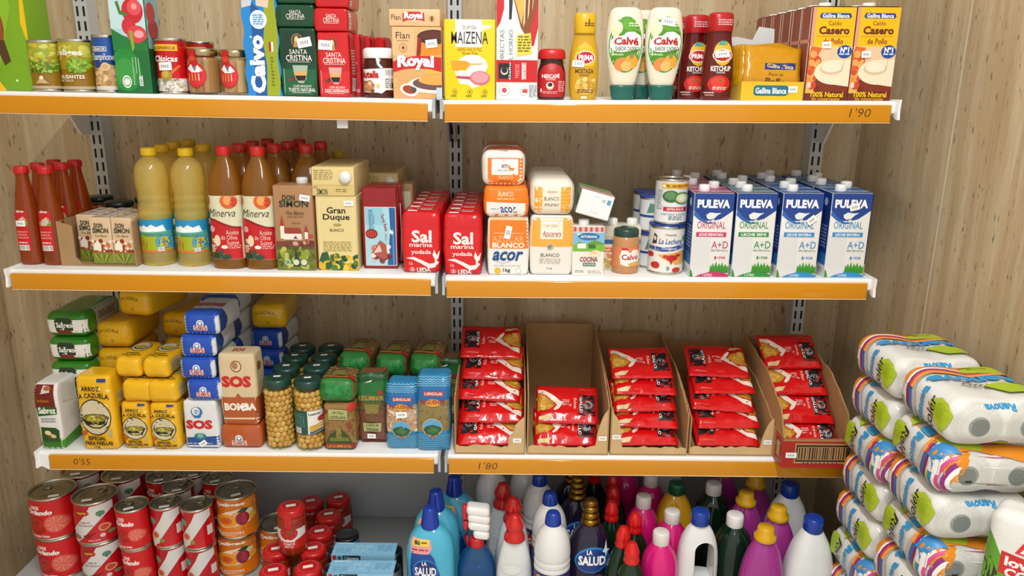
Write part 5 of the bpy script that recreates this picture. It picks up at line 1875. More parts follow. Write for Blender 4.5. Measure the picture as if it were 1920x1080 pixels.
def sab(f):
    f.R(0, .2, 1, .72, '#E6E7E2'); f.P([(.27, .16), (.68, .16), (.7, .68), (.6, .8), (.3, .8), (.25, .66)], '#22351E'); f.T('Sabroz', .48, .52, .38, .22, '#E9EEE6', bold=.03); f.P([(.27, .16), (.68, .16), (.6, .32), (.34, .32)], '#7A2420')


def sabs(g):
    g.R(.25, 0, 1, 1, '#9C9C92'); g.R(.3, .5, .8, .8, '#7A6A5A')


lv = .0655
Ys = D + .10
z0 = zs(3, -1.1)
prev = None
for k in range(5):
    t, b = 583 + (4 - k) * 49, 583 + (5 - k) * 49 + 1
    if prev is None:
        prev, x, w_, h_ = lying('rice_pack', 'green and white rice pack, lowest of the lying stack', 'rice pack', 113, 187, t, b, Ys, .17, z0, '#2F7A1E', 'gloss', draw=sab, side=sabs, seed=3, h=.0645, group='lying green rice packs')
    else:
        dup(prev, 'green and white rice pack, %s of the lying stack' % ['', 'second from below', 'middle one', 'second from the top', 'topmost'][k], (x + .004 * math.sin(k * 2.1), Ys + .002 * (k % 2), z0 + .0655 * k))

# --- yellow paella rice
YEL = '#E8B41C'


def paella(w, h, d, seed, big):
    m, f = bag(w, h, d, YEL, 'film', r=.011, bulge=.05, crumple=.0024, seed=seed, curved=.009)
    f.blobs(.05, .03, .95, .9, ['#F0C23A', '#DDA722', '#F0D070'], 26, .07, seed=3)
    f.E(.48, .46, .44, .245, '#2A2418', n=36); f.E(.48, .46, .415, .228, '#CFC4A4', n=36)
    f.P([(.10, .46), (.25, .5), (.48, .51), (.72, .5), (.87, .46), (.78, .36), (.6, .31), (.36, .31), (.2, .36)], '#1E2014'); f.P([(.13, .455), (.27, .49), (.48, .5), (.7, .49), (.83, .455), (.7, .41), (.48, .395), (.26, .41)], '#8A8A2A'); f.blobs(.22, .42, .74, .475, ['#B9B23A', '#5E6A1E', '#A85A2A', '#D9CE6A'], 20, .035, seed=2)
    f.P([(.3, .36), (.7, .36), (.6, .33), (.4, .33)], '#C9BE7A')
    f.T('ARROZ', .45, .84, .52, .06, '#2A1E0E', bold=.02); f.T('LA CAZUELA', .48, .725, .9, .065, '#2A1E0E', bold=.02, arc=.03)
    f.T('ESPECIAL', .46, .175, .5, .055, '#2A1420', bold=.03); f.T('PARA PAELLAS', .49, .105, .78, .055, '#2A1420', bold=.03); f.T('1kg' if big else '500g', .42, .05, .16, .035, '#2A1420')
    f.P([(.0, .2), (.2, .23), (.2, .28), (.02, .26)], '#C9502A'); f.P([(.82, .2), (.9, .22), (.88, .3), (.82, .28)], '#A9B0A8'); f.R(.66, .93, .9, .965, '#1E3A8A')
    g = sideface(m, d, h)
    g.P([(.3, .3), (.8, .3), (.75, .55), (.35, .55)], '#5A5A2A'); g.bars(.3, .62, .7, .75, n=7, bg='#D9C88A')
    return m, f


def paella_end(text=True):
    def dr(f):
        f.R(.0, .0, 1, .2, '#DFA91C')
        if text:
            f.T('LA CAZUELA', .42, .66, .56, .12, '#3A2A10', arc=.06, bold=0); f.E(.5, .3, .05, None, '#B9902A')
    return dr


X, Y, Z, w, h = fit(3, 157, 222, 706, b=846)
m, f = paella(w, h, .072, 1, True)
solo(m, 'rice_bag', 'largest upright yellow paella rice bag, one kilo', 'rice bag', (X, Y, Z))
X, Y, Z, w, h = fit(3, 234, 285, 755, b=842)
X2 = fit(3, 288, 336, 755, b=845)[0]
m, f = paella(w, h, .06, 2, False)
o = solo(m, 'rice_bag', 'small upright yellow rice bag touching the one kilo bag', 'rice bag', (X, Y, Z), group='small upright yellow rice bags')
dup(o, 'small upright yellow rice bag touching the blue and white rice', (X2, Y - .004, zs(3, X2)))
zt = Z + h + .001


def bowls(t):
    for u in (.5,):
        t.E(u, .62, .36, .24, '#2A2418'); t.E(u, .62, .33, .22, '#D9D0B8'); t.E(u, .58, .26, .12, '#26281A'); t.E(u, .6, .23, .1, '#A8A03A')
    t.T('ESPECIAL', .5, .27, .5, .06, '#2A1420', bold=.02); t.T('PARA PAELLAS', .5, .18, .74, .06, '#2A1420', bold=.02); t.T('500g', .45, .1, .18, .04, '#2A1420')


def brc(g):
    g.bars(.1, .2, .5, .8, n=7, bg='#D9C88A', horiz=True); g.P([(.55, .2), (.9, .2), (.85, .8), (.6, .8)], '#5A5A2A')


o1, x1, w1, h1 = lying('rice_bag', 'small yellow rice bag lying on the upright one next to the kilo bag', 'rice bag', 228, 283, 713, 752, Y, .125, zt, YEL, draw=paella_end(False), top=bowls, side=brc, seed=5, group='small lying yellow rice bags', r_=.012, crumple=.0026)
o2 = dup(o1, 'small yellow rice bag lying on the upright one next to the blue rice', (X2 + .003, Y - .003, zt))
zt2 = zt + h1 + .0035
o3, x3, w3, h3 = lying('rice_bag', 'small yellow rice bag, bowl picture up, on the pile nearer the kilo bag', 'rice bag', 216, 264, 676, 713, Y + .015, .13, zt2, YEL, draw=paella_end(False), top=bowls, side=brc, seed=6, group='small lying yellow rice bags', r_=.012, crumple=.0026)
o4 = dup(o3, 'small yellow rice bag, bowl picture up, on the pile nearer the blue rice', (x3 + w3 + .006, Y + .012, zt2))
# kilo bags lying behind the upright kilo bag
Yk = D + .14
xk = None
for k in range(4):
    if k == 0:
        ok, xk, wk, hk = lying('rice_bag', 'lowest of the big yellow rice bags stacked behind the kilo bag', 'rice bag', 180, 246, 620, 674, Yk, .17, zs(3, -1.1) + .001, YEL, draw=paella_end(), seed=7, group='big lying yellow rice bags', h=.068)
    else:
        dup(ok, '%s of the big yellow rice bags stacked behind the kilo bag' % ('second lowest', 'second highest', 'topmost')[k - 1], (xk + (.004, -.006, -.002)[k - 1], Yk + .002 * k, zs(3, -1.1) + .001 + .0725 * k), rz=.02 * (-1) ** k)
# loose ones on top at the back
zb = zs(3, -1.0)
for px, py, Yb, lab, rz, n in ((263, 590, D + .20, 'big yellow rice bag on top at the back, nearest the green packs', -.2, 5), (328, 612, D + .22, 'big yellow rice bag lying askew at the back behind the blue rice', -.16, 4)):
    p = U(px, py, Yb)
    if n == 5:
        dup(ok, lab, (p.x, Yb - .03, zs(3, -1.1) + .0725 * 4 + .007), rz=rz)
    else:
        for k in range(n):
            dup(ok, lab if k == n - 1 else 'big yellow rice bag low in the pile behind the blue rice, %s one' % ('lowest', 'second', 'third')[k], (p.x, Yb + .012, zs(3, p.x) + .001 + .0725 * k), rz=rz)


# --- blue and white rice
def sosmark(f, cu, cv, w, h, ring='#C9251F'):
    f.E(cu, cv + h * .85, w * .28, None, '#E9EEF4'); f.E(cu, cv + h * .8, w * .2, None, '#3A6AB4'); f.E(cu, cv + h * .9, w * .12, None, '#E9EEF4')
    f.T('SOS', cu, cv, w * 1.12, h * 1.12, '#F2F0EA', bold=.09); f.T('SOS', cu, cv, w, h, ring, bold=.03)


X, Y, Z, w, h = fit(3, 350, 413, 752, b=841)
m, f = bag(w, h, .062, '#DDE0E2', 'gloss', r=.008, bulge=.05, crumple=.0016, seed=13, curved=.009)
f.P([(0, .06), (1, .06), (1, .28), (.6, .26), (0, .24)], '#1E4A96'); f.R(0, 0, 1, .03, '#1E4A96'); f.P([(0, .05), (.4, .05), (1, .06), (1, .08), (0, .075)], '#DDE0E2')
f.T('SOS', .46, .52, .78, .19, '#C41E20', bold=.06); f.E(.42, .78, .17, .10, '#2E6AB0'); f.E(.40, .79, .12, .08, '#E6E4DC'); f.E(.42, .78, .08, .05, '#8AB0D4'); f.P([(.3, .7), (.56, .7), (.5, .66), (.36, .66)], '#2E6AB0')
f.E(.46, .27, .18, .07, '#2A7A86'); f.E(.46, .285, .09, .045, '#7AB8A8'); f.lines(.08, .1, .8, .14, 1, '#A9C0E0')
o = solo(m, 'rice_bag', 'upright blue and white rice bag with red lettering, under the blue stack', 'rice bag', (X, Y, Z))
sticker(f, .52, .12, .02, .013, rot=.6, parent=o)


def sosend(f):
    f.R(.9, 0, 1, 1, '#D9DEE4'); f.R(.0, 0, .92, 1, '#1C4DB4'); f.R(.0, .9, .9, .96, '#2A5CC4')
    sosmark(f, .5, .34, .36, .24)


def sosside(g):
    g.R(.05, 0, .3, 1, '#1A3F86'); g.R(.3, 0, 1, 1, '#C9CED6'); g.P([(.3, .1), (.38, .5), (.3, .9)], '#1A3F86')


def sostop(t):
    t.R(0, 0, 1, .25, '#1C4DB4'); t.T('SOS', .5, .5, .8, .2, '#B9302A', bold=.05)


zt = Z + h + .001
prev = None
dxs = (0, -.012, -.006, .006)
hh = (U(380, 713, Y).z - U(380, 752, Y).z)
for k in range(4):
    if prev is None:
        prev, xs_, ws_, hs_ = lying('rice_bag', 'blue-ended rice bag, lowest of the four on the upright one', 'rice bag', 350, 415, 713, 752, Y, .14, zt, '#C9CED6', 'gloss', draw=sosend, side=sosside, top=sostop, seed=4, r_=.01, crumple=.0018, group='blue-ended rice bags', h=hh)
    else:
        dup(prev, 'blue-ended rice bag, %s of the four on the upright one' % ('second lowest', 'second highest', 'topmost')[k - 1], (xs_ + dxs[k], Y + .002 * k, zt + (hs_ + .0015) * k), rz=.02 * (-1) ** k)
xq = U(405, 590, Y + .15).x
for k in range(6):
    dup(prev, 'blue-ended rice bag in the rear pile, %s, behind the blue stack' % ('lowest', 'second', 'third', 'fourth', 'fifth', 'topmost and red-lettered')[k], (xq, Y + .150, zs(3, xq) + .001 + (hs_ + .0035) * k), rz=-.03)
xp, Yb = U(500, 640, D + .275).x, D + .272
for k in range(4):
    dup(prev, 'blue-ended rice bag at the back behind the cream pack, %s of four' % ('lowest', 'second', 'third', 'topmost')[k], (xp, Yb, zs(3, xp) + .001 + (hs_ + .0035) * k), rz=-.06)
dup(ok, 'big yellow rice bag at the back, lying on the rear pile behind the cream pack', (xp + .014, Yb - .012, zs(3, xp) + .003 + (hs_ + .0035) * 4), rz=.06)

# --- cream and orange-brown rice
X, Y, Z, w, h = fit(3, 416, 490, 797, b=840)


def bend(f):
    f.R(0, 0, 1, .06, '#8E421E'); sosmark(f, .45, .25, .34, .24, '#A84A24')


ob, xb, wb, hb = lying('rice_pack', 'orange-brown rice pack lying on the shelf under the cream pack', 'rice pack', 416, 490, 797, 840, Y, .15, Z, '#B0562A', 'gloss', draw=bend, seed=6, r_=.009, crumple=.0016)
l, r, t, b = 423, 492, 664, 797
w2 = U(r, 700, Y).x - U(l, 700, Y).x
h2 = U(455, t, Y).z - (Z + hb + .001)
m, f = bag(w2, h2, .064, '#D3C09A', 'gloss', r=.008, bulge=.05, crumple=.0016, seed=14, curved=.009)
f.R(0, .0, 1, .40, '#B0562A'); f.R(0, .08, 1, .105, '#DCCBA8'); f.P([(.42, .40), (.5, .46), (.58, .40)], '#B0562A')
f.T('SOS', .48, .62, .8, .16, '#C2241E', bold=.06); f.E(.5, .83, .15, .08, '#8E4A2A'); f.E(.5, .83, .125, .066, '#D9C8A4'); f.E(.47, .84, .08, .05, '#A87A54'); f.T('BOMBA', .53, .265, .86, .11, '#F2E9DA', bold=.05)
t_ = Face(m, 'top', -w2 / 2, 0, w2 / 2, .064)
t_.T('SOS', .5, .45, .34, .3, '#B0402A', bold=.04)
g = sideface(m, .064, h2)
g.R(0, 0, 1, .4, '#9A4A24'); g.E(.4, .8, .2, .06, '#8E4A2A')
o = solo(m, 'rice_pack', 'upright cream and orange-brown rice pack with red lettering on top of a lying one', 'rice pack', (X + .004, Y, Z + hb + .001))
sticker(f, .65, .25, .018, .012, rot=.5, parent=o)

# --- chickpea jars
X, Y, Z, w, h = fit(3, 493, 548, 716, b=846)
R = w / 2
o = bean_jar(R, h, '#B8843A', ['#E6B25A', '#D9A048', '#EDC070', '#DEAA54'], '#173F36', seed=5, pr=.0078)
o.location = (X, Y, Z)
tag(o, 'front chickpea jar without paper label, next to the cream rice pack', 'jar', 'chickpea jars')
X2 = fit(3, 551, 605, 716, b=848)[0]
o2 = dup(o, 'front chickpea jar with green and white label, next to the lentil bags', (X2, Y - .006, zs(3, X2)))
mm = M(curved=.006)
mm.lathe([(R * 1.006, h * .26), (R * 1.006, h * .60)], mat('#1E4F44', 'print'), cy=R, seg=48)
g = Face(mm, 'front', -R, h * .26, R, h * .60)
g.P([(.55, 0), (.98, .1), (.98, .98), (.55, 1)], '#E4E2DC'); g.P([(.6, .05), (.97, .2), (.97, .45), (.6, .35)], '#C9A23A'); g.P([(.6, .02), (.97, .12), (.97, .2), (.6, .1)], '#3A4F7A'); g.E(.95, .62, .1, .12, '#A8342A'); g.T('Luengo', .76, .84, .34, .14, '#2A2A2A', bold=.03); g.lines(.08, .3, .45, .9, 7, '#5A8A7E'); g.bars(.12, .05, .32, .28, n=7)
mm.build('paper_label', o2)


def lidsticker(par, seed):
    m_ = M()
    a = seed * .7
    c_, s_ = math.cos(a) * .5, math.sin(a) * .25
    hw, hh_ = .0085, .005
    m_.add([(x * math.cos(s_) - y * math.sin(s_), R + x * math.sin(s_) + y * math.cos(s_), h + .0004) for x, y in ((-hw, -hh_), (hw, -hh_), (hw, hh_), (-hw, hh_))], [(0, 1, 2, 3)], mat('#F2F2EE', 'card'))
    return m_.build('price_sticker', par)


lidsticker(o, 1)
lidsticker(o2, 3)
for j in range(1, 4):
    for i, (xx, src, lab) in enumerate(((X, o, 'next to the cream rice pack'), (X2, o2, 'next to the lentil bags'))):
        dup(src, 'chickpea jar, %s from the front in the row %s' % (ORD[j], lab), (xx + .001 * j, Y + (2 * R + .0035) * j + .003 * i, zs(3, xx)))

# --- lentil bags
def lentil(w, h, d, body, seed, topgreen=False):
    m, f = bag(w, h, d, body, 'film', r=.012, bulge=.06, crumple=.003, seed=seed, curved=.008)
    f.blobs(.03, .1, .97, .9, [body, '#7A5A34', '#9A7A4E', '#6A4A2A'], 90, .03, seed=seed)
    return m, f


X, Y, Z, w, h = fit(3, 608, 667, 757, b=844)
m, f = lentil(w, h, .062, '#94703F', 3)
f.R(0, 0, 1, .16, '#8E2A1E'); f.P([(.1, .16), (.9, .16), (.8, .34), (.6, .46), (.5, .5), (.4, .44), (.2, .34)], '#2F4A22'); f.P([(.42, .28), (.6, .28), (.58, .5), (.5, .54), (.44, .5)], '#8A7A3A'); f.P([(.2, .22), (.84, .22), (.8, .3), (.24, .3)], '#6E7A2A'); f.R(.0, 0, 1, .06, '#1E4A24'); f.T('LEGUMINOR', .5, .1, .76, .07, '#D98A3A', bold=.02)
f.P([(.22, .68), (.78, .68), (.8, .88), (.2, .88)], '#A9B070'); f.T('LENTEJA', .5, .815, .4, .06, '#3A3A1E', bold=.02); f.T('CASTELLANA', .5, .73, .5, .06, '#3A3A1E', bold=.02); f.E(.84, .55, .07, .06, '#8A3A24'); f.P([(0, .9), (.2, .86), (.14, .8), (0, .82)], '#7A1E1A'); f.E(.9, .93, .1, .06, '#B9261E')
o = solo(m, 'lentil_bag', 'upright bag of brown lentils carrying a green-ended bag, beside the chickpea jars', 'lentil bag', (X, Y, Z))


def grend(f):
    f.R(0, 0, 1, .98, '#1C7A34'); f.R(0, .9, 1, 1, '#9A4A22'); f.R(.0, .0, 1, .12, '#15622A'); f.blobs(.1, .3, .9, .8, ['#2A8A44', '#176A2C'], 10, .1, seed=3)


def lentop(t):
    t.R(0, .0, 1, .13, '#2A7A34'); t.blobs(.03, .15, .97, .98, ['#8A6E4A', '#6E5232', '#A08258', '#7A5E3A'], 70, .05, seed=4); t.P([(.1, .16), (.9, .16), (.9, .22), (.1, .22)], '#C9782A'); t.P([(.3, .3), (.7, .3), (.65, .6), (.35, .6)], '#7A7A3A'); t.E(.9, .2, .1, .06, '#B9261E')


ol, xl_, wl_, hl_ = lying('lentil_bag', 'green-ended lentil bag lying on the upright brown lentil bag', 'lentil bag', 598, 663, 714, 757, Y, .098, Z + h + .001, '#80623C', draw=grend, top=lentop, seed=8, r_=.016, crumple=.003, bulge=.06)
X2, Y2, Z2, w2, h2 = fit(3, 673, 728, 702, b=830)
m, f = lentil(w2, h2, .06, '#7A4A38', 6)
f.R(0, .62, 1, 1, '#1A6A30'); f.P([(0, .88), (1, .92), (1, 1), (0, 1)], '#124A22'); f.T('LEGUMINOR', .5, .67, .8, .07, '#C98A3A', bold=.03); f.R(0, .0, 1, .04, '#7A1E26'); f.P([(.1, .5), (.9, .52), (.8, .62), (.2, .62)], '#5A5A22'); f.P([(.3, .44), (.7, .44), (.75, .58), (.25, .58)], '#8A7A3A'); f.R(.46, .34, .54, .46, '#6A5A2A')
f.P([(.2, .18), (.78, .18), (.8, .31), (.18, .31)], '#A9B070'); f.T('LENTEJA', .5, .27, .4, .05, '#3A3A1E', bold=.02); f.T('PARDINA', .5, .21, .4, .045, '#3A3A1E', bold=.02); f.E(.8, .75, .08, .035, '#A9301E'); f.P([(.25, .88), (.55, .93), (.5, .9)], '#E9F2EA')
o2 = solo(m, 'lentil_bag', 'upright bag of reddish-brown lentils with green top, set back between brown and blue bags', 'lentil bag', (X2, Y2, Z2))
sticker(f, .45, .11, .022, .013, parent=o2)
# second row: upright bags with others lying on them
Yr = Y2 + .075
for i, (l, r, t, b, lab, sd) in enumerate(((625, 684, 663, 706, 'green-ended lentil bag at the back, nearest the dark jar lids', -.1), (694, 752, 668, 711, 'green-ended lentil bag in the middle of the three at the back', -.06), (752, 806, 671, 712, 'green-ended lentil bag at the back, above the blue chickpea bag', -.1))):
    p = U((l + r) / 2, b, Yr)
    hs = p.z - zs(3, p.x)
    q = dup(o2, 'upright lentil bag of the second row, supporting the %s lying one' % ('first', 'middle', 'last')[i], (p.x, Yr + .006, zs(3, p.x)), skip=('price_sticker',))
    q.scale = (.95, 1, (hs - .001) / h2)
    dup(ol, lab, (p.x + (.012, .012, .022)[i], Yr + (0, .004, .008)[i], p.z + .001), rz=sd).scale = (.93, 1.4, 1)
xx = U(833, 700, Yr + .0).x
dup(o2, 'upright lentil bag of the second row, dark one behind the blue lentil bag', (xx + .003, Yr + .04, zs(3, xx)), skip=('price_sticker',))


# --- blue patterned bags
def bluebag(w, h, d, body, dots, seed):
    m, f = bag(w, h, d, '#2E86B8', 'film', r=.012, bulge=.07, crumple=.0026, seed=seed, curved=.008, fn2=lambda p: Vector((p.x, p.y + max(0, p.z - h * .84) * .45, p.z)))
    f.P([(.02, .27), (.98, .30), (.97, .72), (.03, .70)], body); f.blobs(.08, .3, .93, .68, dots, 120 if seed == 1 else 70, .05 if seed == 1 else .022, seed=seed)
    for i in range(9):
        f.wave(.02 + .026 * i, .03 + .026 * i, '#6FB4D8', amp=.006, fr=8, n=32)
        f.m.layer -= .9
    for i in range(5):
        f.wave(.88 + .022 * i, .889 + .022 * i, '#6FB4D8', amp=.005, fr=8, n=32)
        f.m.layer -= .9
    f.P([(.0, .72), (.5, .66), (1, .74), (1, .87), (0, .87)], '#1C68A8'); f.R(.22, .76, .82, .82, '#B9362E'); f.T('LUENGOLAR', .52, .79, .54, .04, '#F4E6E0', bold=.02)
    f.E(.5, .67, .24, .05, '#D9A22A'); f.T('HIGUENIO', .5, .68, .72, .06, '#A02A4A', bold=.03)
    f.E(.48, .34, .31, .13, '#D9A24A', n=30); f.E(.48, .34, .29, .12, '#5FA8D4', n=30); f.P([(.2, .32), (.3, .36), (.5, .38), (.7, .35), (.77, .32), (.66, .24), (.48, .22), (.3, .24)], '#2A5A34'); f.P([(.3, .3), (.5, .34), (.68, .3), (.5, .26)], '#4A7A3A'); f.P([(.4, .22), (.56, .22), (.48, .18)], '#B9642A')
    return m, f


X, Y, Z, w, h = fit(3, 726, 785, 722, b=842)
m, f = bluebag(w, h, .06, '#C9A98A', ['#DCC0A0', '#B98F6A', '#E6D2B8', '#CBA582'], 1)
o = solo(m, 'chickpea_bag', 'blue patterned bag with pale chickpeas in its window', 'bean bag', (X, Y, Z))
sticker(f, .5, .56, .026, .016, rot=.08, parent=o)
X, Y, Z, w, h = fit(3, 783, 844, 708, b=846)
m, f = bluebag(w, h, .06, '#8A7A4A', ['#9A8A5A', '#7A6A3A', '#A8986A'], 2)
solo(m, 'lentil_bag', 'blue patterned bag with small green-brown lentils, touching the first pasta box', 'lentil bag', (X, Y, Z))

# --- cardboard boxes of pasta bags
CARD, CARD2 = mat('#A88356', 'board'), mat('#8E6C42', 'board')
TORN = mat('#C9AA7C', 'board')


def pasta_bag(seed, short):
    w, l = .158, .112
    m, f = pillow(w, l, .017, '#D41014', 'film', seed=seed, n=(16, 14), amp=.0030)
    f.R(.05, .26, .31, .82, '#171416'); f.E(.17, .55, .075, None, '#8A8A8C'); f.E(.175, .55, .055, None, '#171416'); f.P([(.16, .5), (.2, .66), (.23, .5)], '#A9A9AA'); f.T('GALLO', .275, .55, .30, .05, '#F0F0EE', rot=PI / 2, bold=.03)
    f.T('fideo', .37, .5, .2, .05, '#E9C4B4', rot=PI / 2); f.T('fino', .5, .56, .14, .06, '#F2DCD8'); f.lines(.46, .4, .62, .5, 2, '#E9A8A4')
    f.P([(.56, .5), (.64, .66), (.70, .72), (.72, .68), (.66, .56), (.74, .44), (.84, .32), (.97, .26), (.97, .14), (.84, .2), (.72, .32)], '#EDE3D4')
    f.P([(.68, .54), (.76, .44), (.86, .34), (.97, .28), (.97, .74), (.84, .7), (.74, .64)], '#C48E2A'); f.blobs(.76, .4, .96, .66, ['#D9A63E', '#B57F22', '#E0B85A'], 14, .04, seed=3)
    f.P([(.72, .8), (.95, .86), (.95, .94), (.78, .92)], '#D9C48A')
    f.P([(.1, .12), (.3, .10), (.3, .13), (.12, .15)], '#D8413E')
    return m


PB = [pasta_bag(s, 0).build('pasta_bag') for s in (1, 2, 3)]
used = [False] * 3


def put_bag(i, label, loc, rot):
    if not used[i]:
        used[i] = True
        PB[i].location, PB[i].rotation_euler = loc, rot
        return tag(PB[i], label, 'pasta bag', 'red pasta bags')
    return dup(PB[i], label, loc, rot=rot, group='red pasta bags')


def open_box(nm, label, w, d, h, lip, loc, left, right, rz=0, red=False, hback=None):
    root = thing('cardboard_box', label, 'box', loc, rz)
    th = .0035
    m = M()
    m.box(-w / 2, w / 2, 0, d, 0, th, CARD)
    m.box(-w / 2, w / 2, d - th, d, th, hback or h, CARD)
    m.build('box_body', root)
    for sx, prof in ((-1, left), (1, right)):
        m = M()
        x = sx * (w / 2 - th / 2)
        rd = random.Random(int(w * 1e5) + sx)
        pts = [(0, th)]
        for (a, b), (c, e) in zip(prof[:-1], prof[1:]):
            n = 7
            for i in range(n):
                t = i / n
                j = .0025 if i else 0
                pts.append((a * d + (c - a) * d * t + rd.uniform(-j, j), (b + (e - b) * t) * h + rd.uniform(-j, j)))
        pts += [(prof[-1][0] * d, prof[-1][1] * h), (d - th, h), (d - th, th)]
        m.prism(pts, x - th / 2, x + th / 2, CARD, axis='x')
        m.build('side_panel', root)
    m = M()
    if red:
        m.box(-w / 2 + th, w / 2 - th, 0, th, th, lip, CARD)
        m.box(-w / 2, w / 2, -.0006, 0, 0, lip, mat('#A82016', 'card'))
        f = Face(m, 'front', -w / 2, 0, w / 2, lip)
        f.R(0, .93, 1, 1, '#A88356'); f.R(.18, .16, .99, .86, '#B08858'); f.R(.20, .22, .98, .80, '#241A14'); f.R(.22, .28, .96, .74, '#B08858')
        rd = random.Random(5)
        u = .24
        while u < .94:
            a = rd.uniform(.008, .024)
            f.R(u, .30, u + a, .72, '#2A1E16')
            f.m.layer -= .97
            u += a + rd.uniform(.01, .024)
        for q in range(9):
            f.R(.32 + .06 * q, .12, .335 + .06 * q, .2, '#2A1E16')
        sticker(f, .13, .45, .026, .014, parent=root)
    else:
        n = 18
        rd = random.Random(int(w * 1e4))
        top = [(-w / 2 + th + (w - 2 * th) * i / n, lip * rd.uniform(.75, 1.1)) for i in range(n + 1)]
        m.prism([(-w / 2 + th, th), (w / 2 - th, th)] + top[::-1], 0, th, TORN)
    m.build('front_panel', root)
    return root


def corner_flap(root, w, side, a, hgt, th=.0035):
    m = M()
    s = side
    x0 = s * (w / 2 - th)
    rd = random.Random(int(a * 1e4) + s)
    pts = [(x0, th), (x0 - s * a, th)]
    for t in (.1, .25, .4, .55, .7, .85):
        pts.append((x0 - s * a * (1 - t ** 1.6) + rd.uniform(-.004, .004), th + hgt * t + rd.uniform(-.004, .004)))
    pts.append((x0, hgt))
    m.prism(pts if s > 0 else pts, -.0002, th - .0002, TORN)
    q = Face(m, 'front', min(x0, x0 - s * a), th, max(x0, x0 - s * a), hgt)
    o = m.build('torn_corner', root)
    sticker(q, .62 if s > 0 else .4, .35, .02, .012, parent=root)
    return o


def pasta_box(idx, l, r, b, tback, nm, left, right, flap, bags, hb=None, overhang=0):
    xm = (l + r) / 2
    Y = max(UZ(xm, b, zs(3, UZ(xm, b, .6).x)).y, D + .004)
    xa, xb = U(l, b, Y).x, U(r, b, Y).x
    x = (xa + xb) / 2
    w = xb - xa - .001
    d = UPR - .008 - Y
    h = U(xm, tback, Y + d).z - zs(3, x)
    root = open_box('cardboard_box', nm, w, d, h, .022, (x, Y, zs(3, x) + .0014), left, right)
    if flap:
        corner_flap(root, w, *flap)
    z = zs(3, x)
    sw = w - .009
    for j, (fy, fz, tilt, rz, k, lab) in enumerate(bags):
        o = put_bag(k, lab, (x + (.003 if j % 2 else -.003), Y + fy, z + fz), (math.radians(tilt if abs(rz) < 1 else -tilt), math.radians((-1) ** j * 2.0 * ((j * 7) % 3) / 2), rz))
        o.scale = (min(1, sw / .164),) + (1, 1)
    return root, x, Y, w, h


def stack(box, n, y0=.088, dz=.043, dy=.026, t0=14, turn=0, z0=.046, seed=0):
    out = []
    rd = random.Random(seed)
    for j in range(n):
        lab = 'red pasta bag, %s, in the %s' % (('lowest one', 'second from below', 'third from below', 'fourth from below', 'fifth from below', 'sixth from below', 'topmost')[j if j < n - 1 else 6], box)
        out.append((y0 + dy * j, z0 + dz * j, t0 + rd.uniform(-1.5, 1.5), (PI if turn else 0) + rd.uniform(-.05, .05), (j + seed) % 3, lab))
    return out


full = [(0, .86), (.15, .93), (.5, .98), (.99, 1.0)]
pasta_box(1, 852, 985, 852, 626, 'brown cardboard box of pasta bags, first one beside the blue patterned bag', full, full, (1, .045, .10), stack('box beside the blue bag', 5, y0=.062, dz=.044, dy=.036, t0=29, seed=0))
pasta_box(2, 987, 1140, 853, 607, 'brown cardboard box almost empty, with only two red pasta bags', [(0, .78), (.15, .84), (.6, .95), (.99, 1)], [(0, .62), (.12, .7), (.5, .88), (.99, 1)], (1, .03, .12), stack('almost empty box', 2, y0=.062, dz=.046, dy=.034, t0=32, turn=1, seed=1))
pasta_box(3, 1142, 1288, 854, 624, 'brown cardboard box of pasta bags, right beside the almost empty one', [(0, .66), (.12, .74), (.5, .9), (.99, 1)], [(0, .58), (.12, .68), (.4, .9), (.99, 1)], (-1, .03, .13), stack('box next to the almost empty one', 5, y0=.062, dz=.034, dy=.026, t0=25, turn=1, seed=2))
pasta_box(4, 1290, 1448, 855, 640, 'brown cardboard box of pasta bags, next to the red-fronted box', [(0, .62), (.12, .72), (.4, .92), (.99, 1)], [(0, .5), (.12, .64), (.4, .88), (.99, 1)], (1, .03, .10), stack('box next to the red-fronted one', 5, y0=.062, dz=.034, dy=.030, t0=27, seed=3))
# the red-fronted box hangs over the shelf edge
Yo = D - .05
xa, xb = U(1464, 870, Yo).x, U(1592, 870, Yo).x
x5, w5 = (xa + xb) / 2, xb - xa
z5 = max(zs(3, .8), zs(3, .6)) + .002
h5 = U(1470, 628, Yo + .36).z - z5
root = open_box('cardboard_box', 'red-fronted cardboard box of pasta bags with a large barcode, overhanging the shelf edge', w5, .37, h5, .075, (x5, Yo, z5), [(0, .36), (.1, .62), (.4, .86), (.99, 1)], [(0, .36), (.1, .6), (.4, .86), (.99, 1)], red=True)
m = M()
m.box(-w5 / 2 - .0006, -w5 / 2, -.0006, .05, 0, .075, mat('#A82016', 'card'))
f = Face(m, 'left', 0, 0, .05, .075)
f.R(.2, .2, .8, .85, '#241A14'); f.R(.28, .26, .72, .79, '#B08858')
m.build('printed_side', root)
for j, (fy, fz, tilt, rz, k, lab) in enumerate(stack('red-fronted box', 4, y0=.075, dz=.051, dy=.056, t0=30, turn=1, z0=.055, seed=4)):
    o = put_bag(k, lab, (x5, Yo + fy, z5 + fz), (math.radians(tilt if abs(rz) < 1 else -tilt), 0, rz))
    o.scale = (min(1, (w5 - .009) / .164), 1, 1)

# ============================================================ BASE DECK
def deck(px, py, H):
    return UZ(px, py, DECK + H)


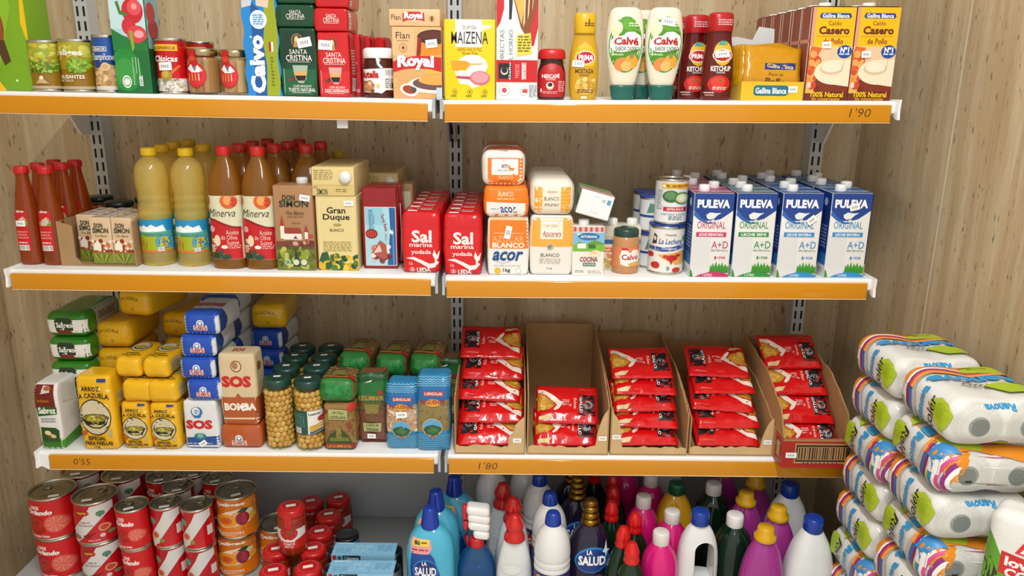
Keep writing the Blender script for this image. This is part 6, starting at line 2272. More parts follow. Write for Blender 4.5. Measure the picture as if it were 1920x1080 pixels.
# --- food tins
def orlando(w, h):
    m, f = can_mesh(w, h, '#C8141A')
    f.R(0, .0, 1, 1, '#CE181E')
    f.T('100%', .34, .82, .24, .1, '#F4ECEA', bold=.03, shear=.15); f.T('Orlando', .42, .70, .6, .13, '#F6F0EE', bold=.05, shear=.2)
    f.E(.36, .36, .22, None, '#A51410'); f.E(.35, .38, .17, None, '#B8231A'); f.E(.36, .42, .04, None, '#7A2A14'); f.E(.74, .38, .23, None, '#D2463A'); f.E(.74, .38, .2, None, '#DD6A58')
    for i in range(8):
        a = i * PI / 4
        f.P([(.74, .38), (.74 + .19 * math.cos(a), .38 + .19 * f.w / f.h * math.sin(a)), (.74 + .19 * math.cos(a + .12), .38 + .19 * f.w / f.h * math.sin(a + .12))], '#E89A88')
        f.m.layer -= .9
    f.T('Tomate frito', .36, .07, .5, .07, '#F4E4E2', bold=.03, shear=.1)
    o = m.build('food_can')
    can_lid(w, h, o, turn=.9)
    return o


def apis(w, h, small):
    m, f = can_mesh(w, h, '#BE1420')
    f.P([(.06, .02), (.22, 0), (.34, .10), (.98, .8), (.98, 1), (.62, .97), (.5, .76), (.1, .3), (.04, .16)], '#D9D8D6')
    if not small:
        f.E(.42, .80, .18, .075, '#C8281E'); f.E(.42, .80, .155, .062, '#A5161A'); f.T('apis', .42, .80, .22, .075, '#E9C24A', bold=.03)
        f.T('TOMATE', .46, .55, .26, .045, '#8E3A3A'); f.T('TRITURADO', .46, .47, .38, .045, '#8E3A3A'); f.E(.8, .76, .08, .07, '#4F8A6A'); f.R(.79, .66, .81, .74, '#6A5A3A')
        f.E(.84, .38, .1, None, '#D9A27A'); f.E(.84, .38, .07, None, '#C8402A'); f.E(.8, .18, .05, None, '#D9CFC0'); f.E(.93, .22, .05, None, '#7A8A5A'); f.E(.2, .14, .14, .06, '#8A7A5A'); f.P([(.38, .2), (.7, .28), (.5, .14)], '#7A1A1A'); f.lines(.5, .05, .75, .1, 1, '#E0B0B0')
    else:
        f.E(.2, .7, .13, .09, '#5F9A7E'); f.R(.19, .56, .21, .66, '#5A6A4A'); f.E(.28, .32, .14, None, '#D9B08A'); f.E(.28, .32, .1, None, '#C9502E'); f.E(.24, .14, .08, None, '#D9CFC0'); f.E(.48, .18, .08, None, '#8A8A4A'); f.T('G', .36, .13, .08, .08, '#E9D4CC', bold=.04)
        f.R(.9, .3, .99, .56, '#D9D6D2')
    o = m.build('food_can')
    can_lid(w, h, o, turn=-.3)
    return o


def peach(w, h):
    m, f = can_mesh(w, h, '#D9761A')
    f.blobs(.02, .02, .98, .98, ['#DF8426', '#D26C14', '#E08E34'], 12, .12, seed=2)
    f.E(.2, .87, .065, None, '#F2E4D0'); f.E(.2, .87, .04, None, '#D9761A'); f.T('eliges', .55, .88, .58, .12, '#F6EEE2', bold=.04)
    f.P([(.06, .35), (.14, .55), (.4, .7), (.7, .76), (.95, .7), (.98, .5), (.9, .36), (.6, .3), (.3, .26)], '#EBD9B8')
    f.E(.40, .46, .31, .17, '#E39A1E', n=30); f.E(.38, .45, .16, .1, '#D8601A'); f.E(.38, .45, .08, .05, '#C8501A'); f.E(.76, .5, .14, .18, '#8E2436'); f.E(.8, .5, .06, .14, '#B03A4A'); f.P([(.64, .68), (.8, .78), (.9, .74), (.84, .66)], '#24503A'); f.E(.6, .63, .06, .05, '#E9A07A'); f.E(.94, .5, .05, .1, '#E9B83A')
    f.T('MELOCOTÓN', .42, .13, .7, .09, '#F6EADA', bold=.02); f.lines(.2, .04, .6, .08, 1, '#F0D8B4')
    o = m.build('food_can')
    can_lid(w, h, o, turn=.2)
    return o


HB, HS = .1225, .1175
LOW = DECK


def tin_stack(src, px, py, wpx, h, labels, group, turn=(0, 0), built=None):
    P = deck(px, py, 2 * h)
    w = U(px + wpx / 2, py, P.y).x - U(px - wpx / 2, py, P.y).x
    o = built or src(w, h)
    R = w / 2 if built is None else o['_r'] if '_r' in o else w / 2
    x, y = P.x, P.y - R
    if built is None:
        o.location = (x, y, DECK + h)
        tag(o, labels[1], 'tin', group)
    else:
        dup(o, labels[1], (x, y, DECK + h))
    dup(o, labels[0], (x + .002, y + .002, DECK))
    return o, w


a1, aw = tin_stack(orlando, 104, 912, 82, HB, ('lower large red tomato tin with sliced tomato, by the side wall', 'upper large red tomato tin with sliced tomato, by the side wall'), 'large red tomato tins')
b1, bw = tin_stack(lambda w, h: apis(w, h, False), 180, 923, 80, HB, ('lower large red tin with white diagonal band, in the front row', 'upper large red tin with white diagonal band, in the front row'), 'large diagonal-band tins')
c1, cw = tin_stack(orlando, 249, 944, 60, HS, ('lower small red tomato tin between the two kinds of diagonal-band tins', 'upper small red tomato tin between the two kinds of diagonal-band tins'), 'small red tomato tins')
d1, dw1 = tin_stack(lambda w, h: apis(w, h, True), 319, 936, 58, HS, ('lower small diagonal-band tin next to the small tomato tin', 'upper small diagonal-band tin next to the small tomato tin'), 'small diagonal-band tins')
P = deck(375, 939, 2 * HS)
for k in (0, 1):
    dup(d1, ('lower', 'upper')[k] + ' small diagonal-band tin next to the peach tin', (P.x, P.y - dw1 / 2, DECK + HS * k), rz=0)
e1, ew = tin_stack(peach, 437, 918, 76, HB, ('lower orange peach tin, at the end of the tin row', 'upper orange peach tin, at the end of the tin row'), 'orange peach tins')


def lid_mark(o, R, h, dx, dy, rot=.5):
    m_ = M()
    hw, hh_ = .0125, .006
    c_, s_ = math.cos(rot), math.sin(rot)
    m_.add([(dx * R + x * c_ - y * s_, R + dy * R + x * s_ + y * c_, h - .0030) for x, y in ((-hw, -hh_), (hw, -hh_), (hw, hh_), (-hw, hh_))], [(0, 1, 2, 3)], mat('#F2F2EE', 'card'))
    return m_.build('price_sticker', o)


lid_mark(a1, aw / 2, HB, .35, -.5, .35); lid_mark(b1, bw / 2, HB, -.1, -.5, .3); lid_mark(c1, cw / 2, HS, .0, -.45, .5); lid_mark(d1, dw1 / 2, HS, .1, -.5, .35); lid_mark(e1, ew / 2, HB, .15, -.45, .5)
for src, px, py, R, h, lab in ((b1, 148, 882, bw / 2, HB, 'large diagonal-band tin just under the shelf strip, behind the wall-side tomato tin'), (b1, 228, 888, bw / 2, HB, 'large diagonal-band tin behind the small tomato tin'),
                               (c1, 303, 892, cw / 2, HS, 'small red tomato tin in the second row, behind the diagonal-band tins'), (d1, 338, 908, dw1 / 2, HS, 'small diagonal-band tin in the second row, between front tins'),
                               (d1, 362, 889, dw1 / 2, HS, 'small diagonal-band tin in the third row under the shelf strip'), (c1, 402, 893, cw / 2, HS, 'small red tin in the second row, behind the peach tin')):
    P = deck(px, py, 2 * h)
    for k in (0, 1):
        dup(src, (lab if k else lab.replace('small ', 'lower small ').replace('large ', 'lower large ').replace(' just under the shelf strip', '')), (P.x, P.y - R, DECK + h * k), rz=0)
P = deck(497, 982, HB + .0)
q = dup(e1, 'orange peach tin standing low behind the tomato sauce jars', (P.x, P.y - ew / 2 - .0, DECK))

# --- tomato sauce jars
def sauce_jar(R, H):
    root = thing('sauce_jar', '', 'jar')
    m = M(curved=.007)
    m.lathe(smooth_prof([(R * .86, 0), (R * .95, .004), (R, H * .12), (R, H * .60), (R * .96, H * .68), (R * .99, H * .73), (R * .95, H * .79), (R * .82, H * .83), (R * .82, H * .88)]), mat('#8E2A12', 'gloss'), seg=40, cy=R)
    m.build('glass_body', root)
    mm = M(curved=.007)
    mm.lathe([(R * 1.008, H * .18), (R * 1.008, H * .62)], mat('#C01C1E', 'print'), cy=R, seg=44)
    g = Face(mm, 'front', -R, H * .18, R, H * .62)
    g.P([(.02, .55), (.3, .42), (.5, .38), (.7, .42), (.98, .6), (.98, 1), (.02, 1)], '#DAD8D4'); g.E(.5, .8, .3, .34, '#B01A1C', n=28); g.E(.55, .85, .12, .12, '#7A4A20'); g.T('Helios', .46, .44, .5, .16, '#F4EEE8', bold=.03); g.T('TOMATE', .5, .26, .4, .12, '#F4E4DC', bold=.02); g.T('FRITO', .5, .12, .3, .1, '#F4E4DC', bold=.02)
    mm.build('paper_label', root)
    o = cap(R * .94, H * .835, H, '#C01A1C', R, name='lid', parent=root)
    d = M()
    hw, hh_ = .0125, .006
    d.add([(x * .94 - y * .3, R + x * .3 + y * .94, H + .0005) for x, y in ((-hw, -hh_), (hw, -hh_), (hw, hh_), (-hw, hh_))], [(0, 1, 2, 3)], mat('#F2F2EE', 'card'))
    d.build('price_sticker', root)
    d = M()
    d.lathe([(R * .70, H + .0003), (R * .66, H + .0008), (R * .64, H + .0003)], mat('#D9504A', 'plastic'), cy=R, seg=36)
    d.build('lid_ring', o)
    return root


JR, JH = .0375, .128
js = sauce_jar(JR, JH)
P = deck(512, 1068, JH)
js.location = (P.x, P.y - JR, DECK)
tag(js, 'tomato sauce jar seen from above, front one nearest the peach tins', 'jar', 'tomato sauce jars')
low = [(583, 1062, 'tomato sauce jar seen from above, front one beside the light blue tin sleeves')]
x0, y0 = P.x, P.y
for px, py, lab in ((583, 1062, 'tomato sauce jar seen from above, front one beside the light blue tin sleeves'), (600, 998, 'tomato sauce jar in the low row behind the raised jar, first one'), (616, 963, 'tomato sauce jar in the low row behind the raised jar, second one'),
                    (632, 932, 'tomato sauce jar in the low row, last one, at the back panel'), (585, 938, 'tomato sauce jar at the back, half hidden by the raised jar')):
    Q = deck(px, py, JH)
    dup(js, lab, (Q.x, Q.y - JR, DECK))
Q1, Q2 = deck(515, 1033, JH), deck(586, 1028, JH)
for Q, lab in ((Q1, 'tomato sauce jar under the raised jar, on the peach tin side'), (Q2, 'tomato sauce jar under the raised jar, on the blue sleeve side')):
    dup(js, lab, (Q.x, Q.y - JR + .012, DECK))
xm = (Q1.x + Q2.x) / 2
top = dup(js, 'raised tomato sauce jar standing on the lids of the others', (xm, Q1.y - JR + .004, DECK + JH + .001))
m = M()
m.prism([(-.008, JH * .98), (.010, JH * .98), (.010, JH * .66), (.001, JH * .62), (-.008, JH * .66)], .0, .0015, mat('#C01A1C', 'plastic'))
m.build('red_seal', top)

# --- tins in light blue card sleeves
sl = thing('tin_sleeve', '', 'sleeve pack')
m = M()
m.box(-.083, .083, .0, .056, .058, .0592, mat('#7FBCE0', 'card'))
m.box(-.083, .083, -.0012, 0, .006, .0592, mat('#8CC4E4', 'card'))
f = Face(m, 'top', -.083, 0, .083, .056)
f.R(.02, .04, .98, .96, '#8AC4E6'); f.lines(.06, .12, .3, .5, 4, '#6AA4C8'); f.lines(.36, .12, .62, .8, 5, '#A9D6EE'); f.lines(.7, .3, .94, .8, 4, '#6AA4C8'); f.R(.28, .1, .64, .5, '#80BCE0'); f.lines(.3, .14, .6, .46, 3, '#A9D6EE'); f.R(.05, .86, .3, .93, '#C9E4F0')
g = Face(m, 'front', -.083, .006, .083, .0592)
g.R(.18, .66, .46, .98, '#1E3A42'); g.T('Calamares', .32, .82, .22, .2, '#E9F0F2'); g.R(.02, .6, .08, .98, '#B9262A'); g.R(.1, .7, .16, .95, '#2A6A7A')
m.build('card_sleeve', sl)
for i, x in enumerate((-.052, 0, .052)):
    m = M()
    R = .0255
    tin = mat('#6E6F70', 'tin', .3)
    m.lathe([(0, .0), (R, .0), (R, .052), (R * .97, .057), (R * .9, .0575), (R * .88, .054), (0, .054)], tin, cx=x * 1.42, cy=.028, seg=32)
    m.build('tin', sl)
P = UZ(676, 1063, DECK + .134)
base = thing('tin_sleeve', '', 'sleeve pack')
sl.location = (P.x, P.y - .028, DECK + .0752)
tag(sl, 'front light blue card sleeve of three small tins', 'sleeve pack', 'light blue tin sleeves')
bpy.data.objects.remove(base)
P2 = UZ(684, 1030, DECK + .134)
dup(sl, 'rear light blue card sleeve of three small tins', (P2.x, P2.y - .026, DECK + .0752))
for i, Q in enumerate((P, P2)):
    dup(sl, 'light blue sleeve pack carrying the %s one' % ('front', 'rear')[i], (Q.x, Q.y - .027, DECK)).scale = (1, 1, 1.25)
m = M()
R = .033
tin = mat('#77797A', 'tin', .3)
m.lathe([(0, 0), (R, 0), (R, .018), (R, .09), (R, .098), (R * .95, .1), (R * .9, .096), (0, .096)], [tin, tin, mat('#3A86B8', 'print'), tin, tin, tin, tin], cy=R, seg=36)
P = deck(648, 1003, .098)
solo(m, 'food_can', 'dark-lidded tin with blue label behind the light blue sleeves', 'tin', (P.x, P.y - R, DECK))

# --- cleaning bottles
def place(o, px, py, H, R, label, cat='bottle', group=None, rz=0):
    P = deck(px, py, H)
    if 'label' not in o or not o['label']:
        o.location = (P.x, P.y - R, DECK)
        o.rotation_euler = (0, 0, rz)
        return tag(o, label, cat, group)
    return dup(o, label, (P.x, P.y - R, DECK), rz=rz, group=group)


# light blue floor cleaner
H, R = .29, .062
o = thing('cleaner_bottle', '', 'bottle')
m = bottle(R, H, [(.86, 0), (.95, .015), (1, .06), (1, .52), (.97, .62), (.86, .72), (.62, .79), (.36, .825), (.3, .84)], '#4FB4D6', 'gloss', sx=1, sy=.62, e=2.6)
f = Face(m, 'front', -R, 0, R, H)
W = lambda v: v + .11
k2 = lambda pts: [(u, W(v)) for u, v in pts]
f.P(k2([(.1, .34), (.16, .0), (.8, .0), (.78, .2), (.6, .46), (.5, .52), (.14, .52)]), '#1B4AA0'); f.P(k2([(.12, .5), (.5, .5), (.56, .56), (.52, .63), (.16, .64), (.12, .6)]), '#E9A0A0'); f.P(k2([(.14, .57), (.5, .57), (.5, .63), (.18, .635)]), '#EBD064'); f.T('86', .26, W(.602), .12, .04, '#2A2A2A', bold=.05); f.lines(.34, W(.59), .48, W(.615), 1, '#8A5A2A'); f.lines(.15, W(.525), .52, W(.55), 1, '#B9303A')
f.E(.42, W(.34), .26, .11, '#2F7AC8'); f.E(.42, W(.335), .24, .1, '#16367E'); f.T('LA', .40, W(.41), .1, .04, '#FFFFFF', bold=.03); f.T('SALUD', .42, W(.33), .44, .085, '#FFFFFF', bold=.03)
m.build('bottle_body', o)
m = M()
m.lathe(smooth_prof([(.0235, H * .815), (.0235, H * .84), (.020, H * .92), (.018, H * .95), (.0175, H * .985), (.013, H)]) + [(0, H)], mat('#173AA6', 'gloss'), cy=R * .62, seg=28)
m.build('cap', o)
place(o, 806, 950, H, R * .62, 'front light blue floor cleaner bottle with deep blue cap', group='light blue cleaner bottles')
place(o, 818, 918, H, R * .62, 'second light blue floor cleaner bottle, behind the front one')
place(o, 851, 892, H, R * .62, 'rear light blue floor cleaner bottle, in the shade at the back')

# window spray
H, R = .285, .05
o = thing('spray_bottle', 'glass cleaner spray bottle with blue liquid and ribbed white trigger head', 'bottle')
m = bottle(R, H, [(.9, 0), (1, .02), (1, .34), (.96, .42), (.75, .53), (.38, .60), (.3, .62)], '#2C86C9', 'liquid', sx=1, sy=.7, e=2.5)
m.build('bottle_body', o)
m = M()
m.lathe([(0, .004), (R * .92, .004), (R * .95, H * .38), (R * .9, H * .44), (0, H * .44)], mat('#1E78C4', 'thick'), cy=R * .7, sy=.7, e=2.5, seg=32)
m.build('blue_liquid', o)
cap(.019, H * .60, H * .69, '#C4202A', R * .7, name='collar', parent=o, ridges=20)
m = M()
cy = R * .7
zb = H * .69
for i, (dx, z, w_) in enumerate(((.012, .0, .042), (.006, .024, .056), (.006, .046, .058), (.004, .067, .06))):
    m.rbox(dx - w_ * .5, dx + w_ * .5, cy - .02, cy + .02, zb + z * .98, zb + z * .98 + .026, mat('#ECECEA', 'gloss'), r=.0105, n=3, fn=lambda p: Vector((p.x, p.y, p.z - (p.x) * .12)))
m.build('trigger_head', o)
m = M()
m.rbox(-.037, -.024, cy - .009, cy + .009, zb + .05, zb + .092, mat('#C4202A', 'gloss'), r=.005)
m.rbox(-.036, -.022, cy - .008, cy + .008, zb + .022, zb + .046, mat('#C4202A', 'gloss'), r=.005)
m.build('nozzle', o)
m = M()
m.sweep([(-.022, cy, zb + .024), (-.028, cy, zb + .0), (-.022, cy, zb - .028)], .005, mat('#C4202A', 'gloss'))
m.build('trigger', o)
P = deck(894, 948, H)
o.location = (P.x, P.y - cy, DECK)

# white toilet cleaner with red caps
H, R = .275, .047
o = thing('cleaner_bottle', '', 'bottle')
m = bottle(R, H, [(.9, 0), (1, .02), (1, .3), (.96, .45), (.8, .62), (.58, .74), (.52, .78)], '#D9DEDF', 'gloss', sx=1, sy=.6, e=2.4)
f = Face(m, 'front', -R, 0, R, H)
f.E(.42, .47, .3, .055, '#C9CFD1'); f.E(.42, .475, .27, .046, '#DEE3E4'); f.E(.42, .2, .2, .07, '#5AAFC9'); f.P([(.5, .12), (.66, .26), (.6, .12)], '#2A8AB0'); f.T('WC', .4, .28, .26, .05, '#2A6A8A')
m.build('bottle_body', o)
m = M()
cy = R * .6
Pc = smooth_prof([(.027, H * .745), (.027, H * .78), (.020, H * .835), (.0235, H * .87), (.0235, H * .90), (.016, H * .955), (.012, H * .985)])
m.lathe([(0, Pc[0][1])] + Pc + [(0, H)], mat('#C8201E', 'gloss'), cy=cy, seg=28)
m.build('cap', o)
place(o, 976, 964, H, cy, 'front white toilet cleaner bottle with pinched red cap', group='white red-capped bottles')
place(o, 966, 931, H, cy, 'second white toilet cleaner bottle, red cap overlapping the front one')
place(o, 943, 904, H, cy, 'rear white toilet cleaner bottle, red cap near the white drums')

# bleach
H, R = .30, .046
o = thing('bleach_bottle', '', 'bottle')
m = bottle(R, H, [(.92, 0), (1, .02), (1, .50), (1, .515), (.955, .53), (1, .545), (1, .575), (.955, .59), (1, .605), (1, .66), (.93, .75), (.72, .83), (.5, .87), (.46, .89)], '#E4E7E6', 'gloss')
m.build('bottle_body', o)
mm = M(curved=.007)
mm.lathe([(R * 1.008, H * .1), (R * 1.008, H * .495)], mat('#3A2E78', 'print'), cy=R, seg=40)
g = Face(mm, 'front', -R, H * .1, R, H * .49)
g.E(.52, .74, .4, .2, '#C9262A'); g.E(.52, .72, .34, .14, '#E05A4A'); g.T('Conejo', .52, .70, .76, .18, '#F4F0EA', bold=.05); g.E(.14, .9, .07, .06, '#D9A24A'); g.R(0, 0, 1, .2, '#C9D4E4')
mm.build('paper_label', o)
m = M()
m.lathe([(0, H * .875)] + smooth_prof([(.0205, H * .878), (.021, H * .9), (.0195, H * .95), (.016, H * .99), (.011, H)]) + [(0, H)], mat('#163C9C', 'gloss'), cy=R, seg=28)
m.build('cap', o)
place(o, 1031, 950, H, R, 'front white bleach bottle with blue cap and purple label', group='white bleach bottles')
place(o, 1034, 916, H, R, 'second white bleach bottle, blue cap above the front one')
place(o, 1022, 889, H, R, 'third white bleach bottle, blue cap under the shelf strip')
for px, py, lab in ((928, 862, 'tall white drum bottle at the back, behind the red-capped cleaners'), (984, 860, 'white bottle at the back between drum and bleach bottles')):
    P = deck(px, py, H)
    dup(o, lab, (P.x, min(P.y - R, UPR - 2 * R - .004), DECK))

# dark fabric softener
H, R = .31, .058
o = thing('softener_bottle', '', 'bottle')
m = bottle(R, H, [(.84, 0), (.95, .015), (1, .08), (1, .45), (.93, .6), (.7, .72), (.42, .785), (.34, .80)], '#1E1730', 'gloss', sx=1, sy=.66, e=2.3)
f = Face(m, 'front', -R, 0, R, H)
W = lambda v: v + .07
f.E(.54, W(.44), .38, .115, '#2A7AC4', rot=.2); f.E(.54, W(.435), .35, .10, '#143A82', rot=.2); f.T('LA', .48, W(.51), .12, .04, '#FFFFFF', bold=.03); f.T('SALUD', .54, W(.435), .60, .085, '#FFFFFF', bold=.04)
f.P([(u, W(v)) for u, v in ((.8, .53), (.84, .6), (.86, .53), (.93, .51), (.86, .5), (.84, .45), (.82, .5), (.76, .51))], '#E9F2FA')
f.E(.7, W(.2), .22, .07, '#6A8AC0'); f.P([(.46, W(.1)), (.54, W(.28)), (.62, W(.1))], '#D9B45A'); f.E(.7, W(.28), .1, .03, '#4A3A3A'); f.E(.3, W(.16), .12, .05, '#4A4A7A')
m.build('bottle_body', o)
m = M()
cy = R * .66
Pc = []
for i in range(4):
    z = H * (.785 + .054 * i)
    r = .0245 - .0022 * i
    Pc += [(r * .86, z), (r, z + H * .016), (r, z + H * .034), (r * .86, z + H * .05)]
m.lathe([(0, H * .78)] + smooth_prof(Pc) + [(0, H)], mat('#8A6A2A', 'tin', .35), cy=cy, seg=28)
m.build('cap', o)
place(o, 1112, 938, H, cy, 'front dark violet fabric softener bottle with ribbed gold cap', group='dark softener bottles')
place(o, 1094, 893, H, cy, 'rear dark violet fabric softener bottle, label half hidden')
P = deck(1088, 862, H)
dup(o, 'dark violet softener bottle deepest in the row under the shelf strip', (P.x, min(P.y - cy, UPR - 2 * cy - .004), DECK))

# green bottles with red caps
H, R = .265, .043
o = thing('dish_soap_bottle', '', 'bottle')
m = bottle(R, H, [(.9, 0), (1, .02), (1, .42), (.93, .56), (.7, .7), (.42, .79), (.34, .82)], '#0E4020', 'thick', sx=1, sy=.72, e=2.3)
f = Face(m, 'front', -R, 0, R, H)
f.E(.5, .3, .36, .16, '#1E6A34'); f.E(.5, .3, .3, .13, '#0E3A1E')
m.build('bottle_body', o)
m = M()
cy = R * .72
m.lathe([(0, H * .80)] + smooth_prof([(.019, H * .805), (.020, H * .83), (.017, H * .865), (.0185, H * .885), (.018, H * .92), (.013, H * .97), (.009, H)]) + [(0, H)], mat('#D41A1A', 'gloss'), cy=cy, seg=26)
m.build('cap', o)
for px, py, lab in ((1188, 1010, 'front dark green dish soap bottle with red cap'), (1190, 985, 'dark green dish soap bottle, red cap second from the front'), (1182, 964, 'dark green dish soap bottle, red cap third from the front'), (1166, 938, 'dark green dish soap bottle, red cap fourth from the front'),
                    (1153, 912, 'dark green dish soap bottle, red cap fifth from the front'), (1151, 893, 'dark green dish soap bottle, red cap just under the shelf strip'), (1118, 884, 'dark green dish soap bottle behind the violet softener')):
    place(o, px, py, H, cy, lab, group='dark green dish soap bottles')

# pink bottles
H, R = .27, .045
o = thing('pink_bottle', '', 'bottle')
m = bottle(R, H, [(.9, 0), (1, .02), (1, .2), (.93, .32), (.93, .42), (1, .56), (1, .66), (.86, .77), (.55, .85), (.4, .88)], '#D41A78', 'gloss')
m.build('bottle_body', o)
cap(.0205, H * .875, H, '#E2DDDA', R, name='cap', parent=o, ridges=22)
for px, py, lab in ((1249, 978, 'front bright pink cleaner bottle with white cap'), (1245, 950, 'bright pink cleaner bottle, white cap second from the front'), (1226, 924, 'bright pink cleaner bottle, white cap third from the front'), (1204, 894, 'bright pink cleaner bottle at the back under the shelf strip'),
                    (1183, 880, 'darkest pink cleaner bottle at the very back')):
    place(o, px, py, H, R, lab, group='bright pink bottles')


# jugs with a grip hole
def jug(R, H, c, capc, hole, capr=.024, sy=.66, capstep=False, prof=None):
    o = thing('cleaner_jug', '', 'jug')
    m = bottle(R, H, prof or [(.9, 0), (1, .02), (1, .45), (.97, .62), (.85, .74), (.6, .84), (.36, .88), (.34, .90)], c, 'gloss', sx=1, sy=sy, e=2.5, seg=48)
    b = m.build('bottle_body', o)
    if hole:
        x0, x1, z0, z1 = hole
        k = M()
        pts = [(x0, z0), (x1, z0)]
        n = 10
        for i in range(n + 1):
            a = PI * i / n
            pts.append(((x0 + x1) / 2 + (x1 - x0) / 2 * math.cos(a), z1 - (x1 - x0) / 2 + (x1 - x0) * .5 * math.sin(a)))
        k.prism(pts, -.05, .2, mat(c, 'gloss'))
        kc = k.build('grip_cutter')
        md = b.modifiers.new('grip', 'BOOLEAN')
        md.object = kc
        md.solver = 'EXACT'
        dg = bpy.context.evaluated_depsgraph_get()
        me = bpy.data.meshes.new_from_object(b.evaluated_get(dg))
        b.modifiers.clear()
        b.data = me
        bpy.data.objects.remove(kc)
    cy = R * sy
    if capstep:
        m = M()
        m.lathe([(0, H * .885), (capr, H * .885), (capr * 1.05, H * .89), (capr * 1.05, H * .925), (capr * .8, H * .94), (capr * .78, H * .985), (capr * .7, H), (0, H)], mat(capc, 'plastic'), cy=cy, seg=30)
        m.build('cap', o)
    else:
        cap(capr, H * .885, H, capc, cy, name='cap', parent=o, ridges=26, kind='gloss')
    return o, cy


H = .315
o, cy = jug(.052, H, '#E2E5E6', '#163C9C', (-.014, .034, H * .42, H * .76), capr=.0225)
place(o, 1318, 948, H, cy, 'white jug with blue cap and large arched grip hole', 'jug', 'white blue-capped jugs')
m = M(curved=.008)
w2, cy2 = jug(.060, H + .005, '#E0E3E4', '#163C9C', None, capr=.0235, sy=.8, prof=[(.92, 0), (1, .02), (1, .14), (.97, .15), (.97, .165), (1, .175), (1, .5), (.94, .62), (.72, .78), (.46, .87), (.36, .90)])
place(w2, 1533, 952, H + .005, cy2, 'front white jug with blue cap, nearest the paper rolls', 'jug', 'plain white jugs')
place(w2, 1511, 908, H + .005, cy2, 'rear white jug with blue cap, in front of the wall')
H = .29
y, cyy = jug(.052, H, '#D9A41A', '#14583A', None, capr=.021, sy=.8)
place(y, 1296, 908, H, cyy, 'yellow jug with dark green cap behind the white grip jug', 'jug')
H = .285
for i, (px, py, lab) in enumerate(((1392, 950, 'front black-green ribbed bottle with white cap'), (1377, 920, 'rear black-green ribbed bottle with white cap'))):
    if i == 0:
        g = thing('ribbed_bottle', '', 'bottle')
        def rib(p, R=.05):
            a = math.atan2(p.y - R, p.x)
            k_ = 1 - .02 * (.5 + .5 * math.cos(a * 16))
            return Vector((p.x * k_, R + (p.y - R) * k_, p.z))
        m = bottle(.05, H, [(.9, 0), (1, .02), (.98, .2), (.9, .34), (.92, .42), (1, .56), (.98, .68), (.82, .8), (.5, .87), (.42, .89)], '#082416', 'gloss', fn=rib, seg=64)
        m.build('bottle_body', g)
        cap(.0215, H * .885, H, '#E6E6E4', .05, name='cap', parent=g, ridges=22)
    place(g, px, py, H, .05, lab, group='black-green bottles')
H = .30
p_, cyp = jug(.055, H, '#A0348A', '#D9A616', (.020, .038, H * .26, H * .58), capr=.025, capstep=True, prof=[(.9, 0), (1, .02), (1, .42), (.95, .58), (.78, .74), (.55, .84), (.42, .88), (.4, .90)])
b = [c for c in p_.children if c.name.startswith('bottle_body')][0]
m = M(curved=.008)
src = bottle(.0556, H, [(.9, 0), (1, .02), (1, .42), (.95, .58), (.78, .74)], '#A0348A', sx=1, sy=.66, e=2.5)
f = Face(src, 'front', -.055, 0, .055, H)
n0 = len(src.f)
f.P([(.04, .05), (.62, .05), (.62, .50), (.04, .56)], '#C9286E'); f.P([(.10, .43), (.46, .42), (.46, .51), (.10, .52)], '#D9C088'); f.T('Nuevo', .28, .47, .28, .05, '#8A2A5A', bold=.03); f.R(.06, .32, .6, .36, '#E9B8D0')
src.f, src.mi, src.sm = src.f[n0:], src.mi[n0:], src.sm[n0:]
src.build('front_label', p_)
for px, py, lab in ((1467, 976, 'front purple jug with stepped yellow cap and cream label'), (1461, 946, 'purple jug, yellow cap second from the front'), (1440, 920, 'purple jug, yellow cap third from the front'), (1411, 897, 'purple jug at the back, yellow cap under the shelf strip'), (1372, 886, 'purple jug deepest in the row, behind the white-capped bottles')):
    place(p_, px, py, H, cyp, lab, 'jug', 'purple jugs')
P = deck(1262, 876, .33)
dup(w2, 'white jug at the back panel, between the pink bottles and the yellow jug', (P.x + .02, UPR - .105, DECK))

# settle the things on the deck so that none stands inside another
def foot(o):
    xs, ys, zz = [], [], []
    for c in [o] + [k for k in o.children]:
        if c.type == 'MESH':
            q = Vector((0, 0, 0)) if c is o else c.location
            for v in c.bound_box:
                xs.append(v[0] + q.x)
                ys.append(v[1] + q.y)
                zz.append((v[2] + q.z) * o.scale.z)
    return (min(xs) + max(xs)) / 2, (min(ys) + max(ys)) / 2, (max(xs) - min(xs)) / 2, (max(ys) - min(ys)) / 2, max(zz)


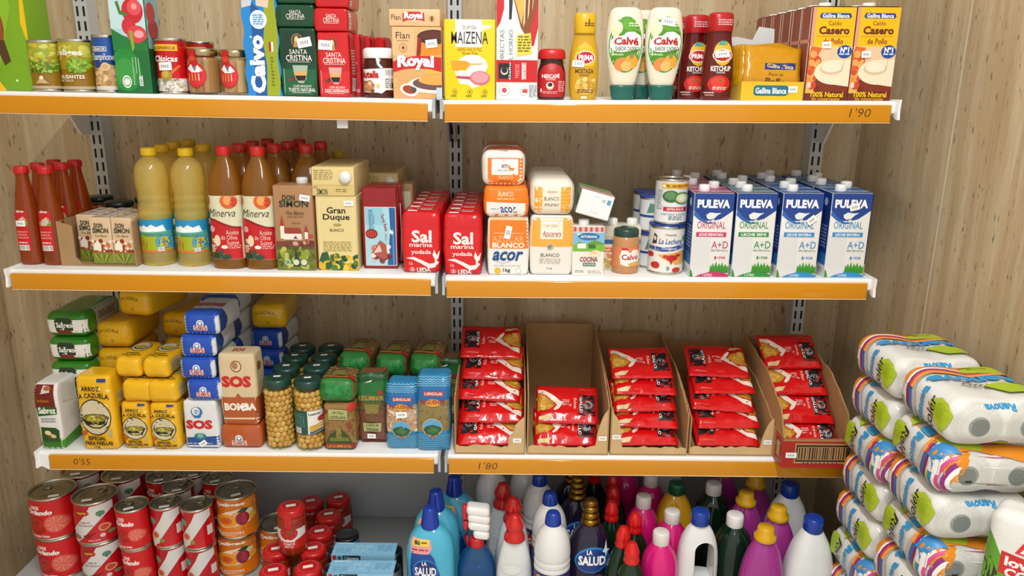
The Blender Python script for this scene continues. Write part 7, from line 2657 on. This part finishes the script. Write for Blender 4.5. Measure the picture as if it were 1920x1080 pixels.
items = []
for o in COL.objects:
    if o.parent is None and o.get('category') in ('bottle', 'jug', 'tin', 'jar', 'sleeve pack') and o.location.z < DECK + .25 and o.location.z > DECK - .01:
        cx, cy, rx, ry, top_ = foot(o)
        items.append([o, o.location.x + cx, o.location.y + cy, rx + .0012, ry + .0012, cx, cy, o.location.z, o.location.z + top_])
for it in range(260):
    for i in range(len(items)):
        A = items[i]
        for j in range(i + 1, len(items)):
            B = items[j]
            if A[7] >= B[8] - .004 or B[7] >= A[8] - .004:
                continue
            sx_, sy_ = A[3] + B[3], A[4] + B[4]
            dx_, dy_ = B[1] - A[1], B[2] - A[2]
            if abs(dx_) >= sx_ or abs(dy_) >= sy_:
                continue
            box = 'sleeve pack' in (A[0]['category'], B[0]['category'])
            d_ = math.hypot(dx_ / sx_, dy_ / sy_)
            if box:
                if sx_ - abs(dx_) < sy_ - abs(dy_):
                    mx, my = math.copysign(sx_ - abs(dx_), dx_), 0
                else:
                    mx, my = 0, math.copysign(sy_ - abs(dy_), dy_)
            else:
                e_ = 1.0 if A[0]['category'] == 'tin' else 1.03
                if d_ >= e_:
                    continue
                f_ = (e_ / max(d_, .05) - 1)
                mx, my = dx_ * f_, dy_ * f_
            A[1] -= mx * .4; A[2] -= my * .4; B[1] += mx * .4; B[2] += my * .4
    for A in items:
        A[2] = min(A[2], UPR - .004 - A[4])
        A[1] = min(max(A[1], -1.345 + A[3]), .800 - A[3])
for A in items:
    A[0].location.x, A[0].location.y = A[1] - A[5], A[2] - A[6]
l_ = [A for A in items if A[0].get('label', '').startswith('tomato sauce jar under')]
top.location.x, top.location.y = sum(A[1] for A in l_) / 2, sum(A[2] for A in l_) / 2 - JR - .004

# ============================================================ PAPER ROLL PACKS beside the shelving
RD, PW, PL = .0922, .190, .200


def roll_pack():
    m = M(curved=.011)

    def fn(p):
        u = p.x / (PW / 2)
        k = 1 - .10 * math.exp(-(u * 4.2) ** 2)
        q = Vector((p.x * 22, p.y * 22, p.z * 22))
        z = RD / 2 + (p.z - RD / 2) * k + .0016 * noise.noise(q)
        a = abs(p.y / PL - .5) * 2
        s_ = 1 - .06 * max(0, a - .75) * 4
        return Vector((p.x * s_ + .0016 * noise.noise(q + Vector((9, 1, 4))), p.y, RD / 2 + (z - RD / 2) * s_))
    m.rbox(-PW / 2, PW / 2, 0, PL, 0, RD, mat('#DEDEDA', 'film'), r=.034, n=6, mid=(8, 8, 3), fn=fn)
    for ax in ('front', 'back'):
        f = Face(m, ax, -PW / 2, 0, PW / 2, RD)
        for s_ in (.26, .74):
            f.E(s_, .5, .225, None, '#D2D3CE', n=30); f.E(s_, .5, .21, None, '#C9CBC6', n=30); f.E(s_, .5, .098, None, '#8F9592', n=26); f.E(s_ + .01, .49, .085, None, '#7A817E', n=26)
        if ax == 'front':
            f.T('Renova', .46, .86, .30, .055, '#2A94CE', bold=.04, rot=PI); f.T('Renova', .66, .10, .28, .06, '#2A94CE', bold=.04, rot=.12)
            f.P([(.46, .02), (.54, .02), (.6, .14), (.5, .2), (.42, .1)], '#8EB42A')
        else:
            f.P([(.80, .52), (1, .5), (1, 1), (.70, 1), (.74, .8)], '#E08A1E'); f.R(.70, .36, .76, .40, '#222222')
    for sd in ('left', 'right'):
        g = Face(m, sd, 0, 0, PL, RD, flip=(sd == 'left'))
        k_ = (lambda u: u) if sd == 'left' else (lambda u: 1 - u)
        rr = PI / 2 if sd == 'left' else -PI / 2

        def slant(u0, u1, c, a=.10):
            n = 8
            pts = [(k_(u0 + a * math.sin(1.2 + 2.6 * i / n)), i / n) for i in range(n + 1)] + [(k_(u1 + a * math.sin(1.2 + 2.6 * i / n)), i / n) for i in range(n, -1, -1)]
            g.P(pts, c)
        for u0, u1, c in ((-.02, .04, '#E08A1E'), (.04, .06, '#F0F0EE'), (.06, .085, '#8A2A7A'), (.10, .125, '#D94A8A'), (.125, .15, '#F0F0EE'), (.15, .185, '#2A8AC8'), (.185, .215, '#8EB42A'), (.215, .235, '#F0F0EE'), (.24, .285, '#8A2456'), (.285, .33, '#2A6AB8'), (.34, .40, '#B9BAB6')):
            slant(u0 - .06, u1 - .06, c, .05)
        a_, b_ = sorted((k_(.08), k_(.2)))
        g.bars(a_, .42, b_, .72, n=8, bg='#E9E9E6', horiz=True)
        g.T('Renova', k_(.475), .5, .36, .10, '#2A94CE', bold=.04, rot=rr)
        g.P([(k_(u), v) for u, v in ((.62, .72), (.74, .86), (.86, .84), (.93, .66), (.9, .4), (.84, .22), (.74, .4))], '#A5BE2A'); g.E(k_(.8), .62, .1, .16, '#98B322')
        g.T('Rolér', k_(.66), .46, .34, .12, '#22241E', bold=.01, shear=.2, rot=rr)
    t = Face(m, 'top', -PW / 2, 0, PW / 2, PL)
    t.wave(.80, .95, '#E08A1E', amp=.03, ph=.5); t.wave(.77, .80, '#F2F2F0', amp=.03, ph=.5); t.wave(.73, .77, '#8A2A7A', amp=.03, ph=.6); t.wave(.70, .73, '#D95A2A', amp=.035, ph=.7); t.wave(.66, .70, '#EFA04A', amp=.035, ph=.8)
    t.P([(.45, .74), (.62, .92), (.82, .9), (.95, .74), (.8, .68)], '#A5BE2A'); t.T('aloe', .68, .82, .2, .05, '#5A6E14'); t.P([(.8, .95), (1, .9), (1, .76), (.9, .8)], '#3A8AC8')
    t.T('Renova', .5, .55, .86, .17, '#2A94CE', bold=.05, rot=PI); t.T('Rolér', .42, .40, .3, .10, '#22241E', shear=.2, rot=PI)
    t.P([(.5, .42), (.7, .46), (.95, .36), (.9, .24), (.66, .22)], '#A5BE2A')
    return m


RPK = roll_pack().build('toilet_roll_pack')
XP = .784 + PW / 2
YA, YB = 1.262, 1.468
k = 0
lev = .0964
for col, y in enumerate((YA, YB)):
    for j in range(10):
        z = j * lev
        fl = (j + col) % 2 == 0 if col == 0 else j % 3 == 1
        if j == 9:
            fl = False
        x = XP + .003 * math.sin(j * 2.3 + col)
        yy = y + .002 * math.sin(j * 1.7)
        rot = (0, 0, 0) if not fl else (0, 0, PI)
        loc = (x, yy, z) if not fl else (x, yy + PL, z)
        lab = 'white toilet roll pack with colour bands, %s in the %s pile' % (('topmost', 'second', 'third', 'fourth', 'fifth', 'sixth', 'seventh', 'eighth', 'ninth', 'lowest')[9 - j], ('nearer', 'rear')[col])
        if k == 0:
            RPK.location, RPK.rotation_euler = loc, rot
            tag(RPK, lab, 'toilet roll pack', 'toilet roll packs')
        else:
            dup(RPK, lab, loc, rot=rot)
        k += 1

# tissue bag in the corner of the view
Yt, th_ = 1.2, math.radians(-38)
p = U(1862, 952, Yt)
hb = p.z / 2
wb = .24
m, f = bag(wb, hb - .002, .07, '#E2E3E0', 'film', r=.02, bulge=.08, crumple=.004, seed=21, curved=.012)
V = lambda v: .60 + .40 * v
q_ = lambda pts: [(u, V(v)) for u, v in pts]
f.P([(0, 0), (1, 0), (1, .55), (.6, .6), (.3, .58), (0, .62)], '#5E9A2E')
f.P(q_([(0, .0), (.3, .0), (.2, .22), (.12, .42), (.05, .62), (0, .74)]), '#5E9A2E'); f.P(q_([(.0, .0), (.12, .0), (.1, .26), (.04, .42), (0, .4)]), '#2A2E26'); f.P(q_([(.5, .86), (.8, .94), (1, .9), (1, 1), (.45, 1)]), '#5E9A2E')
f.P(q_([(.10, .28), (.7, .18), (.7, .48), (.10, .54)]), '#C9262A'); f.T('lowe', .25, V(.44), .24, .045, '#F4F0EE', bold=.04); f.T('COST', .27, V(.31), .26, .045, '#F4F0EE', bold=.04)
f.P(q_([(.18, .56), (.22, .70), (.28, .68), (.31, .82), (.36, .70), (.38, .56)]), '#D9302E'); f.P(q_([(.21, .58), (.24, .66), (.29, .64), (.31, .74), (.34, .66), (.35, .58)]), '#EDEBE8')
x, yt = p.x + math.cos(th_) * wb / 2, Yt + math.sin(th_) * wb / 2
lowb = solo(m, 'tissue_bag', 'white and green tissue bag with red ribbon lettering, beneath the upper one', 'tissue bag', (x, yt, 0), group='tissue bags', rz=th_)
dup(lowb, 'white and green tissue bag with red ribbon lettering, in front of the toilet roll pile', (x, yt, hb), rz=th_)
